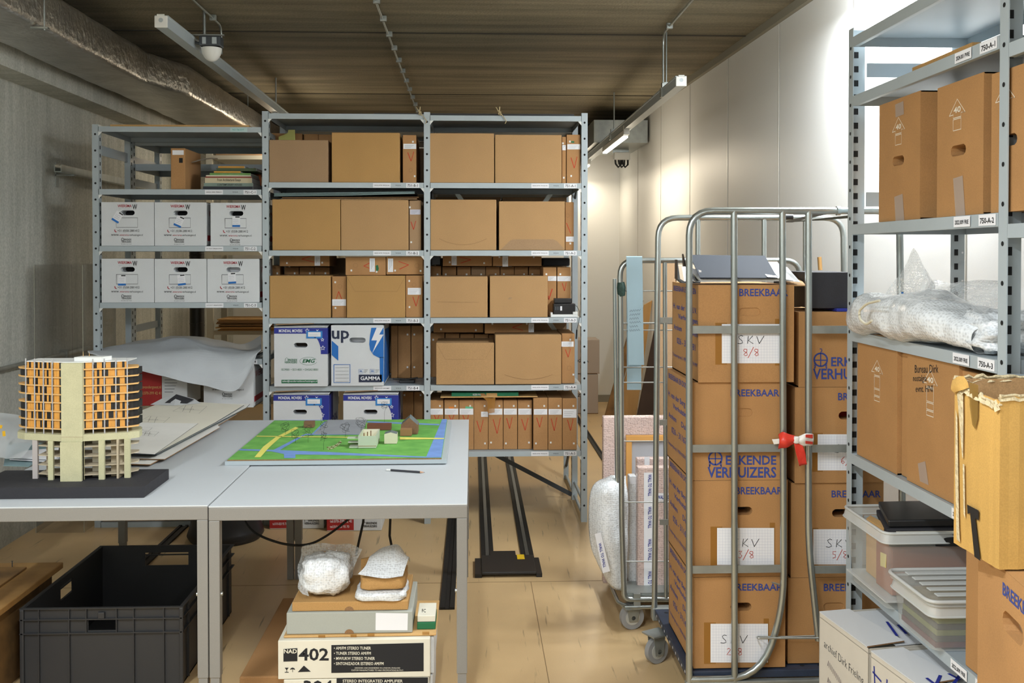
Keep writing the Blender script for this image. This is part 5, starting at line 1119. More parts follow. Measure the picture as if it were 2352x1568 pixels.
for i, (st, x1_) in enumerate((('• AM/FM STEREO TUNER', 852), ('• TUNER STEREO AM/FM', 852), ('• MW/UKW STEREO TUNER', 861), ('• SINTONIZADOR ESTEREO AM/FM', 881))): p.textpx(q2, 767, x1_, 1484.5 + 11.8 * i, 1491.5 + 11.8 * i, st, CREAMB, .015)
p.textpx(q2, 815, 919, 1532, 1535.5, 'DESIGNED AND ENGINEERED IN LONDON, ENGLAND', CREAMB, 0); p.textpx(q2, 807, 927, 1537, 1540.5, 'CUSTOM MANUFACTURED TO NAD SPECIFICATIONS IN P.R.C.', CREAMB, 0)
p.polypx(q, [(684, 1543), (714, 1542), (698, 1528)], INK); p.polypx(q, [(654, 1533), (663, 1533), (658.5, 1539)], INK); p.linepx(q, [(658.5, 1538), (658.5, 1543)], .002, INK, N_Y); p.linepx(q, [(654, 1543.5), (663, 1543.5)], .0025, INK, N_Y)
p.polypx(q, [(666, 1538), (668, 1534), (672, 1532.5), (676, 1534), (678, 1538), (672, 1536)], INK); p.linepx(q, [(672, 1535), (672, 1543)], .0018, INK, N_Y); p.build('printed_markings', o)
o = ncarton(648, 984, 0, Z1_ - .0005, 'cream stereo amplifier carton at the bottom of the stack under the right table')
p = MB(); p.textpx(q, 697, 764, 1562, 1592, '304', INK, .045); p.polypx(q, [(773, 1620), (983, 1620), (983, 1555), (773, 1557)], INK); p.textpx(q2, 787, 925, 1560, 1567, 'STEREO INTEGRATED AMPLIFIER', CREAMB, .015); p.build('printed_markings', o)
def flatbox(px0, px1, z0, z1, y0, y1, mm, name, label, notch=None, lab=None, tapes=()):
    a, b_ = XatY(px0, y0), XatY(px1, y0); mb = MB(); mb.box(a, b_, y0, y1, z0 + .0012, z1, mm, .003)
    if notch: c_ = XatY(notch, y0); mb.add([(c_ + math.cos(k * math.pi / 10) * .017, y0 - .0006, z0 + .0015 + math.sin(k * math.pi / 10) * .016) for k in range(11)], [tuple(range(11))], CARDE if mm is not STEEL else STEEL_D)
    o = tag(mb.build(name, loc=((a + b_) / 2, (y0 + y1) / 2, z0)), label, 'flat box')
    if lab: m = MB(); m.polypx(onY(y0 - .0008), lab, PAPER); m.build('paper_label', o)
    for tp in tapes: m = MB(); m.polypx(onY(y0 - .0008), rect(lambda x, y: (x, y), *tp), BTAPE); m.build('tape_patch', o)
    return o
za = Z2_; zb_ = ZatY(1451, YS + .03)
flatbox(648, 1001, za, zb_, YS + .02, YS + .37, CARDT, 'pale_flat_box', 'pale flat box with tape patches lying on the 402 carton', tapes=((731, 1458, 747, 1464), (805, 1456, 819, 1463), (844, 1454, 860, 1461), (970, 1450, 986, 1457)))
GB = mat('grey archival board', '#a3a79f', .75, speck=.03)
zc_ = ZatY(1401, YS + .03); flatbox(655, 946, zb_, zc_, YS + .03, YS + .36, GB, 'grey_archive_box', 'grey archival box with white label and thumb notch in the stack', 800, [(862.5, 1447), (936, 1447), (937, 1408), (863, 1407)])
zd = ZatY(1377, YS + .04); flatbox(668, 936, zc_, zd, YS + .04, YS + .34, CARDT and CARD2, 'brown_flat_box', 'brown flat box with thumb notch on top of the stack', 800)
m = MB(); x = XatY(956, YS + .04); m.box(x, x + .068, YS + .06, YS + .2, zb_ + .0012, zb_ + .026, GREEN, .002); m.box(x + .001, x + .067, YS + .065, YS + .2, zb_ + .027, zb_ + .05, CREAMB, .002); m.textpx(onY(YS + .064), 969, 978, 1398, 1406, 'FC', INK, .03)
tag(m.build('small_carton', loc=(x, YS + .1, zb_)), 'small green and white carton behind the grey archival box', 'carton')
# bubble wrapped parcels
def sheetbub(P, name, parent, mm=BUBT): m = MB(); m.grid(P, mm); return m.build(name, parent)
c0 = AY(750, 1335, YS + .14); t = thing('bubble_parcel', 'round bubble-wrapped parcel with a brown flap on the brown flat box', 'parcel', (c0.x, c0.y, zd))
m = MB(); m.grid(blob((c0.x, c0.y, zd + .075), (.185, .17, .146), 3, 22, .75, .16, 2.2), BUB, True, True); m.build('wrapped_body', t)
m = MB(); q = lambda x, y: AY(x, y, YS + .19); m.slab([q(712, 1298), q(722, 1275), q(742, 1266), q(765, 1266), q(785, 1277), q(798, 1298)], (0, .05, -.02), CARD2); m.build('brown_card', t)
P = patch([[AY(694, 1285, YS + .2), AY(695, 1258, YS + .22), AY(740, 1247, YS + .24), AY(790, 1250, YS + .22), AY(832, 1258, YS + .2)], [AY(684, 1300, YS + .16), AY(705, 1272, YS + .21), AY(748, 1262, YS + .23), AY(795, 1272, YS + .21), AY(818, 1290, YS + .18)], [AY(686, 1335, YS + .1), AY(706, 1300, YS + .19), AY(750, 1285, YS + .21), AY(800, 1300, YS + .19), AY(808, 1325, YS + .15)]], 12, 30, .01, 14)
sheetbub(P, 'wrap_flap', t)
P = patch([[AY(690, 1320, YS + .08), AY(684, 1345, YS + .06), AY(695, 1362, YS + .05)], [AY(706, 1325, YS + .1), AY(705, 1345, YS + .08), AY(710, 1366, YS + .06)]], 6, 10, .008, 20); sheetbub(P, 'wrap_edge', t)
c0 = AY(880, 1335, YS + .12); t = thing('bubble_parcel', 'boxy bubble-wrapped parcel with a brown band, right one on the brown flat box', 'parcel', (c0.x, c0.y, zd))
m = MB(); m.grid(blob((c0.x - .003, c0.y, zd + .018), (.19, .19, .036), 5, 16, .4, .1, 3), BUB, True, True); m.build('wrap_base', t)
m = MB(); m.grid(blob((c0.x + .004, c0.y + .01, zd + .062), (.168, .18, .052), 8, 18, .3, .06, 3), CARD2, True, True); m.build('brown_band', t)
P = patch([[AY(822, 1318, YS + .03), AY(845, 1322, YS + .02), AY(890, 1328, YS + .02), AY(925, 1322, YS + .03)], [AY(838, 1300, YS + .07), AY(860, 1303, YS + .06), AY(900, 1305, YS + .06), AY(932, 1300, YS + .08)], [AY(850, 1278, YS + .14), AY(872, 1268, YS + .14), AY(908, 1265, YS + .14), AY(940, 1280, YS + .15)], [AY(862, 1268, YS + .2), AY(885, 1255, YS + .2), AY(915, 1252, YS + .2), AY(942, 1290, YS + .2)]], 14, 22, .006, 16)
sheetbub(P, 'wrap_top', t, BUB)
m = MB(); q = lambda x, y: AY(x, y, YS + .18); m.slab([q(829, 1325), q(829, 1284), q(848, 1280), q(850, 1325)], (0, .01, 0), CARD2); m.build('brown_card', t)
# black cable hanging under the table
m = MB(); Yc = 4.35
m.tube(fillet([AY(560, 1190, Yc + .2), AY(575, 1215, Yc + .1), AY(605, 1235, Yc), AY(660, 1252, Yc), AY(712, 1252, Yc), AY(760, 1225, Yc), AY(815, 1180, Yc)], .08), .0055, RUBBER, 8); tag(m.build('black_cable', loc=AY(680, 1252, Yc)), 'black cable hanging in a curve under the right table', 'cable', 'black cables under the right table')
for pts, lab in (([(836, 1180), (834, 1200), (822, 1254), (818, 1275)], 'slanting black cable hanging behind the round parcel'), ([(897, 1180), (895, 1230), (900, 1256), (905, 1280)], 'straight black cable hanging behind the boxy parcel')):
    m = MB(); m.tube([AY(x, y, Yc) for x, y in pts], .0055, RUBBER, 8); tag(m.build('black_cable', loc=AY(*pts[0], Yc)), lab, 'cable', 'black cables under the right table')

# ================================================================== ROLL CAGES
def caster(t, x, y, r=.055, rot=0, ztop=.13):
    m = MB(); m.T = Matrix.Translation((x, y, 0)) @ Matrix.Rotation(rot, 4, 'Z')
    m.tube([(0, -.012, r + .001), (0, .012, r + .001)], r, mat('grey wheel', '#8f9090', .5), 28); m.tube([(0, -.014, r), (0, .014, r)], r * .62, mat('pale wheel hub', '#b0b0a8', .5), 20)
    m.tube([(0, -.022, r), (0, .022, r)], .01, STEEL_D, 8)
    for s_ in (-1, 1): m.slab([(-.02, s_ * .019, r - .015), (.02, s_ * .019, r - .015), (.03, s_ * .019, ztop - .01), (-.03, s_ * .019, ztop - .01)], (0, .003 * s_, 0), ZINC)
    m.box(-.045, .045, -.04, .04, ztop - .01, ztop - .004, ZINC); m.build('caster', t)
Y1, Y2 = 3.50, 4.16; GX0, GX1 = XatY(1583, Y1), XatY(2066, Y1); TR = .0125
t = thing('roll_cage', 'tall galvanised roll cage loaded with stacks of brown moving boxes', 'roll cage', ((GX0 + GX1) / 2, 3.83, 0))
PLAT = mat('dark blue perforated deck', '#2b3548', .55, var=.2, vscale=20, speck=.1)
m = MB(); m.box(GX0 - .0, GX1 + .04, Y1 + .015, Y2 - .015, .135, .162, PLAT, .003)
for i in range(12):
    for j in range(11): m.disc((GX0 + .04 + i * .066 + (j % 2) * .02, Y1 + .05 + j * .055, .1624), (0, 0, 1), .009, HOLE_SHADE, 8)
for j in range(11): m.disc((GX0 - .0006, Y1 + .05 + j * .055, .148), (-1, 0, 0), .006, PAPER, 6)
m.build('deck', t)
m = MB(); m.box(GX0 - .01, GX1 + .05, Y2 - .015, Y2 + .03, .11, .165, ZINC, .004); m.box(GX0 - .01, GX1 + .05, Y1 - .01, Y1 + .015, .10, .134, ZINC, .004); m.build('deck_frame', t)
def gate(Y, pts, r=TR, name='gate_tube', rad=.06, n=6, closed=False): m = MB(); m.tube(fillet([AY(x, y, Y) for x, y in pts], rad, n), r, GALV, 12); m.build(name, t)
gate(Y1, [(1583, 1600), (1583, 484), (2066, 484), (2072, 1000), (2072, 1600)], rad=.09)
gate(Y1, [(1583, 1560), (1745, 1558), (1800, 1400), (1797, 484)], rad=.14)
gate(Y1, [(1687, 1562), (1686, 484)]); gate(Y1, [(1857, 484), (1857, 1250), (1880, 1470)], rad=.1); gate(Y1, [(1955, 484), (1957, 1560)])
for y in (757, 1030, 1308):
    for xa, xb in ((1583, 1797), (1857, 2068)):
        m = MB(); a, b = AY(xa + 3, y, Y1), AY(xb - 3, y, Y1); m.box(a.x, b.x, Y1 - .002, Y1 + .002, a.z - .014, a.z + .014, ZINC); m.build('flat_strap', t)
gate(Y2, [(1503, 1420), (1512, 500), (1937, 500), (1945, 1400)], rad=.085)
for x in (1603, 1755, 1850): gate(Y2, [(x, 500), (x, 1420)], r=.011)
for y in (735, 970, 1199): m = MB(); a, b = AY(1515, y, Y2), AY(1937, y, Y2); m.box(a.x, b.x, Y2 - .002, Y2 + .002, a.z - .012, a.z + .012, ZINC); m.build('flat_strap', t)
gate(Y2, [(1510, 1417), (1600, 1417)], r=.012)
m = MB(); m.tube([AY(1925 + 4 * math.cos(0), 470 + 0, Y1 - 0), AY(1925, 497, Y1)], .003, GALV) if False else m.tube([AY(1921, 484, Y1), AY(1929, 484, Y1)], .017, GALV, 14); m.build('tube_joint', t)
P = [AY(1880, 1465, Y1 - .03), AY(1740, 1465, Y1 - .03), AY(1738, 1462, Y1 + .02), AY(1806, 1462, Y1 + .02), AY(1878, 1460, Y1 + .02)]
m = MB(); m.tube(fillet(P, .01), .0035, GALVW, 6); m.build('latch_wire', t)
m = MB(); m.tube([AY(1773, 1337, Y1 - .01), AY(1790, 1342, Y1)], .003, GALVW, 6); m.build('latch_hook', t)
caster(t, XatY(1513, 3.95), 3.98, .0525, .5); caster(t, GX1, 4.0, .0525, 0); caster(t, GX0 + .08, 3.56, .0525, 0)
m = MB(); ST = mat('dark elastic strap', '#5b5a52', .7); m.slab([AY(1800, 509, 3.8), AY(1820, 509, 3.8), AY(1925, 484, Y1 + .02), AY(1890, 486, Y1 + .02)], (0, 0, -.003), ST); m.slab([AY(1822, 508, 3.8), AY(1835, 505, 3.8), AY(1953, 494, Y1 + .02), AY(1953, 499, Y1 + .02)], (0, 0, -.003), ST); m.tube([AY(1799, 498, Y2 - .0), AY(1820, 498, Y2)], .0155, BLACKP, 10)
tag(m.build('elastic_strap', loc=AY(1850, 500, 3.8)), 'dark strap hooked over the top tubes of the front roll cage', 'strap')
# red and white tape bow
t2 = thing('barrier_tape_bow', 'bow of red and white barrier tape tying the cage gate halves together', 'tape', tuple(AY(1828, 1012, Y1 - .03)))
RT = mat('red barrier tape', '#d23a2c', .35, bump=.3, bscale=30); WTp = mat('white barrier tape', '#dcdad5', .4)
def cloth(pts4, mm, nm, amp=.008): m = MB(); m.grid(patch([[AY(x, y, Y) for x, y, Y in r] for r in pts4], 8, 12, amp, 30), mm); o = m.build(nm, t2); md = o.modifiers.new('s', 'SOLIDIFY'); md.thickness = .002
q = Y1 - .02
cloth([[(1789, 996, q), (1805, 993, q - .02), (1832, 1002, q - .01)], [(1790, 1012, q - .02), (1808, 1010, q - .035), (1832, 1010, q - .02)], [(1788, 1030, q), (1808, 1027, q - .02), (1832, 1018, q - .01)]], RT, 'red_loop')
cloth([[(1832, 1002, q - .015), (1850, 996, q - .02), (1867, 995, q)], [(1832, 1010, q - .025), (1850, 1009, q - .03), (1868, 1009, q - .01)], [(1832, 1018, q - .015), (1850, 1022, q - .02), (1867, 1026, q)]], WTp, 'white_loop')
cloth([[(1850, 998, q - .032), (1866, 997, q - .012)], [(1850, 1004, q - .034), (1866, 1006, q - .014)]], RT, 'red_stripe', .001); cloth([[(1850, 1012, q - .034), (1866, 1014, q - .014)], [(1850, 1018, q - .03), (1866, 1020, q - .014)]], RT, 'red_stripe', .001)
cloth([[(1823, 1016, q - .02), (1842, 1016, q - .02)], [(1828, 1040, q - .025), (1848, 1036, q - .02)], [(1836, 1070, q - .01), (1853, 1066, q - .01)]], RT, 'red_tail', .005)
cloth([[(1773, 1008, q), (1790, 1006, q - .01)], [(1778, 1020, q), (1790, 1018, q - .01)]], WTp, 'white_tail', .003)
m = MB(); m.grid(blob(AY(1829, 1010, q - .022), (.022, .02, .026), 2, 8), WTp, True, True); m.build('knot', t2)

# ---- SKV moving boxes
def skv(px0, px1, z0, z1, Y, dep, label, num, hy, hx, hole='open', paper=None, breek=None, erk=None, dxs=0, side=True, torn=False, ptext=True):
    a, b = AY(px0, 0, Y), AY(px1, 0, Y); s_ = Y / F_PX; zb = z0 + .0015; zt = z1
    H = AY(hx, hy, Y); mb = MB()
    mb.box(a.x, a.x + .004, Y + .0002, Y + dep, zb, zt, CARDM); mb.box(b.x - .004, b.x, Y + .0002, Y + dep, zb, zt, CARDM); mb.box(a.x, b.x, Y + dep - .004, Y + dep, zb, zt, CARDM)
    mb.box(a.x + .001, b.x - .001, Y + .002, Y + dep, zt - .004, zt - .0005, CARDM); mb.box(a.x, b.x, Y + .002, Y + dep, zb, zb + .004, CARDM); mb.box(a.x + .002, b.x - .002, Y + .001, Y + .004, zt - .0005, zt + .0006, CARDE)
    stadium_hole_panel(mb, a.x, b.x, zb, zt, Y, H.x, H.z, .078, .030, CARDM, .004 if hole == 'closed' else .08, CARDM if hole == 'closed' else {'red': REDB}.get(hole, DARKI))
    if hole == 'closed': pass
    o = tag(mb.build('moving_box', loc=((a.x + b.x) / 2, Y + dep / 2, zb)), label, 'moving box', 'brown moving boxes stacked in the front roll cage')
    p = MB(); q = onY(Y - .0009); q2 = onY(Y - .0028)
    if breek: p.textpx(q, breek[0], breek[1], breek[2], breek[3], 'BREEKBAAR', BLUEP, .018)
    if erk:
        x, y = erk; p.textpx(q, x + 42, x + 158, y + 2, y + 23, 'ERKENDE', BLUEP, .035); p.textpx(q, x, x + 158, y + 28, y + 53, 'VERHUIZERS', BLUEP, .035)
        c_ = (x + 18, y + 8); W_ = .006; r_ = 15
        p.linepx(q, [(c_[0] + r_ * math.cos(k * math.pi / 10), c_[1] + r_ * math.sin(k * math.pi / 10)) for k in range(21)], W_, BLUEP, N_Y)
        p.linepx(q, [(c_[0] - r_, c_[1] + 1), (c_[0] + r_, c_[1] + 1)], .004, BLUEP, N_Y); p.linepx(q, [(c_[0], c_[1] - r_), (c_[0], c_[1] + r_)], .004, BLUEP, N_Y); p.linepx(q, [(c_[0] - 2, c_[1] - 25), (c_[0] + 2, c_[1] - 25), (c_[0] + 3, c_[1] - 21), (c_[0], c_[1] - 17)], .003, BLUEP, N_Y)
        for s in (-1, 1):
            for k in range(3): p.linepx(q, [(c_[0] + s * 15, c_[1] + 10 + 4 * k), (c_[0] + s * 11, c_[1] + 8 + 4 * k)], .004, BLUEP, N_Y)
        p.linepx(q, [(c_[0] - 12, c_[1] + 14), (c_[0] - 14, c_[1] + 22)], .003, BLUEP, N_Y); p.linepx(q, [(c_[0] + 12, c_[1] + 14), (c_[0] + 14, c_[1] + 22)], .003, BLUEP, N_Y)
    if side:
        X = a.x - .0007; yy = lambda u: Y + dep * (1 - u)
        def sp(u0, u1, v0, v1, st, bold=.012):
            h = zt - zb; p.text((X, yy(u0), zb + h * v0), (0, -(u1 - u0) * dep, 0), (0, 0, (v1 - v0) * h), st, BLUEP, bold)
        sp(.06, .92, .90, .96, 'BREEKBAAR EN DOSSEN'); sp(.05, .95, .68, .76, 'H. van der Berg B.V.'); sp(.25, .98, .58, .65, 'Verhuizingen', .02); sp(.07, .40, .46, .52, 'Arnhem'); sp(.6, .98, .46, .52, 'Duiven'); sp(.2, .9, .31, .38, '026 - 3116781'); sp(.03, .97, .14, .19, 'Transportgroep 3, VERHUIZINGEN MM', .0)
    p.build('printed_markings', o)
    if paper:
        x0, y0, x1, y1 = paper; s = MB()
        s.polypx(onY(Y - .0014), rect(lambda x, y: (x, y), x0 - 15, y0 - 3, x0 + 12, y1 + 3), BTAPE); s.build('tape_patch', o); s = MB(); s.polypx(onY(Y - .0014), rect(lambda x, y: (x, y), x1 - 10, y0 - 12, x1 + 2, y1 + 5), BTAPE); s.build('tape_patch', o)
        s = MB(); s.polypx(onY(Y - .002), rect(lambda x, y: (x, y), x0, y0, x1, y1), PAPER); GL = mat('squared paper line', '#c3c7d4', .8); q3 = onY(Y - .0024)
        x = x0 + 6
        while x < x1 - 2: s.linepx(q3, [(x, y0 + 2), (x, y1 - 2)], .0006, GL, N_Y); x += 6.5
        y = y0 + 6
        while y < y1 - 2: s.linepx(q3, [(x0 + 2, y), (x1 - 2, y)], .0006, GL, N_Y); y += 6.5
        cx, cy = (x0 + x1) / 2 + dxs, y0 + (y1 - y0) * .40
        for L in ([(-19, -8), (-24, -10), (-29, -7), (-27, -2), (-22, 2), (-20, 7), (-26, 9), (-33, 8)], [(-7, -9), (-9, 9)], [(3, -9), (-7, 2), (4, 9)], [(12, -8), (18, 9)], [(18, 9), (29, -9)]): s.linepx(q2, [(cx + a_, cy + b_) for a_, b_ in L], .0022, INK, N_Y)
        D8 = [(3, -8), (-3, -8), (-5, -4), (4, 2), (5, 7), (0, 9), (-4, 6), (4, -2), (4, -7), (2, -8)]
        N = {'8': D8, '6': [(4, -9), (-3, -2), (-4, 5), (0, 9), (4, 5), (0, 1), (-4, 4)], '3': [(-4, -8), (4, -9), (-1, -2), (4, 3), (0, 9), (-5, 7)], '5': [(5, -8), (-3, -8), (-3, -1), (3, 0), (3, 7), (-4, 9)], '2': [(-4, -6), (0, -9), (4, -5), (-5, 8), (5, 8)]}
        cy2 = y0 + (y1 - y0) * .72
        for k, dx in ((num, -16 + 2), ('8', 11)): s.linepx(q2, [(cx + dx + a_ * .9, cy2 + b_ * .9) for a_, b_ in N[k]], .0022, PEN, N_Y)
        s.linepx(q2, [(cx + 5, cy2 - 12), (cx - 8, cy2 + 13)], .0022, PEN, N_Y)
        s.build('squared_paper', o)
    return o, a, b
YK = 3.53; zz = [.165, ZatY(1333, YK), ZatY(1109, YK), ZatY(881, YK), ZatY(655, YK)]
skv(1597, 1810, zz[0], zz[1], YK, .45, 'bottom box of the left stack in the roll cage, paper marked 2/8', '2', 1393, 1702, 'open', (1632, 1432, 1764, 1521), (1679, 1797, 1340, 1356), dxs=-10)
skv(1596, 1814, zz[1], zz[2], YK, .45, 'second box from below in the left stack, paper marked 3/8', '3', 1173, 1704, 'open', (1647, 1212, 1778, 1297), (1690, 1797, 1118, 1135), dxs=2)
skv(1592, 1807, zz[2], zz[3], YK, .45, 'third box from below in the left stack, with round emblem', '8', 947, 1704, 'closed', None, (1678, 1790, 894, 910), (1625, 1044))
skv(1606, 1827, zz[3], zz[4], YK - .012, .46, 'top box of the left stack, paper marked 8/8 below the binder', '8', 716, 1722, 'closed', (1658, 744, 1790, 834), (1698, 1810, 663, 680), dxs=2)
YK2 = 3.56; zr = [.165, ZatY(1337, YK2), ZatY(1116, YK2), ZatY(893, YK2), ZatY(718, YK2)]
skv(1816, 2036, zr[0], zr[1], YK2, .45, 'bottom box of the right stack in the roll cage, partly behind the white carton', '5', 1393, 1915, 'closed', None, (1892, 2012, 1340, 1357), side=False)
skv(1822, 2036, zr[1], zr[2], YK2, .45, 'second box from below in the right stack, paper marked 5/8', '5', 1178, 1935, 'open', (1868, 1215, 2000, 1296), (1910, 2023, 1126, 1142), dxs=-4, side=False)
skv(1830, 2036, zr[2], zr[3], YK2 - .01, .45, 'third box from below in the right stack, paper marked 6/8', '6', 954, 1950, 'red', (1878, 997, 2010, 1080), (1925, 2036, 902, 919), dxs=6, side=False)
skv(1838, 2036, zr[3], zr[4], YK2 - .01, .45, 'top box of the right stack with the blue round emblem, under the black box', '8', 760, 1970, 'closed', None, None, (1867, 818), side=False)
m = MB(); a, b = AY(1790, 655, 3.85), AY(1858, 655, 3.85); m.box(XatY(1829, 3.62), XatY(1850, 3.62), 3.60, 3.95, zr[3] + .0, zz[4] - .02, CARDM, .004) if False else None
# black box on right stack
m = MB(); a, b = AY(1863, 625, YK2 + .02), AY(1960, 625, YK2 + .02); zt = zr[4]; m.box(a.x, b.x, YK2 + .02, YK2 + .3, zt + .012, a.z, BLACK, .002); m.box(a.x + .09, b.x, YK2 + .0, YK2 + .28, zt + .0015, zt + .0115, NAVY); o = tag(m.build('black_box', loc=(a.x, YK2 + .15, zt)), 'black box on a blue folder on top of the right stack in the cage', 'box')
m = MB(); m.box(XatY(1812, 3.9), XatY(1842, 3.9), 3.9, 4.1, zz[4] - .1, ZatY(625, 3.9), BLACK, .002); tag(m.build('black_box', loc=(1.27, 4.0, 1.5)), 'smaller black box behind the rear of the binder on the top box', 'box')
# black lever arch binder and papers on top of the left stack
zt = zz[4]; t3 = thing('lever_arch_binder', 'open black lever arch binder with papers on the top moving box', 'binder', tuple(AY(1700, 650, YK + .1)))
BK = mat('dark blue grey cover', '#2b3038', .75, spec=.25); m = MB()
P = [AY(1584, 585, YK + .30), AY(1757, 587, YK + .30), AY(1786, 638, YK - .01), AY(1608, 637, YK - .01)]; m.slab(P, (0, 0, -.003), BK); m.build('cover', t3)
m = MB(); m.poly([AY(1746, 616, YK + .145), AY(1768, 616, YK + .145), AY(1786, 637.3, YK - .014), AY(1763, 636, YK - .014)], PAPER); m.polypx(onY(YK - .02), [(1604, 619), (1611, 621), (1611, 625), (1606, 625)], PAPER); m.build('label', t3)
m = MB(); q = YK - .01
m.slab([AY(1556, 596, q + .25), AY(1562, 640, q + .05), AY(1572, 646, q + .03), AY(1610, 647, q), AY(1608, 650, q), AY(1568, 650, q + .02), AY(1556, 640, q + .05)], (0, .05, 0), BLACKP); m.slab([AY(1570, 583, q + .3), AY(1576, 610, q + .2), AY(1605, 645, q + .02), AY(1600, 645, q + .02), AY(1572, 615, q + .2)], (0, .03, 0), BLACKP); m.build('spine', t3)
m = MB()
for k in range(5): 
    dx = R.random() * 8; m.slab([AY(1580 + dx, 620, q + .2), AY(1790, 620, q + .25), AY(1815 - 6 * k + dx, 645 - 1.5 * k, q + .012), AY(1605 + dx, 648 - 1.5 * k, q + .01 + .002 * k)], (0, 0, .0012), (PAPER, CREAMB)[k % 2])
m.build('paper_stack', t3)
m = MB()
for k in range(7): m.slab([AY(1566 + 2 * k, 612 + k, q + .2), AY(1580 + 3 * k, 612 + k, q + .2), AY(1585 + 3 * k, 644, q + .05), AY(1572 + 3 * k, 646, q + .05)], (0, .001, 0), PAPER)
m.build('filed_pages', t3)
m = MB(); m.slab([AY(1757, 602, YK + .25), AY(1785, 602, YK + .25), AY(1822, 645, YK + .0), AY(1790, 640, YK + .0)], (0, 0, .002), PAPER); tag(m.build('loose_paper', loc=AY(1780, 640, YK)), 'loose white paper poking out beside the binder cover', 'paper'); m = MB(); m.slab([AY(1790, 612, YK + .2), AY(1808, 614, YK + .2), AY(1838, 648, YK + .0), AY(1805, 645, YK + .0)], (0, 0, .0015), PAPER); tag(m.build('loose_paper', loc=AY(1800, 640, YK)), 'loose white paper farthest right, sliding off the binder', 'paper')
m = MB(); m.slab([AY(1800, 640, YK + .2), AY(1838, 640, YK + .2), AY(1851, 655, YK), AY(1812, 655, YK)], (0, 0, -.003), CARD); tag(m.build('card_flap', loc=AY(1820, 650, YK)), 'crumpled brown card flap beside the top box of the left stack', 'cardboard')

# ---- rear roll cage with wrapped pictures
Y3 = 4.32; t = thing('roll_cage', 'smaller roll cage behind, holding bubble-wrapped pictures and a hanging blue-grey strip', 'roll cage', (XatY(1630, Y3), 4.6, 0))
gate(Y3, [(1462, 1376), (1434, 1376), (1428, 1200), (1426, 800), (1424, 598), (1837, 598), (1840, 1376), (1600, 1376)], rad=.07)
gate(Y3, [(1455, 1376), (1545, 1376)]); gate(Y3, [(1527, 598), (1530, 1380)], r=.010)
gate(Y3 + .10, [(1418, 1150), (1412, 668), (1412, 640)], r=.009)
for y in (668, 742, 758, 843, 878, 1013, 1153, 1289): m = MB(); m.tube([AY(1426, y, Y3 + .01), AY(1836, y, Y3 + .01)], .003 if y != 742 else .005, GALVW, 6); m.build('cross_wire', t)
m = MB(); xa, xb = XatY(1436, Y3), XatY(1837, Y3); m.box(xa, xb, Y3 + .02, 5.0, .15, .165, ZINC); m.tube(fillet([(xa + .02, Y3 - .005, .11), (xa - .02, Y3 + .05, .11), (xa - .02, 5.0, .11)], .04), .009, GALV); m.tube([(xa + .0, Y3 - .005, .11), (xb, Y3 - .005, .11)], .009, GALV); m.box(xa + .04, xa + .07, Y3 - .01, Y3 + .01, .1, .17, ZINC); m.build('base_frame', t)
caster(t, XatY(1455, Y3), Y3 + .03, .055, .25, .11); caster(t, xb - .05, Y3 + .05, .055, 0, .11); caster(t, xa + .06, 4.95, .055, 0, .11)
m = MB(); GT = mat('dark green tape', '#1f3a33', .7, bump=.6, bscale=60); m.tube([AY(1426, 648, Y3), AY(1427, 660, Y3), AY(1427, 674, Y3), AY(1428, 680, Y3)], [.016, .020, .018, .015], GT, 10); tag(m.build('green_tape_wrap', loc=AY(1427, 665, Y3)), 'dark green tape wound around the tube of the rear roll cage', 'tape')
BG = mat('blue grey card strip', '#8ba3ae', .7); t2 = thing('hanging_strip', 'blue-grey paper strip with handwriting folded over the rear cage tube', 'paper strip', tuple(AY(1460, 600, Y3)))
q = Y3 - .018; m = MB(); m.grid([[AY(x + .3 * (k % 2), y, q) for x in (x0_, (x0_ + x1_) / 2, x1_)] for k, (x0_, x1_, y) in enumerate(((1438.5, 1475, 590), (1439, 1476, 640), (1441, 1477, 720), (1443, 1479, 838)))], BG)
m.grid([[AY(1438.5, 590, q), AY(1475, 590, q)], [AY(1438.5, 588, Y3), AY(1475, 588, Y3)], [AY(1438.5, 592, Y3 + .018), AY(1474, 592, Y3 + .018)], [AY(1440, 895, Y3 + .018), AY(1473, 895, Y3 + .018)]], BG); o = m.build('strip', t2)
m = MB()
for k, w_ in enumerate((28, 26, 22, 28, 20, 26)): m.linepx(onY(q - .001), [(1446 + x * 1.6, 714 + 9 * k + 2.5 * math.sin(x * 1.9 + k) - x * .15) for x in range(w_ // 2 + 3)], .0012, STEEL_D, N_Y)
m.build('handwriting', t2)
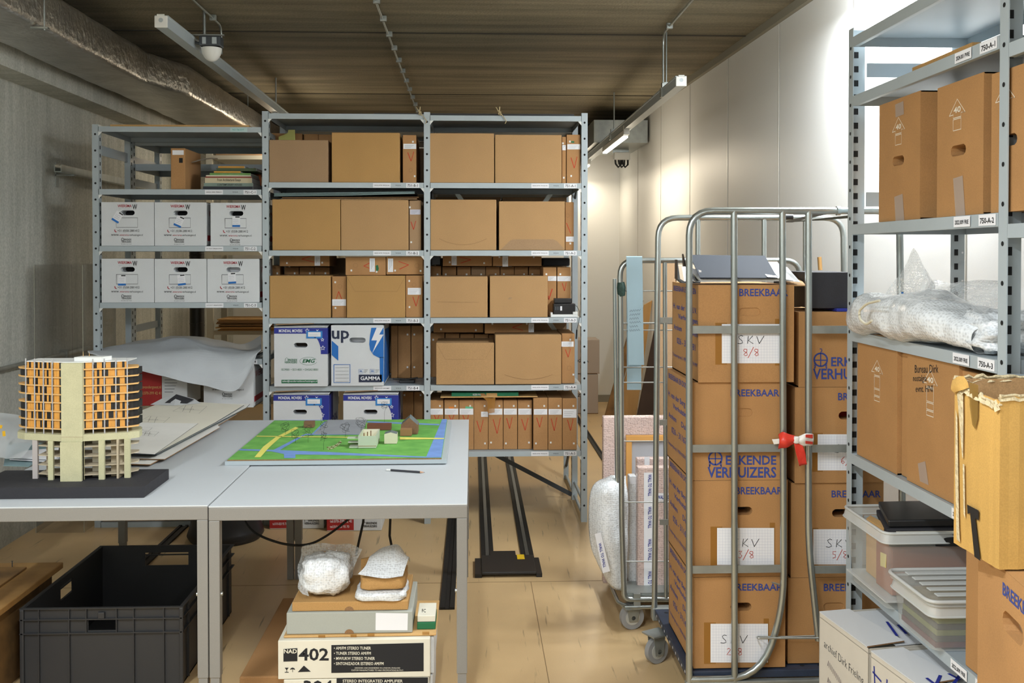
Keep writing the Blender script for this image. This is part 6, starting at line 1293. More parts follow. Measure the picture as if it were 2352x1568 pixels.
# wrapped pictures
def wtw(mb, P, vert=True, m_=None):
    """paper tape band with WALL TO WALL lettering; P: list of (O, U, V)"""
    for O, U, V_ in P:
        O, U, V_ = Vector(O), Vector(U), Vector(V_); mb.poly([O, O + U, O + U + V_, O + V_], PAPER); n = U.cross(V_).normalized() * .0012
        if n.y > 0: n = -n
        mb.text(O + U * .5 + V_ * .9 + n, -V_ * .75, U * .35, 'WALL TO WALL', NAVY, .03) if V_.length > U.length else mb.text(O + U * .1 + V_ * .4 + n, U * .8, V_ * .4, 'WALL TO WALL', NAVY, .03)
def picture(px0, px1, py0, py1, Y, th, mm, label, tapes=(), group='wrapped pictures in the rear cage', lean=0):
    a, b = AY(px0, py1, Y), AY(px1, py0, Y); t4 = thing('wrapped_picture', label, 'wrapped picture', (a.x, Y, a.z), group)
    m = MB(); m.box(a.x, b.x, Y, Y + th, a.z, b.z, mm, .006); m.build('bubble_wrap', t4)
    for tx0, tx1, ty0, ty1, st in tapes:
        m = MB(); q = onY(Y - .0012); m.polypx(q, rect(lambda x, y: (x, y), tx0, ty0, tx1, ty1), PAPER); q2 = onY(Y - .002)
        y = ty0 + 4
        if ty1 - ty0 > tx1 - tx0:
            while y + 48 < ty1 + 10:
                O, Uv, Vv = q2(tx0 + (tx1 - tx0) * .45, y), q2(tx0 + (tx1 - tx0) * .45, min(y + 50, ty1 - 2)) - q2(tx0 + (tx1 - tx0) * .45, y), q2(tx0 + (tx1 - tx0) * .85, y) - q2(tx0 + (tx1 - tx0) * .45, y)
                m.text(O, Uv, Vv, 'WALL TO WALL', NAVY, .03); y += 74
        else: m.textpx(q2, tx0 + 2, tx1 - 2, ty0 + 5, ty1 - 4, 'WALL TO WALL', NAVY, .03)
        m.build('printed_tape', t4)
    return t4
zf = .17
p1 = picture(1385, 1800, 954, 1340, 4.86, .05, BUBP, 'largest wrapped picture with a bare wooden frame, at the back of the rear cage', [(1412, 1432, 957, 1110, '')])
m = MB(); q = 4.852
for r_ in ((1437, 1700, 998, 1011), (1437, 1448, 1011, 1090)): m.polypx(onY(q), rect(lambda x, y: (x, y), r_[0], r_[2], r_[1], r_[3]), WOOD)
a, b = AY(1437, 1340, q), AY(1700, 998, q); m.box(a.x, b.x, q - .012, q - .001, b.z - .03, b.z, mat('light wood frame', '#d9a25a', .5)); m.box(a.x, a.x + .028, q - .012, q - .001, a.z, b.z - .031, mat('light wood frame', '#d9a25a', .5)); m.build('wooden_frame', p1)
m = MB(); m.box(a.x + .029, b.x, q - .004, q - .002, a.z, b.z - .031, mat('pale picture ground', '#b3b5ba', .6)); m.build('picture_face', p1)
picture(1462, 1800, 1049, 1345, 4.66, .04, BUBP, 'middle wrapped picture with tape on its corner, in front of the wooden frame', [(1480, 1492, 1049, 1075, '')])
picture(1444, 1462, 1092, 1365, 4.50, .05, BUB, 'slim white wrapped board left of the upright taped picture', [(1446, 1460, 1096, 1112, '')])
picture(1464, 1800, 1070, 1372, 4.44, .05, BUBP, 'front wrapped picture with upright printed tape in the rear cage', [(1479, 1500, 1085, 1372, ''), (1508, 1560, 1132, 1150, '')])
P = patch([[AY(1395, 1100, 4.5), AY(1412, 1096, 4.45), AY(1430, 1092, 4.5)], [AY(1366, 1120, 4.44), AY(1395, 1130, 4.38), AY(1436, 1130, 4.42)], [AY(1360, 1170, 4.44), AY(1395, 1200, 4.37), AY(1436, 1200, 4.42)], [AY(1366, 1260, 4.46), AY(1400, 1270, 4.38), AY(1434, 1280, 4.42)], [AY(1405, 1335, 4.48), AY(1418, 1345, 4.45), AY(1434, 1350, 4.46)]], 26, 14, .02, 9)
m = MB(); m.grid(P, BUB); t4 = thing('bubble_wrap_bundle', 'loose bubble wrap bulging out of the left side of the rear cage', 'bubble wrap', tuple(P[12][7])); o = m.build('wrap', t4); md = o.modifiers.new('s', 'SOLIDIFY'); md.thickness = .02; md.offset = -1
m = MB(); O = AY(1366, 1226, 4.35); U_ = AY(1380, 1222, 4.35) - O; V_ = AY(1385, 1316, 4.36) - O; m.poly([O, O + U_, O + U_ * 1.15 + V_, O + V_], PAPER); m.text(O + U_ * .25 + V_ * .25 + Vector((0, -.001, 0)), V_ * .62, U_ * .45, 'WALL TO WALL', NAVY, .03); m.build('printed_tape', t4)
# leaning planks behind
for (P, mm, lab, Yp) in (([(1390, 952), (1412, 952), (1478, 690), (1466, 684)], WOODD, 'left weathered plank leaning behind the rear roll cage', 9.5), ([(1415, 952), (1462, 952), (1498, 690), (1480, 700)], WOOD, 'wide weathered board leaning behind the rear roll cage', 9.4), ([(1464, 952), (1500, 952), (1524, 700), (1503, 760)], mat('dark weathered beam', '#3b2a1f', .7, var=.2), 'dark beam leaning behind the rear roll cage', 9.3)):
    m = MB(); P2 = [AY(x, y, Yp) for x, y in P]; d_ = P2[0] - P2[3]; k = (P2[0].z - .003) / -d_.z; P2[0] += d_ * k; d2 = P2[1] - P2[2]; k2 = (P2[1].z - .003) / -d2.z; P2[1] += d2 * k2; m.slab(P2, (0, .03, 0), mm); tag(m.build('plank', loc=P2[0]), lab, 'plank')
m = MB(); a, b = AY(1514, 952, 5.15), AY(1552, 600, 5.15); m.box(a.x, b.x, 5.15, 5.3, .003, b.z, CARD3, .004); tag(m.build('tall_carton', loc=(a.x, 5.2, 0)), 'tall brown carton standing behind the rear cage beside the planks', 'carton')
m = MB(); a, b = AY(1553, 950, 5.25), AY(1625, 608, 5.25); m.box(a.x, b.x, 5.25, 5.35, .003, b.z, mat('pale leaning panel', '#b9ab97', .7), .004); tag(m.build('leaning_board', loc=(a.x, 5.3, 0)), 'pale panel standing upright behind the front cage', 'panel')
m = MB(); a = AY(1883, 590, 4.6); m.tube([AY(1884, 620, 4.6), AY(1882, 590, 4.6)], .01, WOOD, 6); m.v[:] = m.v; tag(m.build('wooden_stick', loc=a), 'thin wooden stick end rising behind the black boxes', 'stick')
# far cartons on the floor
for (x0, x1, y0, y1, lab, st) in ((1319, 1377, 780, 858, 'upper grey carton far back beside the rack', 'DOZIJA'), (1319, 1374, 859, 938, 'lower grey carton far back beside the rack', 'DOZKOM')):
    Yq = 10.3; a, b = AY(x0, 938 if y1 == 938 else y1, Yq), AY(x1, y0, Yq); m = MB(); GC = mat('grey carton', '#a89b8f', .8); z0_ = .002 if y1 == 938 else a.z
    m.box(a.x - .1, b.x, Yq, Yq + .35, z0_, b.z, GC, .006); q = onY(Yq - .002); m.textpx(q, x0 - 8, 1352 if y0 < 800 else 1342, y0 + 45, y0 + 54, 'DOZIJA' if y0 < 800 else 'DOZKJ', INK, .03)
    m.box(a.x - .1, b.x + .001, Yq - .001, Yq, z0_ + .001, z0_ + .006, CARDE); tag(m.build('grey_carton', loc=(a.x, Yq, z0_)), lab, 'carton', 'grey cartons in the far corner')

# ================================================================== RIGHT RACK
XF = 1.338; DX = .41; YN, YFa = 2.40, 3.40
HR = AX(1965, 60, XF).z
rr = thing('storage_rack', 'grey steel rack along the right wall with brown boxes and bubble wrap', 'storage rack', (XF, 2.9, 0))
def postR(m, x, y, sgn, inner=1, h=HR, hole=True):
    """front flange in the plane x (faces the aisle), return flange running into the depth of the rack at its near or far edge"""
    m.box(x, x + .003, y, y + .040, 0, h, STEEL); ys = y if sgn < 0 else y + .037
    m.box(x + .003, x + .055, ys, ys + .003, 0, h, STEEL); m.box(x + .055, x + .058, min(ys, ys + .012 * sgn), max(ys + .003, ys + .012 * sgn), 0, h, STEEL)
    z = h - .07; k = 0
    while z > .03:
        if hole: m.disc((x - .0006, y + .020, z), (-1, 0, 0), .0065, HOLE_SHADE)
        z -= .1
    z = h - .05
    while z > .03: m.poly([(x + .018, ys - .0006, z), (x + .034, ys - .0006, z), (x + .034, ys - .0006, z + .022), (x + .018, ys - .0006, z + .022)], HOLE_SHADE); z -= .05
def rearpost(m, x, y):
    m.box(x, x + .05, y, y + .003, 0, HR, STEEL); m.box(x + .047, x + .05, y + .003, y + .045, 0, HR, STEEL); z = HR - .05
    while z > .03: m.poly([(x + .012, y - .0006, z), (x + .026, y - .0006, z), (x + .026, y - .0006, z + .022), (x + .012, y - .0006, z + .022)], HOLE_SHADE); m.disc((x + .042, y - .0006, z + .01), (0, -1, 0), .004, PAPER, 6) if int(z * 20) % 2 else None; z -= .05
m = MB(); postR(m, XF, YFa, 1); m.build('post', rr); m = MB(); postR(m, XF, YN, 1); m.build('post', rr); m = MB(); postR(m, XF, YN - 1.06, 1); m.build('post', rr)
for y in (YFa + .01, YN, YN - 1.06): m = MB(); rearpost(m, XF + DX - .05, y); m.build('post', rr)
for y in (YFa + .02, YN + .02):
    for z in (HR - .12, 1.9, .25, .75): m = MB(); m.box(XF + .058, XF + DX - .05, y, y + .003, z - .05, z, STEEL_IN); m.build('frame_brace', rr)
ZR = [AX(1975, 76, XF).z - .0, AX(1975, 214, XF).z, AX(1975, 514, XF).z, AX(2312, 831, XF).z, AX(1969, 1048, XF).z, AX(2180, 1503, XF).z]
def shelfR(z, y0, y1, lip=.035):
    m = MB(); m.box(XF + .001, XF + DX, y0, y1, z - .002, z, STEEL_IN); m.box(XF - .0005, XF + .001, y0, y1, z - lip, z, STEEL); m.box(XF + DX - .0015, XF + DX, y0, y1, z - lip, z, STEEL_IN)
    m.box(XF + .001, XF + .016, y0, y1, z - lip - .0005, z - lip + .001, STEEL); m.box(XF + .001, XF + DX, y0, y0 + .002, z - lip, z - .0021, STEEL_IN); m.box(XF + .001, XF + DX, y1 - .002, y1, z - lip, z - .0021, STEEL_IN); return m.build('shelf', rr)
for k, z in enumerate(ZR):
    sh = shelfR(z, YN + .042, YFa - .001)
    shelfR(z - (.03 if k else 0), YN - 1.018, YN - .002)
    if k:
        def lab(y0, y1, st, h, col=PAPER, dx=0):
            m = MB(); X = XF - .0018 - dx; m.poly([(X, y1, z - .031), (X, y0, z - .031), (X, y0, z - .002), (X, y1, z - .002)], col); m.text((X - .0006, y1 - .008, z - .018 - h / 2), (0, -(y1 - y0 - .016), 0), (0, 0, h), st, INK, .02); m.build('label_sticker', sh)
        lab(YN + .05, YN + .135, '750-A-%d' % k, .015); lab(YN + .175, YN + .265, '2024.001 PVRE' if k == 1 else '2022.009 FRIE', .012, dx=.002)
m = MB(); z = ZR[1] + .001; m.slab([(XF + .01, AX(2088, 162, XF).y, z), (XF + .01, AX(2225, 105, XF).y, z), (XF + .3, AX(2225, 105, XF).y, z), (XF + .3, AX(2088, 162, XF).y, z)], (0, 0, .014), CARD2); tag(m.build('flat_cardboard', loc=(XF + .1, 2.8, z)), 'folded brown cardboard lying on shelf 750-A-1', 'cardboard')
# boxes with white arrow print; faces look to the aisle (-x)
WPRT = mat('white box print', '#e3dccb', .7)
def arrowbox(px0, px1, z0, pyt, X, label, ax, ay, s_=1.0, hole=None, bars=((0, 1),), group='brown boxes with a white arrow print', tapes=(), depth=.38, hand=None, px1e=None):
    ya, yb = YatX(px0, X), YatX(px1, X); zt = AX(px0, pyt, X).z; zb = z0 + .0015; mb = MB()
    mb.box(X + .0002, X + depth, yb, yb + .004, zb, zt, CARDM); mb.box(X + .0002, X + depth, ya - .004, ya, zb, zt, CARDM); mb.box(X + depth - .004, X + depth, yb, ya, zb, zt, CARDM); mb.box(X + .002, X + depth, yb, ya, zt - .004, zt, CARDM); mb.box(X + .002, X + depth, yb, ya, zb, zb + .004, CARDM)
    P = lambda u, v, d: Vector((X + d, -u, v))
    if hole:
        H = AX(hole[0], hole[1], X); stadium_hole_panel(mb, -ya, -yb, zb, zt, 0, -H.y, H.z, .085, .030, CARDM, .09, DARKI, P=P)
    else: mb.poly([(X, ya, zb), (X, yb, zb), (X, yb, zt), (X, ya, zt)], CARDM)
    o = tag(mb.build('arrow_box', loc=(X + depth / 2, (ya + yb) / 2, zb)), label, 'box', group)
    p = MB(); c_ = AX(ax, ay, X); XX = X - .0008; w_ = .0022; f = 1.0
    q = lambda u, v: Vector((XX, c_.y - u * f, c_.z + v * f))
    A = [(-.045, 0), (0, .042), (.045, 0), (.022, .002), (.022, -.009), (-.022, -.009), (-.022, .001), (-.045, 0)]
    p.ribbon([q(*a_) for a_ in A], w_, (-1, 0, 0), WPRT); p.text(q(-.020, .004), q(.020, .004) - q(-.020, .004), (0, 0, .017 * f), '40', WPRT, .03)
    for b0, b1 in bars: p.ribbon([q(-.022, -b0), q(.022, -b0), q(.022, -b1), q(-.022, -b1), q(-.022, -b0)], w_, (-1, 0, 0), WPRT)
    p.build('printed_arrow', o)
    for tp in tapes: m = MB(); m.poly([AX(x, y, X - .0012) for x, y in tp], TAPE); m.build('tape_strip', o)
    if hand:
        m = MB()
        for st, x0, x1, y0, y1 in hand: O = AX(x0, y1, X - .001); m.text(O, AX(x1, y1, X - .001) - O, AX(x0, y0, X - .001) - O, st, INK, 0)
        m.build('handwriting', o)
    return o
XB = XF + .012
arrowbox(2018, 2112, ZR[2], 243, XB, 'left box with a white arrow on shelf 750-A-2', 2064, 300, .95, (2063, 369), ((.013, .044),), tapes=([(2056, 240), (2075, 232), (2076, 262), (2057, 270)], [(2054, 452), (2073, 445), (2077, 506), (2057, 508)]))
arrowbox(2151, 2257, ZR[2], 204, XB, 'middle box with a white arrow on shelf 750-A-2', 2199, 262, .95, (2201, 345), ((.013, .044),), tapes=([(2189, 410), (2211, 403), (2217, 494), (2195, 497)],))
arrowbox(2275, 2420, ZR[2], 172, XB, 'right box with a white arrow on shelf 750-A-2, partly behind the near post', 2309, 230, .95, (2315, 322), ((.013, .044),))
B3 = ((.013, .052), (.056, .076), (.080, .094))
arrowbox(1971, 2063, ZR[4], 760, XB, 'left box with a white arrow on shelf 750-A-4', 2015, 856, .9, None, B3)
arrowbox(2086, 2205, ZR[4], 790, XB, 'box with handwriting and a white arrow on shelf 750-A-4', 2137, 882, .9, None, B3, tapes=([(2108, 1064), (2125, 1059), (2133, 1114), (2113, 1105)],), hand=[('Bureau Dirk', 2101, 2155, 838, 856), ('nostalgia', 2097, 2128, 861, 880), ('evnt. HNI', 2103, 2142, 885, 900)])
arrowbox(2212, 2420, ZR[4], 850, XB + .01, 'box at the near end of shelf 750-A-4 behind the worn ochre box', 2330, 960, .9, None, B3)
for (x, y, z) in ((2063, 0, 0),):
    m = MB(); ya, yb = YatX(2064, XB), YatX(2084, XB); m.box(XB + .012, XB + .3, yb + .002, ya - .002, ZR[4] + .0015, AX(2070, 790, XB).z, CARDM, .003); tag(m.build('slim_carton', loc=(XB + .1, yb, ZR[4])), 'slim brown carton wedged between the two arrow boxes on shelf 750-A-4', 'box')
# bubble wrap on shelf A-3
t = thing('bubble_wrap_bundle', 'long bubble-wrapped bundle spilling over shelf 750-A-3', 'bubble wrap', (XF + .1, 2.95, ZR[3]))
rows = []
for i in range(60):
    u = i / 59; Y = 3.42 - .85 * u; e = math.sin(math.pi * min(1, max(0, .04 + u * .92))) ** .35; cx, cz = XF + .06, ZR[3] + .072 * e + .002 + .008 * (1 - u); r_ = []
    for k in range(34):
        a_ = 2 * math.pi * k / 34; x = math.copysign(abs(math.cos(a_)) ** .8, math.cos(a_)) * (.135 - .015 * u) * e; z = math.copysign(abs(math.sin(a_)) ** .75, math.sin(a_)) * (.080 - .010 * u) * e; p = Vector((cx + x, Y, cz + z)); n_ = noise.noise(p * 6) * .022 + noise.noise(p * 17) * .010
        p += Vector((math.cos(a_), 0, math.sin(a_))) * n_
        p.z = max(p.z, ZR[3] + .002) if p.x > XF - .003 else max(p.z, ZR[3] - .03)
        r_.append(p)
    rows.append(r_)
m = MB(); m.grid(rows, BUB, True, True); m.build('wrapped_roll', t)
m = MB(); m.grid(blob((XF + .12, 2.62, ZR[3] + .06), (.24, .26, .11), 12, 20, .7, .3, 3), BUB, True, True); m.build('crumpled_wrap', t)
P = patch([[AX(2025, 690, 1.45), AX(2060, 640, 1.46), AX(2080, 600, 1.48), AX(2100, 572, 1.48)], [AX(2040, 720, 1.42), AX(2080, 670, 1.43), AX(2095, 630, 1.44), AX(2110, 585, 1.46)], [AX(2085, 730, 1.40), AX(2110, 690, 1.42), AX(2125, 650, 1.43), AX(2125, 610, 1.45)], [AX(2130, 735, 1.44), AX(2145, 700, 1.46), AX(2144, 660, 1.47), AX(2135, 620, 1.48)]], 24, 20, .02, 12)
m = MB(); m.grid(P, BUBT); m.build('film_peak', t)
P = patch([[AX(2140, 640, 1.58), AX(2200, 648, 1.6), AX(2270, 650, 1.62), AX(2345, 610, 1.62)], [AX(2110, 700, 1.50), AX(2190, 680, 1.52), AX(2270, 680, 1.54), AX(2345, 660, 1.55)], [AX(2100, 740, 1.44), AX(2190, 730, 1.46), AX(2270, 740, 1.48), AX(2345, 720, 1.5)]], 20, 30, .03, 8)
m = MB(); m.grid(P, BUBT); m.build('film_sheet', t)
m = MB(); m.tube([AX(x, y, 1.40) for x, y in ((2033, 690), (2036, 682), (2042, 682), (2044, 690))], .003, BLUE, 6); m.tube([AX(x, y, 1.40) for x, y in ((2053, 688), (2058, 680))], .003, BLUE, 6); m.tube([AX(x, y, 1.40) for x, y in ((2072, 672), (2092, 688))], .003, BLUE, 6); m.build('blue_lettering', t)
m = MB(); m.tube(fillet([AX(x, y, XF - .10) for x, y in ((2020, 690), (1990, 697), (1973, 714), (1975, 733), (1990, 746), (2002, 736))], .03), .004, mat('beige cord', '#cfcab4', .6), 8); tag(m.build('beige_cord', loc=AX(1976, 720, XF - .09)), 'beige cord looped over the left end of the bubble-wrapped bundle', 'cord')
# clear crates on shelf A-5
def openbox(t, x0, x1, y0, y1, z0, z1, mm, th=.003, tap=.02, nm='crate_body'):
    m = MB(); L = [(x0 + tap, y0 + tap), (x1 - tap, y0 + tap), (x1 - tap, y1 - tap), (x0 + tap, y1 - tap)]; T_ = [(x0, y0), (x1, y0), (x1, y1), (x0, y1)]
    a = fillet([(x, y, z0) for x, y in L], .03, 4, True); b = fillet([(x, y, z1) for x, y in T_], .03, 4, True)
    m.grid([a, b], mm, True, True); m.poly(a, mm); m.build(nm, t)
    m = MB(); m.tube(b, .005, PLASTW, 6, True); c_ = [p - Vector((0, 0, .03)) for p in fillet([(x + (-.006 if x == x0 else .006), y + (-.006 if y == y0 else .006), z1) for x, y in T_], .03, 4, True)]; m.grid([[p for p in b], c_], PLASTW, True, True); m.tube(c_, .003, PLASTW, 6, True); m.build('rim', t)
zs = ZR[5]; x0c = 1.292; yn, yf = YatX(2036, x0c), YatX(1940, x0c); zt = AX(1938, 1162, x0c).z
t = thing('clear_crate', 'tall clear plastic crate full of files, overhanging the lowest shelf of the right rack', 'plastic crate', (x0c + .2, (yn + yf) / 2, zs))
openbox(t, x0c, x0c + .42, yn, yf, zs + .002, zt, PLAST)
m = MB(); a = .012; m.box(x0c + .008, x0c + .43, yn + .008, yf - .008, zs + .028, zs + .032, PLASTW); m.build('base_flange', t)
m = MB(); m.box(x0c + .045, x0c + .30, yn + .05, yf - .17, zs + .035, zt - .05, mat('rust folder', '#9a5a3a', .7), .003); tag(m.build('folders', loc=(x0c + .1, yn + .1, zs + .04)), 'rust brown folders standing inside the tall clear crate', 'folders')
m = MB(); m.box(x0c + .06, x0c + .32, yf - .155, yf - .05, zs + .035, zt - .04, CARDT, .003); tag(m.build('manila_folders', loc=(x0c + .1, yf - .1, zs + .04)), 'pale manila folders at the far end inside the tall clear crate', 'folders')
m = MB(); q = onX(x0c + .018); m.poly([AX(2022, 1267, x0c + .012), AX(2036, 1273, x0c + .012), AX(2035, 1304, x0c + .012), AX(2022, 1299, x0c + .012)], mat('yellow note', '#cfc27a', .7)); m.build('yellow_note', t)
m = MB(); H = (1.95,); m.T = Matrix.Translation((x0c + .19, (yn + yf) / 2 - .02, zt + .0)) @ Matrix.Rotation(-.28, 4, 'Z') @ Matrix.Rotation(-.08, 4, 'Y'); T_ = m.T; m.box(-.12, .16, -.13, .12, .012, .035, BLACKP, .004); tag(m.build('black_case', loc=(x0c + .18, 3.2, zt + .02)), 'topmost black case lying on the tall clear crate', 'case', 'black cases on the clear crate')
m = MB(); m.T = T_; m.box(-.125, .14, -.15, .10, -.045, -.017, BLACKP, .004); tag(m.build('black_case', loc=(x0c + .18, 3.2, zt - .03)), 'lowest black case lying in the tall clear crate', 'case', 'black cases on the clear crate')
m = MB(); m.T = T_; m.box(-.13, .15, -.14, .11, -.014, .010, BLACK, .004); m.box(-.10, .14, -.142, -.14, -.006, .002, CREAMB)
tag(m.build('black_case', loc=(x0c + .18, 3.2, zt)), 'middle black case with a pale edge on the tall clear crate', 'case', 'black cases on the clear crate')
m = MB(); m.slab([AX(1990, 1190, 1.33), AX(1999, 1183, 1.36), AX(2040, 1205, 1.36), AX(2030, 1214, 1.33)], (0, 0, -.02), CARDT); tag(m.build('paper_roll', loc=AX(2000, 1195, 1.35)), 'rolled tan envelope sticking out of the tall clear crate', 'envelope')
yn2, yf2 = YatX(2146, x0c), YatX(2047, x0c) - .012; zt2 = AX(2047, 1312, x0c).z
t = thing('clear_storage_box', 'low clear plastic box with a ribbed lid on the lowest right shelf', 'plastic box', (x0c + .2, (yn2 + yf2) / 2, zs))
openbox(t, x0c, x0c + .42, yn2, yf2, zs + .002, zt2 - .012, PLAST, tap=.012, nm='box_body')
m = MB(); L = fillet([(x0c - .01, yn2 - .008, zt2 - .012), (x0c + .43, yn2 - .008, zt2 - .012), (x0c + .43, yf2 + .008, zt2 - .012), (x0c - .01, yf2 + .008, zt2 - .012)], .035, 5, True); m.slab([tuple(p) for p in L], (0, 0, .012), PLAST)
for k in range(5): y = yn2 + .04 + k * (yf2 - yn2 - .08) / 4; m.box(x0c + .03, x0c + .38, y - .012, y + .012, zt2 + .0045, zt2 + .009, PLASTW, .002)
m.tube([p + Vector((0, 0, .014)) for p in L], .006, PLASTW, 6, True); m.build('lid', t)
for k, cc in enumerate(('#5b2430', '#3a3432', '#6f7440', '#3b3a35', '#7f8750', '#b59a63')): m = MB(); z = zs + .008 + .017 * k; m.box(x0c + .02 + .002 * k, x0c + .36, yn2 + .02, yf2 - .03, z, z + .0155, mat('stack paper ' + cc, cc, .7), .001); tag(m.build('magazine', loc=(x0c + .1, yn2 + .1, z)), ('wine red', 'dark grey', 'olive', 'charcoal', 'green', 'tan')[k] + ' magazine in the stack inside the low clear box', 'magazine', 'magazines inside the low clear box')
# brown box on the lowest shelf, beside near post
m = MB(); xq = XF + .008; m.box(xq, xq + .35, YatX(2262, xq), YatX(2223, xq), ZR[5] + .001, 1.01 - .1, CARDM, .004); tag(m.build('cardboard_box', loc=(xq + .2, 2.6, ZR[5])), 'narrow strip of brown box on the lowest shelf beside the low clear box', 'box')
# ---- worn ochre box on brown moving boxes, near right
Xo = 1.058; yf, yn = YatX(2195, Xo), YatX(2300, Xo); zb, zt = AX(2197, 1252, Xo).z, AX(2195, 870, Xo).z; x1 = XF - .01
t = thing('worn_box', 'worn ochre cardboard box with torn open top, close on the right', 'box', ((Xo + x1) / 2, (yn + yf) / 2, zb))
def wob(a, b, n, amp, seed): return [Vector(a).lerp(Vector(b), k / n) + Vector((noise.noise(Vector((k * .7, seed, 0))) * amp, noise.noise(Vector((k * .7, seed, 5))) * amp, noise.noise(Vector((k * .9, seed, 9))) * amp * 1.6)) for k in range(n + 1)]
m = MB(); th = .004
for (ax, ay_, bx, by, sd) in ((Xo, yf, Xo, yn, 1), (Xo, yn, x1, yn, 2), (x1, yn, x1, yf, 3), (x1, yf, Xo, yf, 4)):
    top = wob((ax, ay_, zt - (.012 if sd in (1, 2) else 0)), (bx, by, zt - (.022 if sd == 1 else .0)), 14, .0035, sd); bot = wob((ax, ay_, zb + .002), (bx, by, zb + .002), 14, .002, sd + 20)
    for P_ in (top[0], bot[0]): P_.x, P_.y = ax, ay_
    for P_ in (top[-1], bot[-1]): P_.x, P_.y = bx, by
    mid = [a_.lerp(b_, .5) for a_, b_ in zip(top, bot)]; m.grid([bot, mid, top], CARDK, False)
    n_ = Vector((0, 0, 1)).cross(Vector((bx - ax, by - ay_, 0))).normalized() * th; m.grid([[p + n_ for p in bot], [p + n_ for p in top]], CARD, False)
m.box(Xo + .005, x1 - .005, yn + .005, yf - .005, zb + .003, zb + .007, CARD); m.build('box_wall', t)
m = MB(); rg = random.Random(4)
for (A, B, sd) in (((Xo, yf, zt - .01), (Xo, yn, zt - .03), 31), ((Xo, yf, zt + .004), (x1, yf, zt + .004), 32), ((Xo + .0, yn, zt - .012), (x1, yn, zt - .0), 33)):
    P_ = wob(A, B, 26, .005, sd); m.tube(P_, [.0022 + .0025 * rg.random() for _ in P_], TORN, 6); m.ribbon([p + Vector((-.004, -.002, -.006)) for p in P_], .010, (-.7, -.5, .3), TORN)
m.build('torn_rim', t)
m = MB(); m.grid(patch([[AX(2188, 872, Xo - .003), AX(2200, 866, Xo - .006), AX(2215, 864, Xo - .003)], [AX(2184, 890, Xo - .008), AX(2198, 885, Xo - .012), AX(2222, 878, Xo - .006)], [AX(2192, 901, Xo - .006), AX(2206, 897, Xo - .012), AX(2225, 890, Xo - .002)]], 8, 10, .003, 30), CARDK); m.build('torn_flap', t)
q = onX(Xo - .004); m = MB()
m.poly([q(*p) for p in ((2206, 893), (2212, 893), (2213, 960), (2212, 1050), (2210, 1053), (2203, 960), (2198, 905))], TORN); m.poly([q(*p) for p in ((2195, 940), (2199, 960), (2203, 1210), (2205, 1245), (2197, 1238), (2194, 1100))], TORN); m.poly([q(*p) for p in ((2211, 1065), (2215, 1066), (2217, 1190), (2213, 1180))], TORN); m.build('scuffed_patch', t)
m = MB(); m.poly([q(*p) for p in ((2221, 1158), (2248, 1172), (2248, 1195), (2240, 1190), (2252, 1288), (2238, 1278), (2228, 1178), (2222, 1180))], BLKT); m.build('black_tape', t)
m = MB(); m.poly([q(*p) for p in ((2227, 878), (2247, 884), (2246, 960), (2240, 986), (2233, 975), (2227, 930))], mat('old brown tape', '#86662a', .25, alpha=.85)); m.build('brown_tape', t)
# moving box stack under it, turned a little
ang = -.178; A0 = Vector((XatY(2252, 2.083), 2.083, 0)); dirv = Vector((-math.sin(.178), -math.cos(.178), 0))
def rbox(z0, z1, lab, marks):
    m = MB(); m.T = Matrix.Translation(A0) @ Matrix.Rotation(-.178, 4, 'Z')
    L, Wd = .46, .235; P = lambda u, v, d: Vector((d, -u, v))
    m.box(.0002, Wd, -.004, 0, z0, z1, CARDM); m.box(.0002, Wd, -L, -L + .004, z0, z1, CARDM); m.box(Wd - .004, Wd, -L, 0, z0, z1, CARDM); m.box(.001, Wd, -L, 0, z1 - .004, z1, CARDM); m.box(.001, Wd, -L, 0, z0, z0 + .004, CARDM)
    stadium_hole_panel(m, 0, L, z0, z1, 0, .205 if marks else .23, z1 - .100 if marks else z1 - .08, .11, .042, CARDM, .03, CARD3, P=P)
    if marks: m.text((-.0008, -.150, z1 - .052), (0, -.20, 0), (0, 0, .026), 'BREEKBAAR', BLUEP, .03)
    m.T = None; c_ = A0 + Vector((.1, -.2, z0)); tag(m.build('moving_box', loc=c_), lab, 'moving box', 'brown moving boxes stacked under the worn ochre box')
zt_ = zb - .002
rbox(.70, zt_, 'brown moving box directly under the worn ochre box', True); rbox(.352, .698, 'middle brown moving box below the worn ochre box', False); rbox(.002, .35, 'lowest brown moving box below the worn ochre box', False)
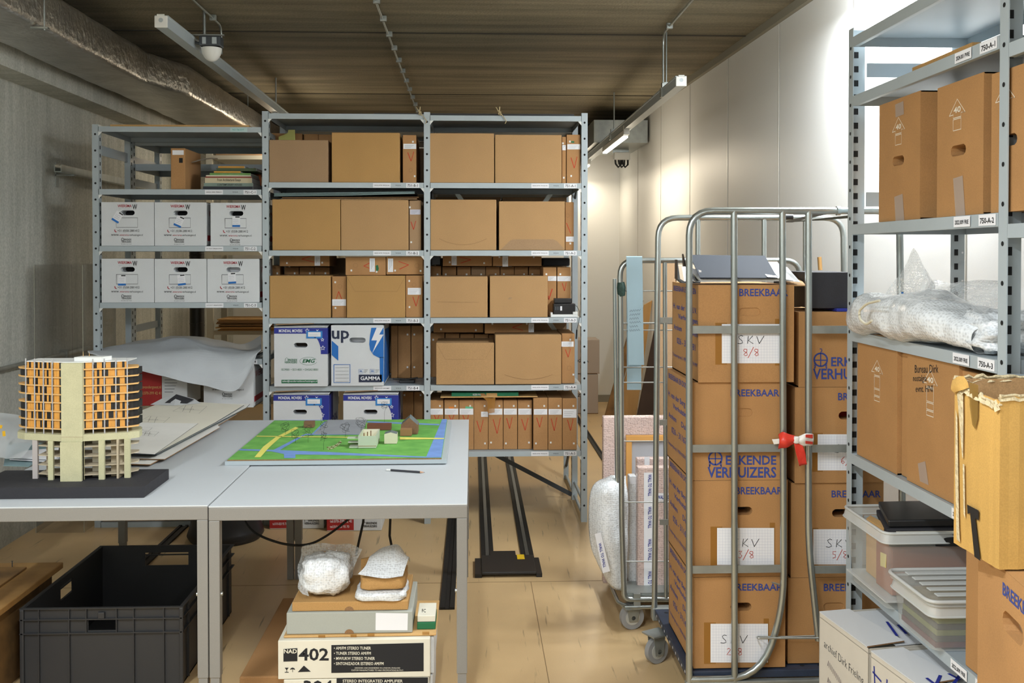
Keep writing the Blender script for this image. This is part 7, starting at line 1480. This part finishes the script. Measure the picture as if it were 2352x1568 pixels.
# ---- white cartons on the floor in front of the right rack
def wcarton(p0, p1, zt, w_, h, lab, scr, flapm=1):
    a, b = AZ(*p0, zt), AZ(*p1, zt); d_ = b - a; L = d_.length; d_.normalize(); n_ = Vector((-d_.y, d_.x, 0));
    if n_.x < 0: n_ = -n_
    Mx = Matrix((( n_.x, -d_.x, 0, a.x), (n_.y, -d_.y, 0, a.y), (0, 0, 1, 0), (0, 0, 0, 1)))
    t = thing('white_carton', lab, 'carton', (a.x, a.y, 0), 'white cartons on the floor at the right rack')
    m = MB(); m.T = Mx; WC = mat('white carton board', '#cdc8bc', .75, var=.04)
    m.box(0, .003, -L, 0, .002, zt - .004, WC); m.box(w_ - .003, w_, -L, 0, .002, zt - .004, WC); m.box(0, w_, -L, -L + .003, .002, zt - .004, WC); m.box(0, w_, -.003, 0, .002, zt - .004, WC); m.box(0, w_, -L, 0, zt - .02, zt - .017, WC); m.box(0, w_, -L, 0, .002, .005, WC); m.build('carton_body', t)
    m = MB(); m.T = Mx; WF = mat('white flap board', '#cfd2d4', .7)
    m.slab([(0, 0, zt - .004), (0, -L * .97, zt - .003), (.13, -L * .94, zt + .002), (.10, -L * .05, zt + .004)], (0, 0, .0035), WF); m.slab([(.11, -.02, zt - .006), (.10, -L * .95, zt - .008), (w_, -L * .95, zt - .004), (w_, -.02, zt - .004)], (0, 0, .0035), WHITEB)
    m.ribbon([(.0, -L * .97 - .001, zt - .001), (.13, -L * .94 - .001, zt + .004)], .004, (0, -1, 0), CARDE); m.build('flap', t)
    m = MB(); m.T = Mx
    m.T = None
    for L2 in ([[(2037, 1427), (2061, 1460)], [(2062, 1434), (2082, 1455)]] if scr else [[(2128, 1556), (2160, 1580)], [(2160, 1550), (2150, 1572)], [(2178, 1546), (2205, 1560)], [(2190, 1570), (2206, 1548)]]): m.ribbon([AZ(x, y, zt + .006) for x, y in L2], .009, N_Z, NAVY)
    m.T = Mx
    if scr:
        m.text((-.001, -.035, zt - .115), (0, -L * .8, -.02), (0, 0, .034), 'archief Dirk Frieling', STEEL_D, -.012)
        PU = mat('purple ink', '#4b2c4a', .8)
        for k in range(5):
            z = zt - .15 - .055 * k; w2 = .09 - .012 * (k % 2); m.ribbon([(-.001, -.06 - w2 * j / 20, z - .03 * j / 20 + (.010 if j % 2 else -.010)) for j in range(21)], .0028, (-1, 0, 0), PU)
    else:
        for L_ in ([(-.02, -.02), (-.028, -.11)], [(-.012, -.04), (-.06, -.05)], [(-.09, -.03), (-.085, -.12)], [(-.14, -.03), (-.15, -.12)], [(-.14, -.08), (-.17, -.07)], [(-.20, -.03), (-.205, -.12)]): m.ribbon([(-.001, y, zt + z - .02) for y, z in L_], .006, (-1, 0, 0), NAVY)
    m.build('handwriting', t)
wcarton((1882, 1403), (1995, 1487), .48, .38, .48, 'white carton with pencilled name and crossed-out purple lines, farther of two', True)
wcarton((2000, 1493), (2114, 1576), .478, .38, .48, 'white carton with thick blue marker letters, nearer of two', False)

PL = {'led_diffuser': 'lit white diffuser', 'label_sticker': 'printed shelf label', 'paper_label': 'white paper label', 'warning_sticker': 'yellow warning sticker', 'blue_label': 'blue bordered label', 'squared_paper': 'squared paper with handwriting',
      'tape_patch': 'brown tape', 'side_print': 'printed side panel', 'yellow_tape': 'yellow tape pieces', 'steel_strip': 'bare steel strip', 'brown_card': 'brown card flap', 'brown_band': 'brown paper band', 'torn_rim': 'pale torn rim',
      'black_tape': 'black tape', 'scuffed_patch': 'pale scuffed paper', 'printed_tape': 'white printed tape', 'wooden_frame': 'bare wooden frame', 'white_end': 'white end', 'red_tail': 'red tape end', 'white_loop': 'white tape loop', 'yellow_note': 'yellow note'}
for o in bpy.data.objects:
    if '_o' in o: del o['_o']
    if o.parent and o.name.split('.')[0] in PL: o['label'] = PL[o.name.split('.')[0]]
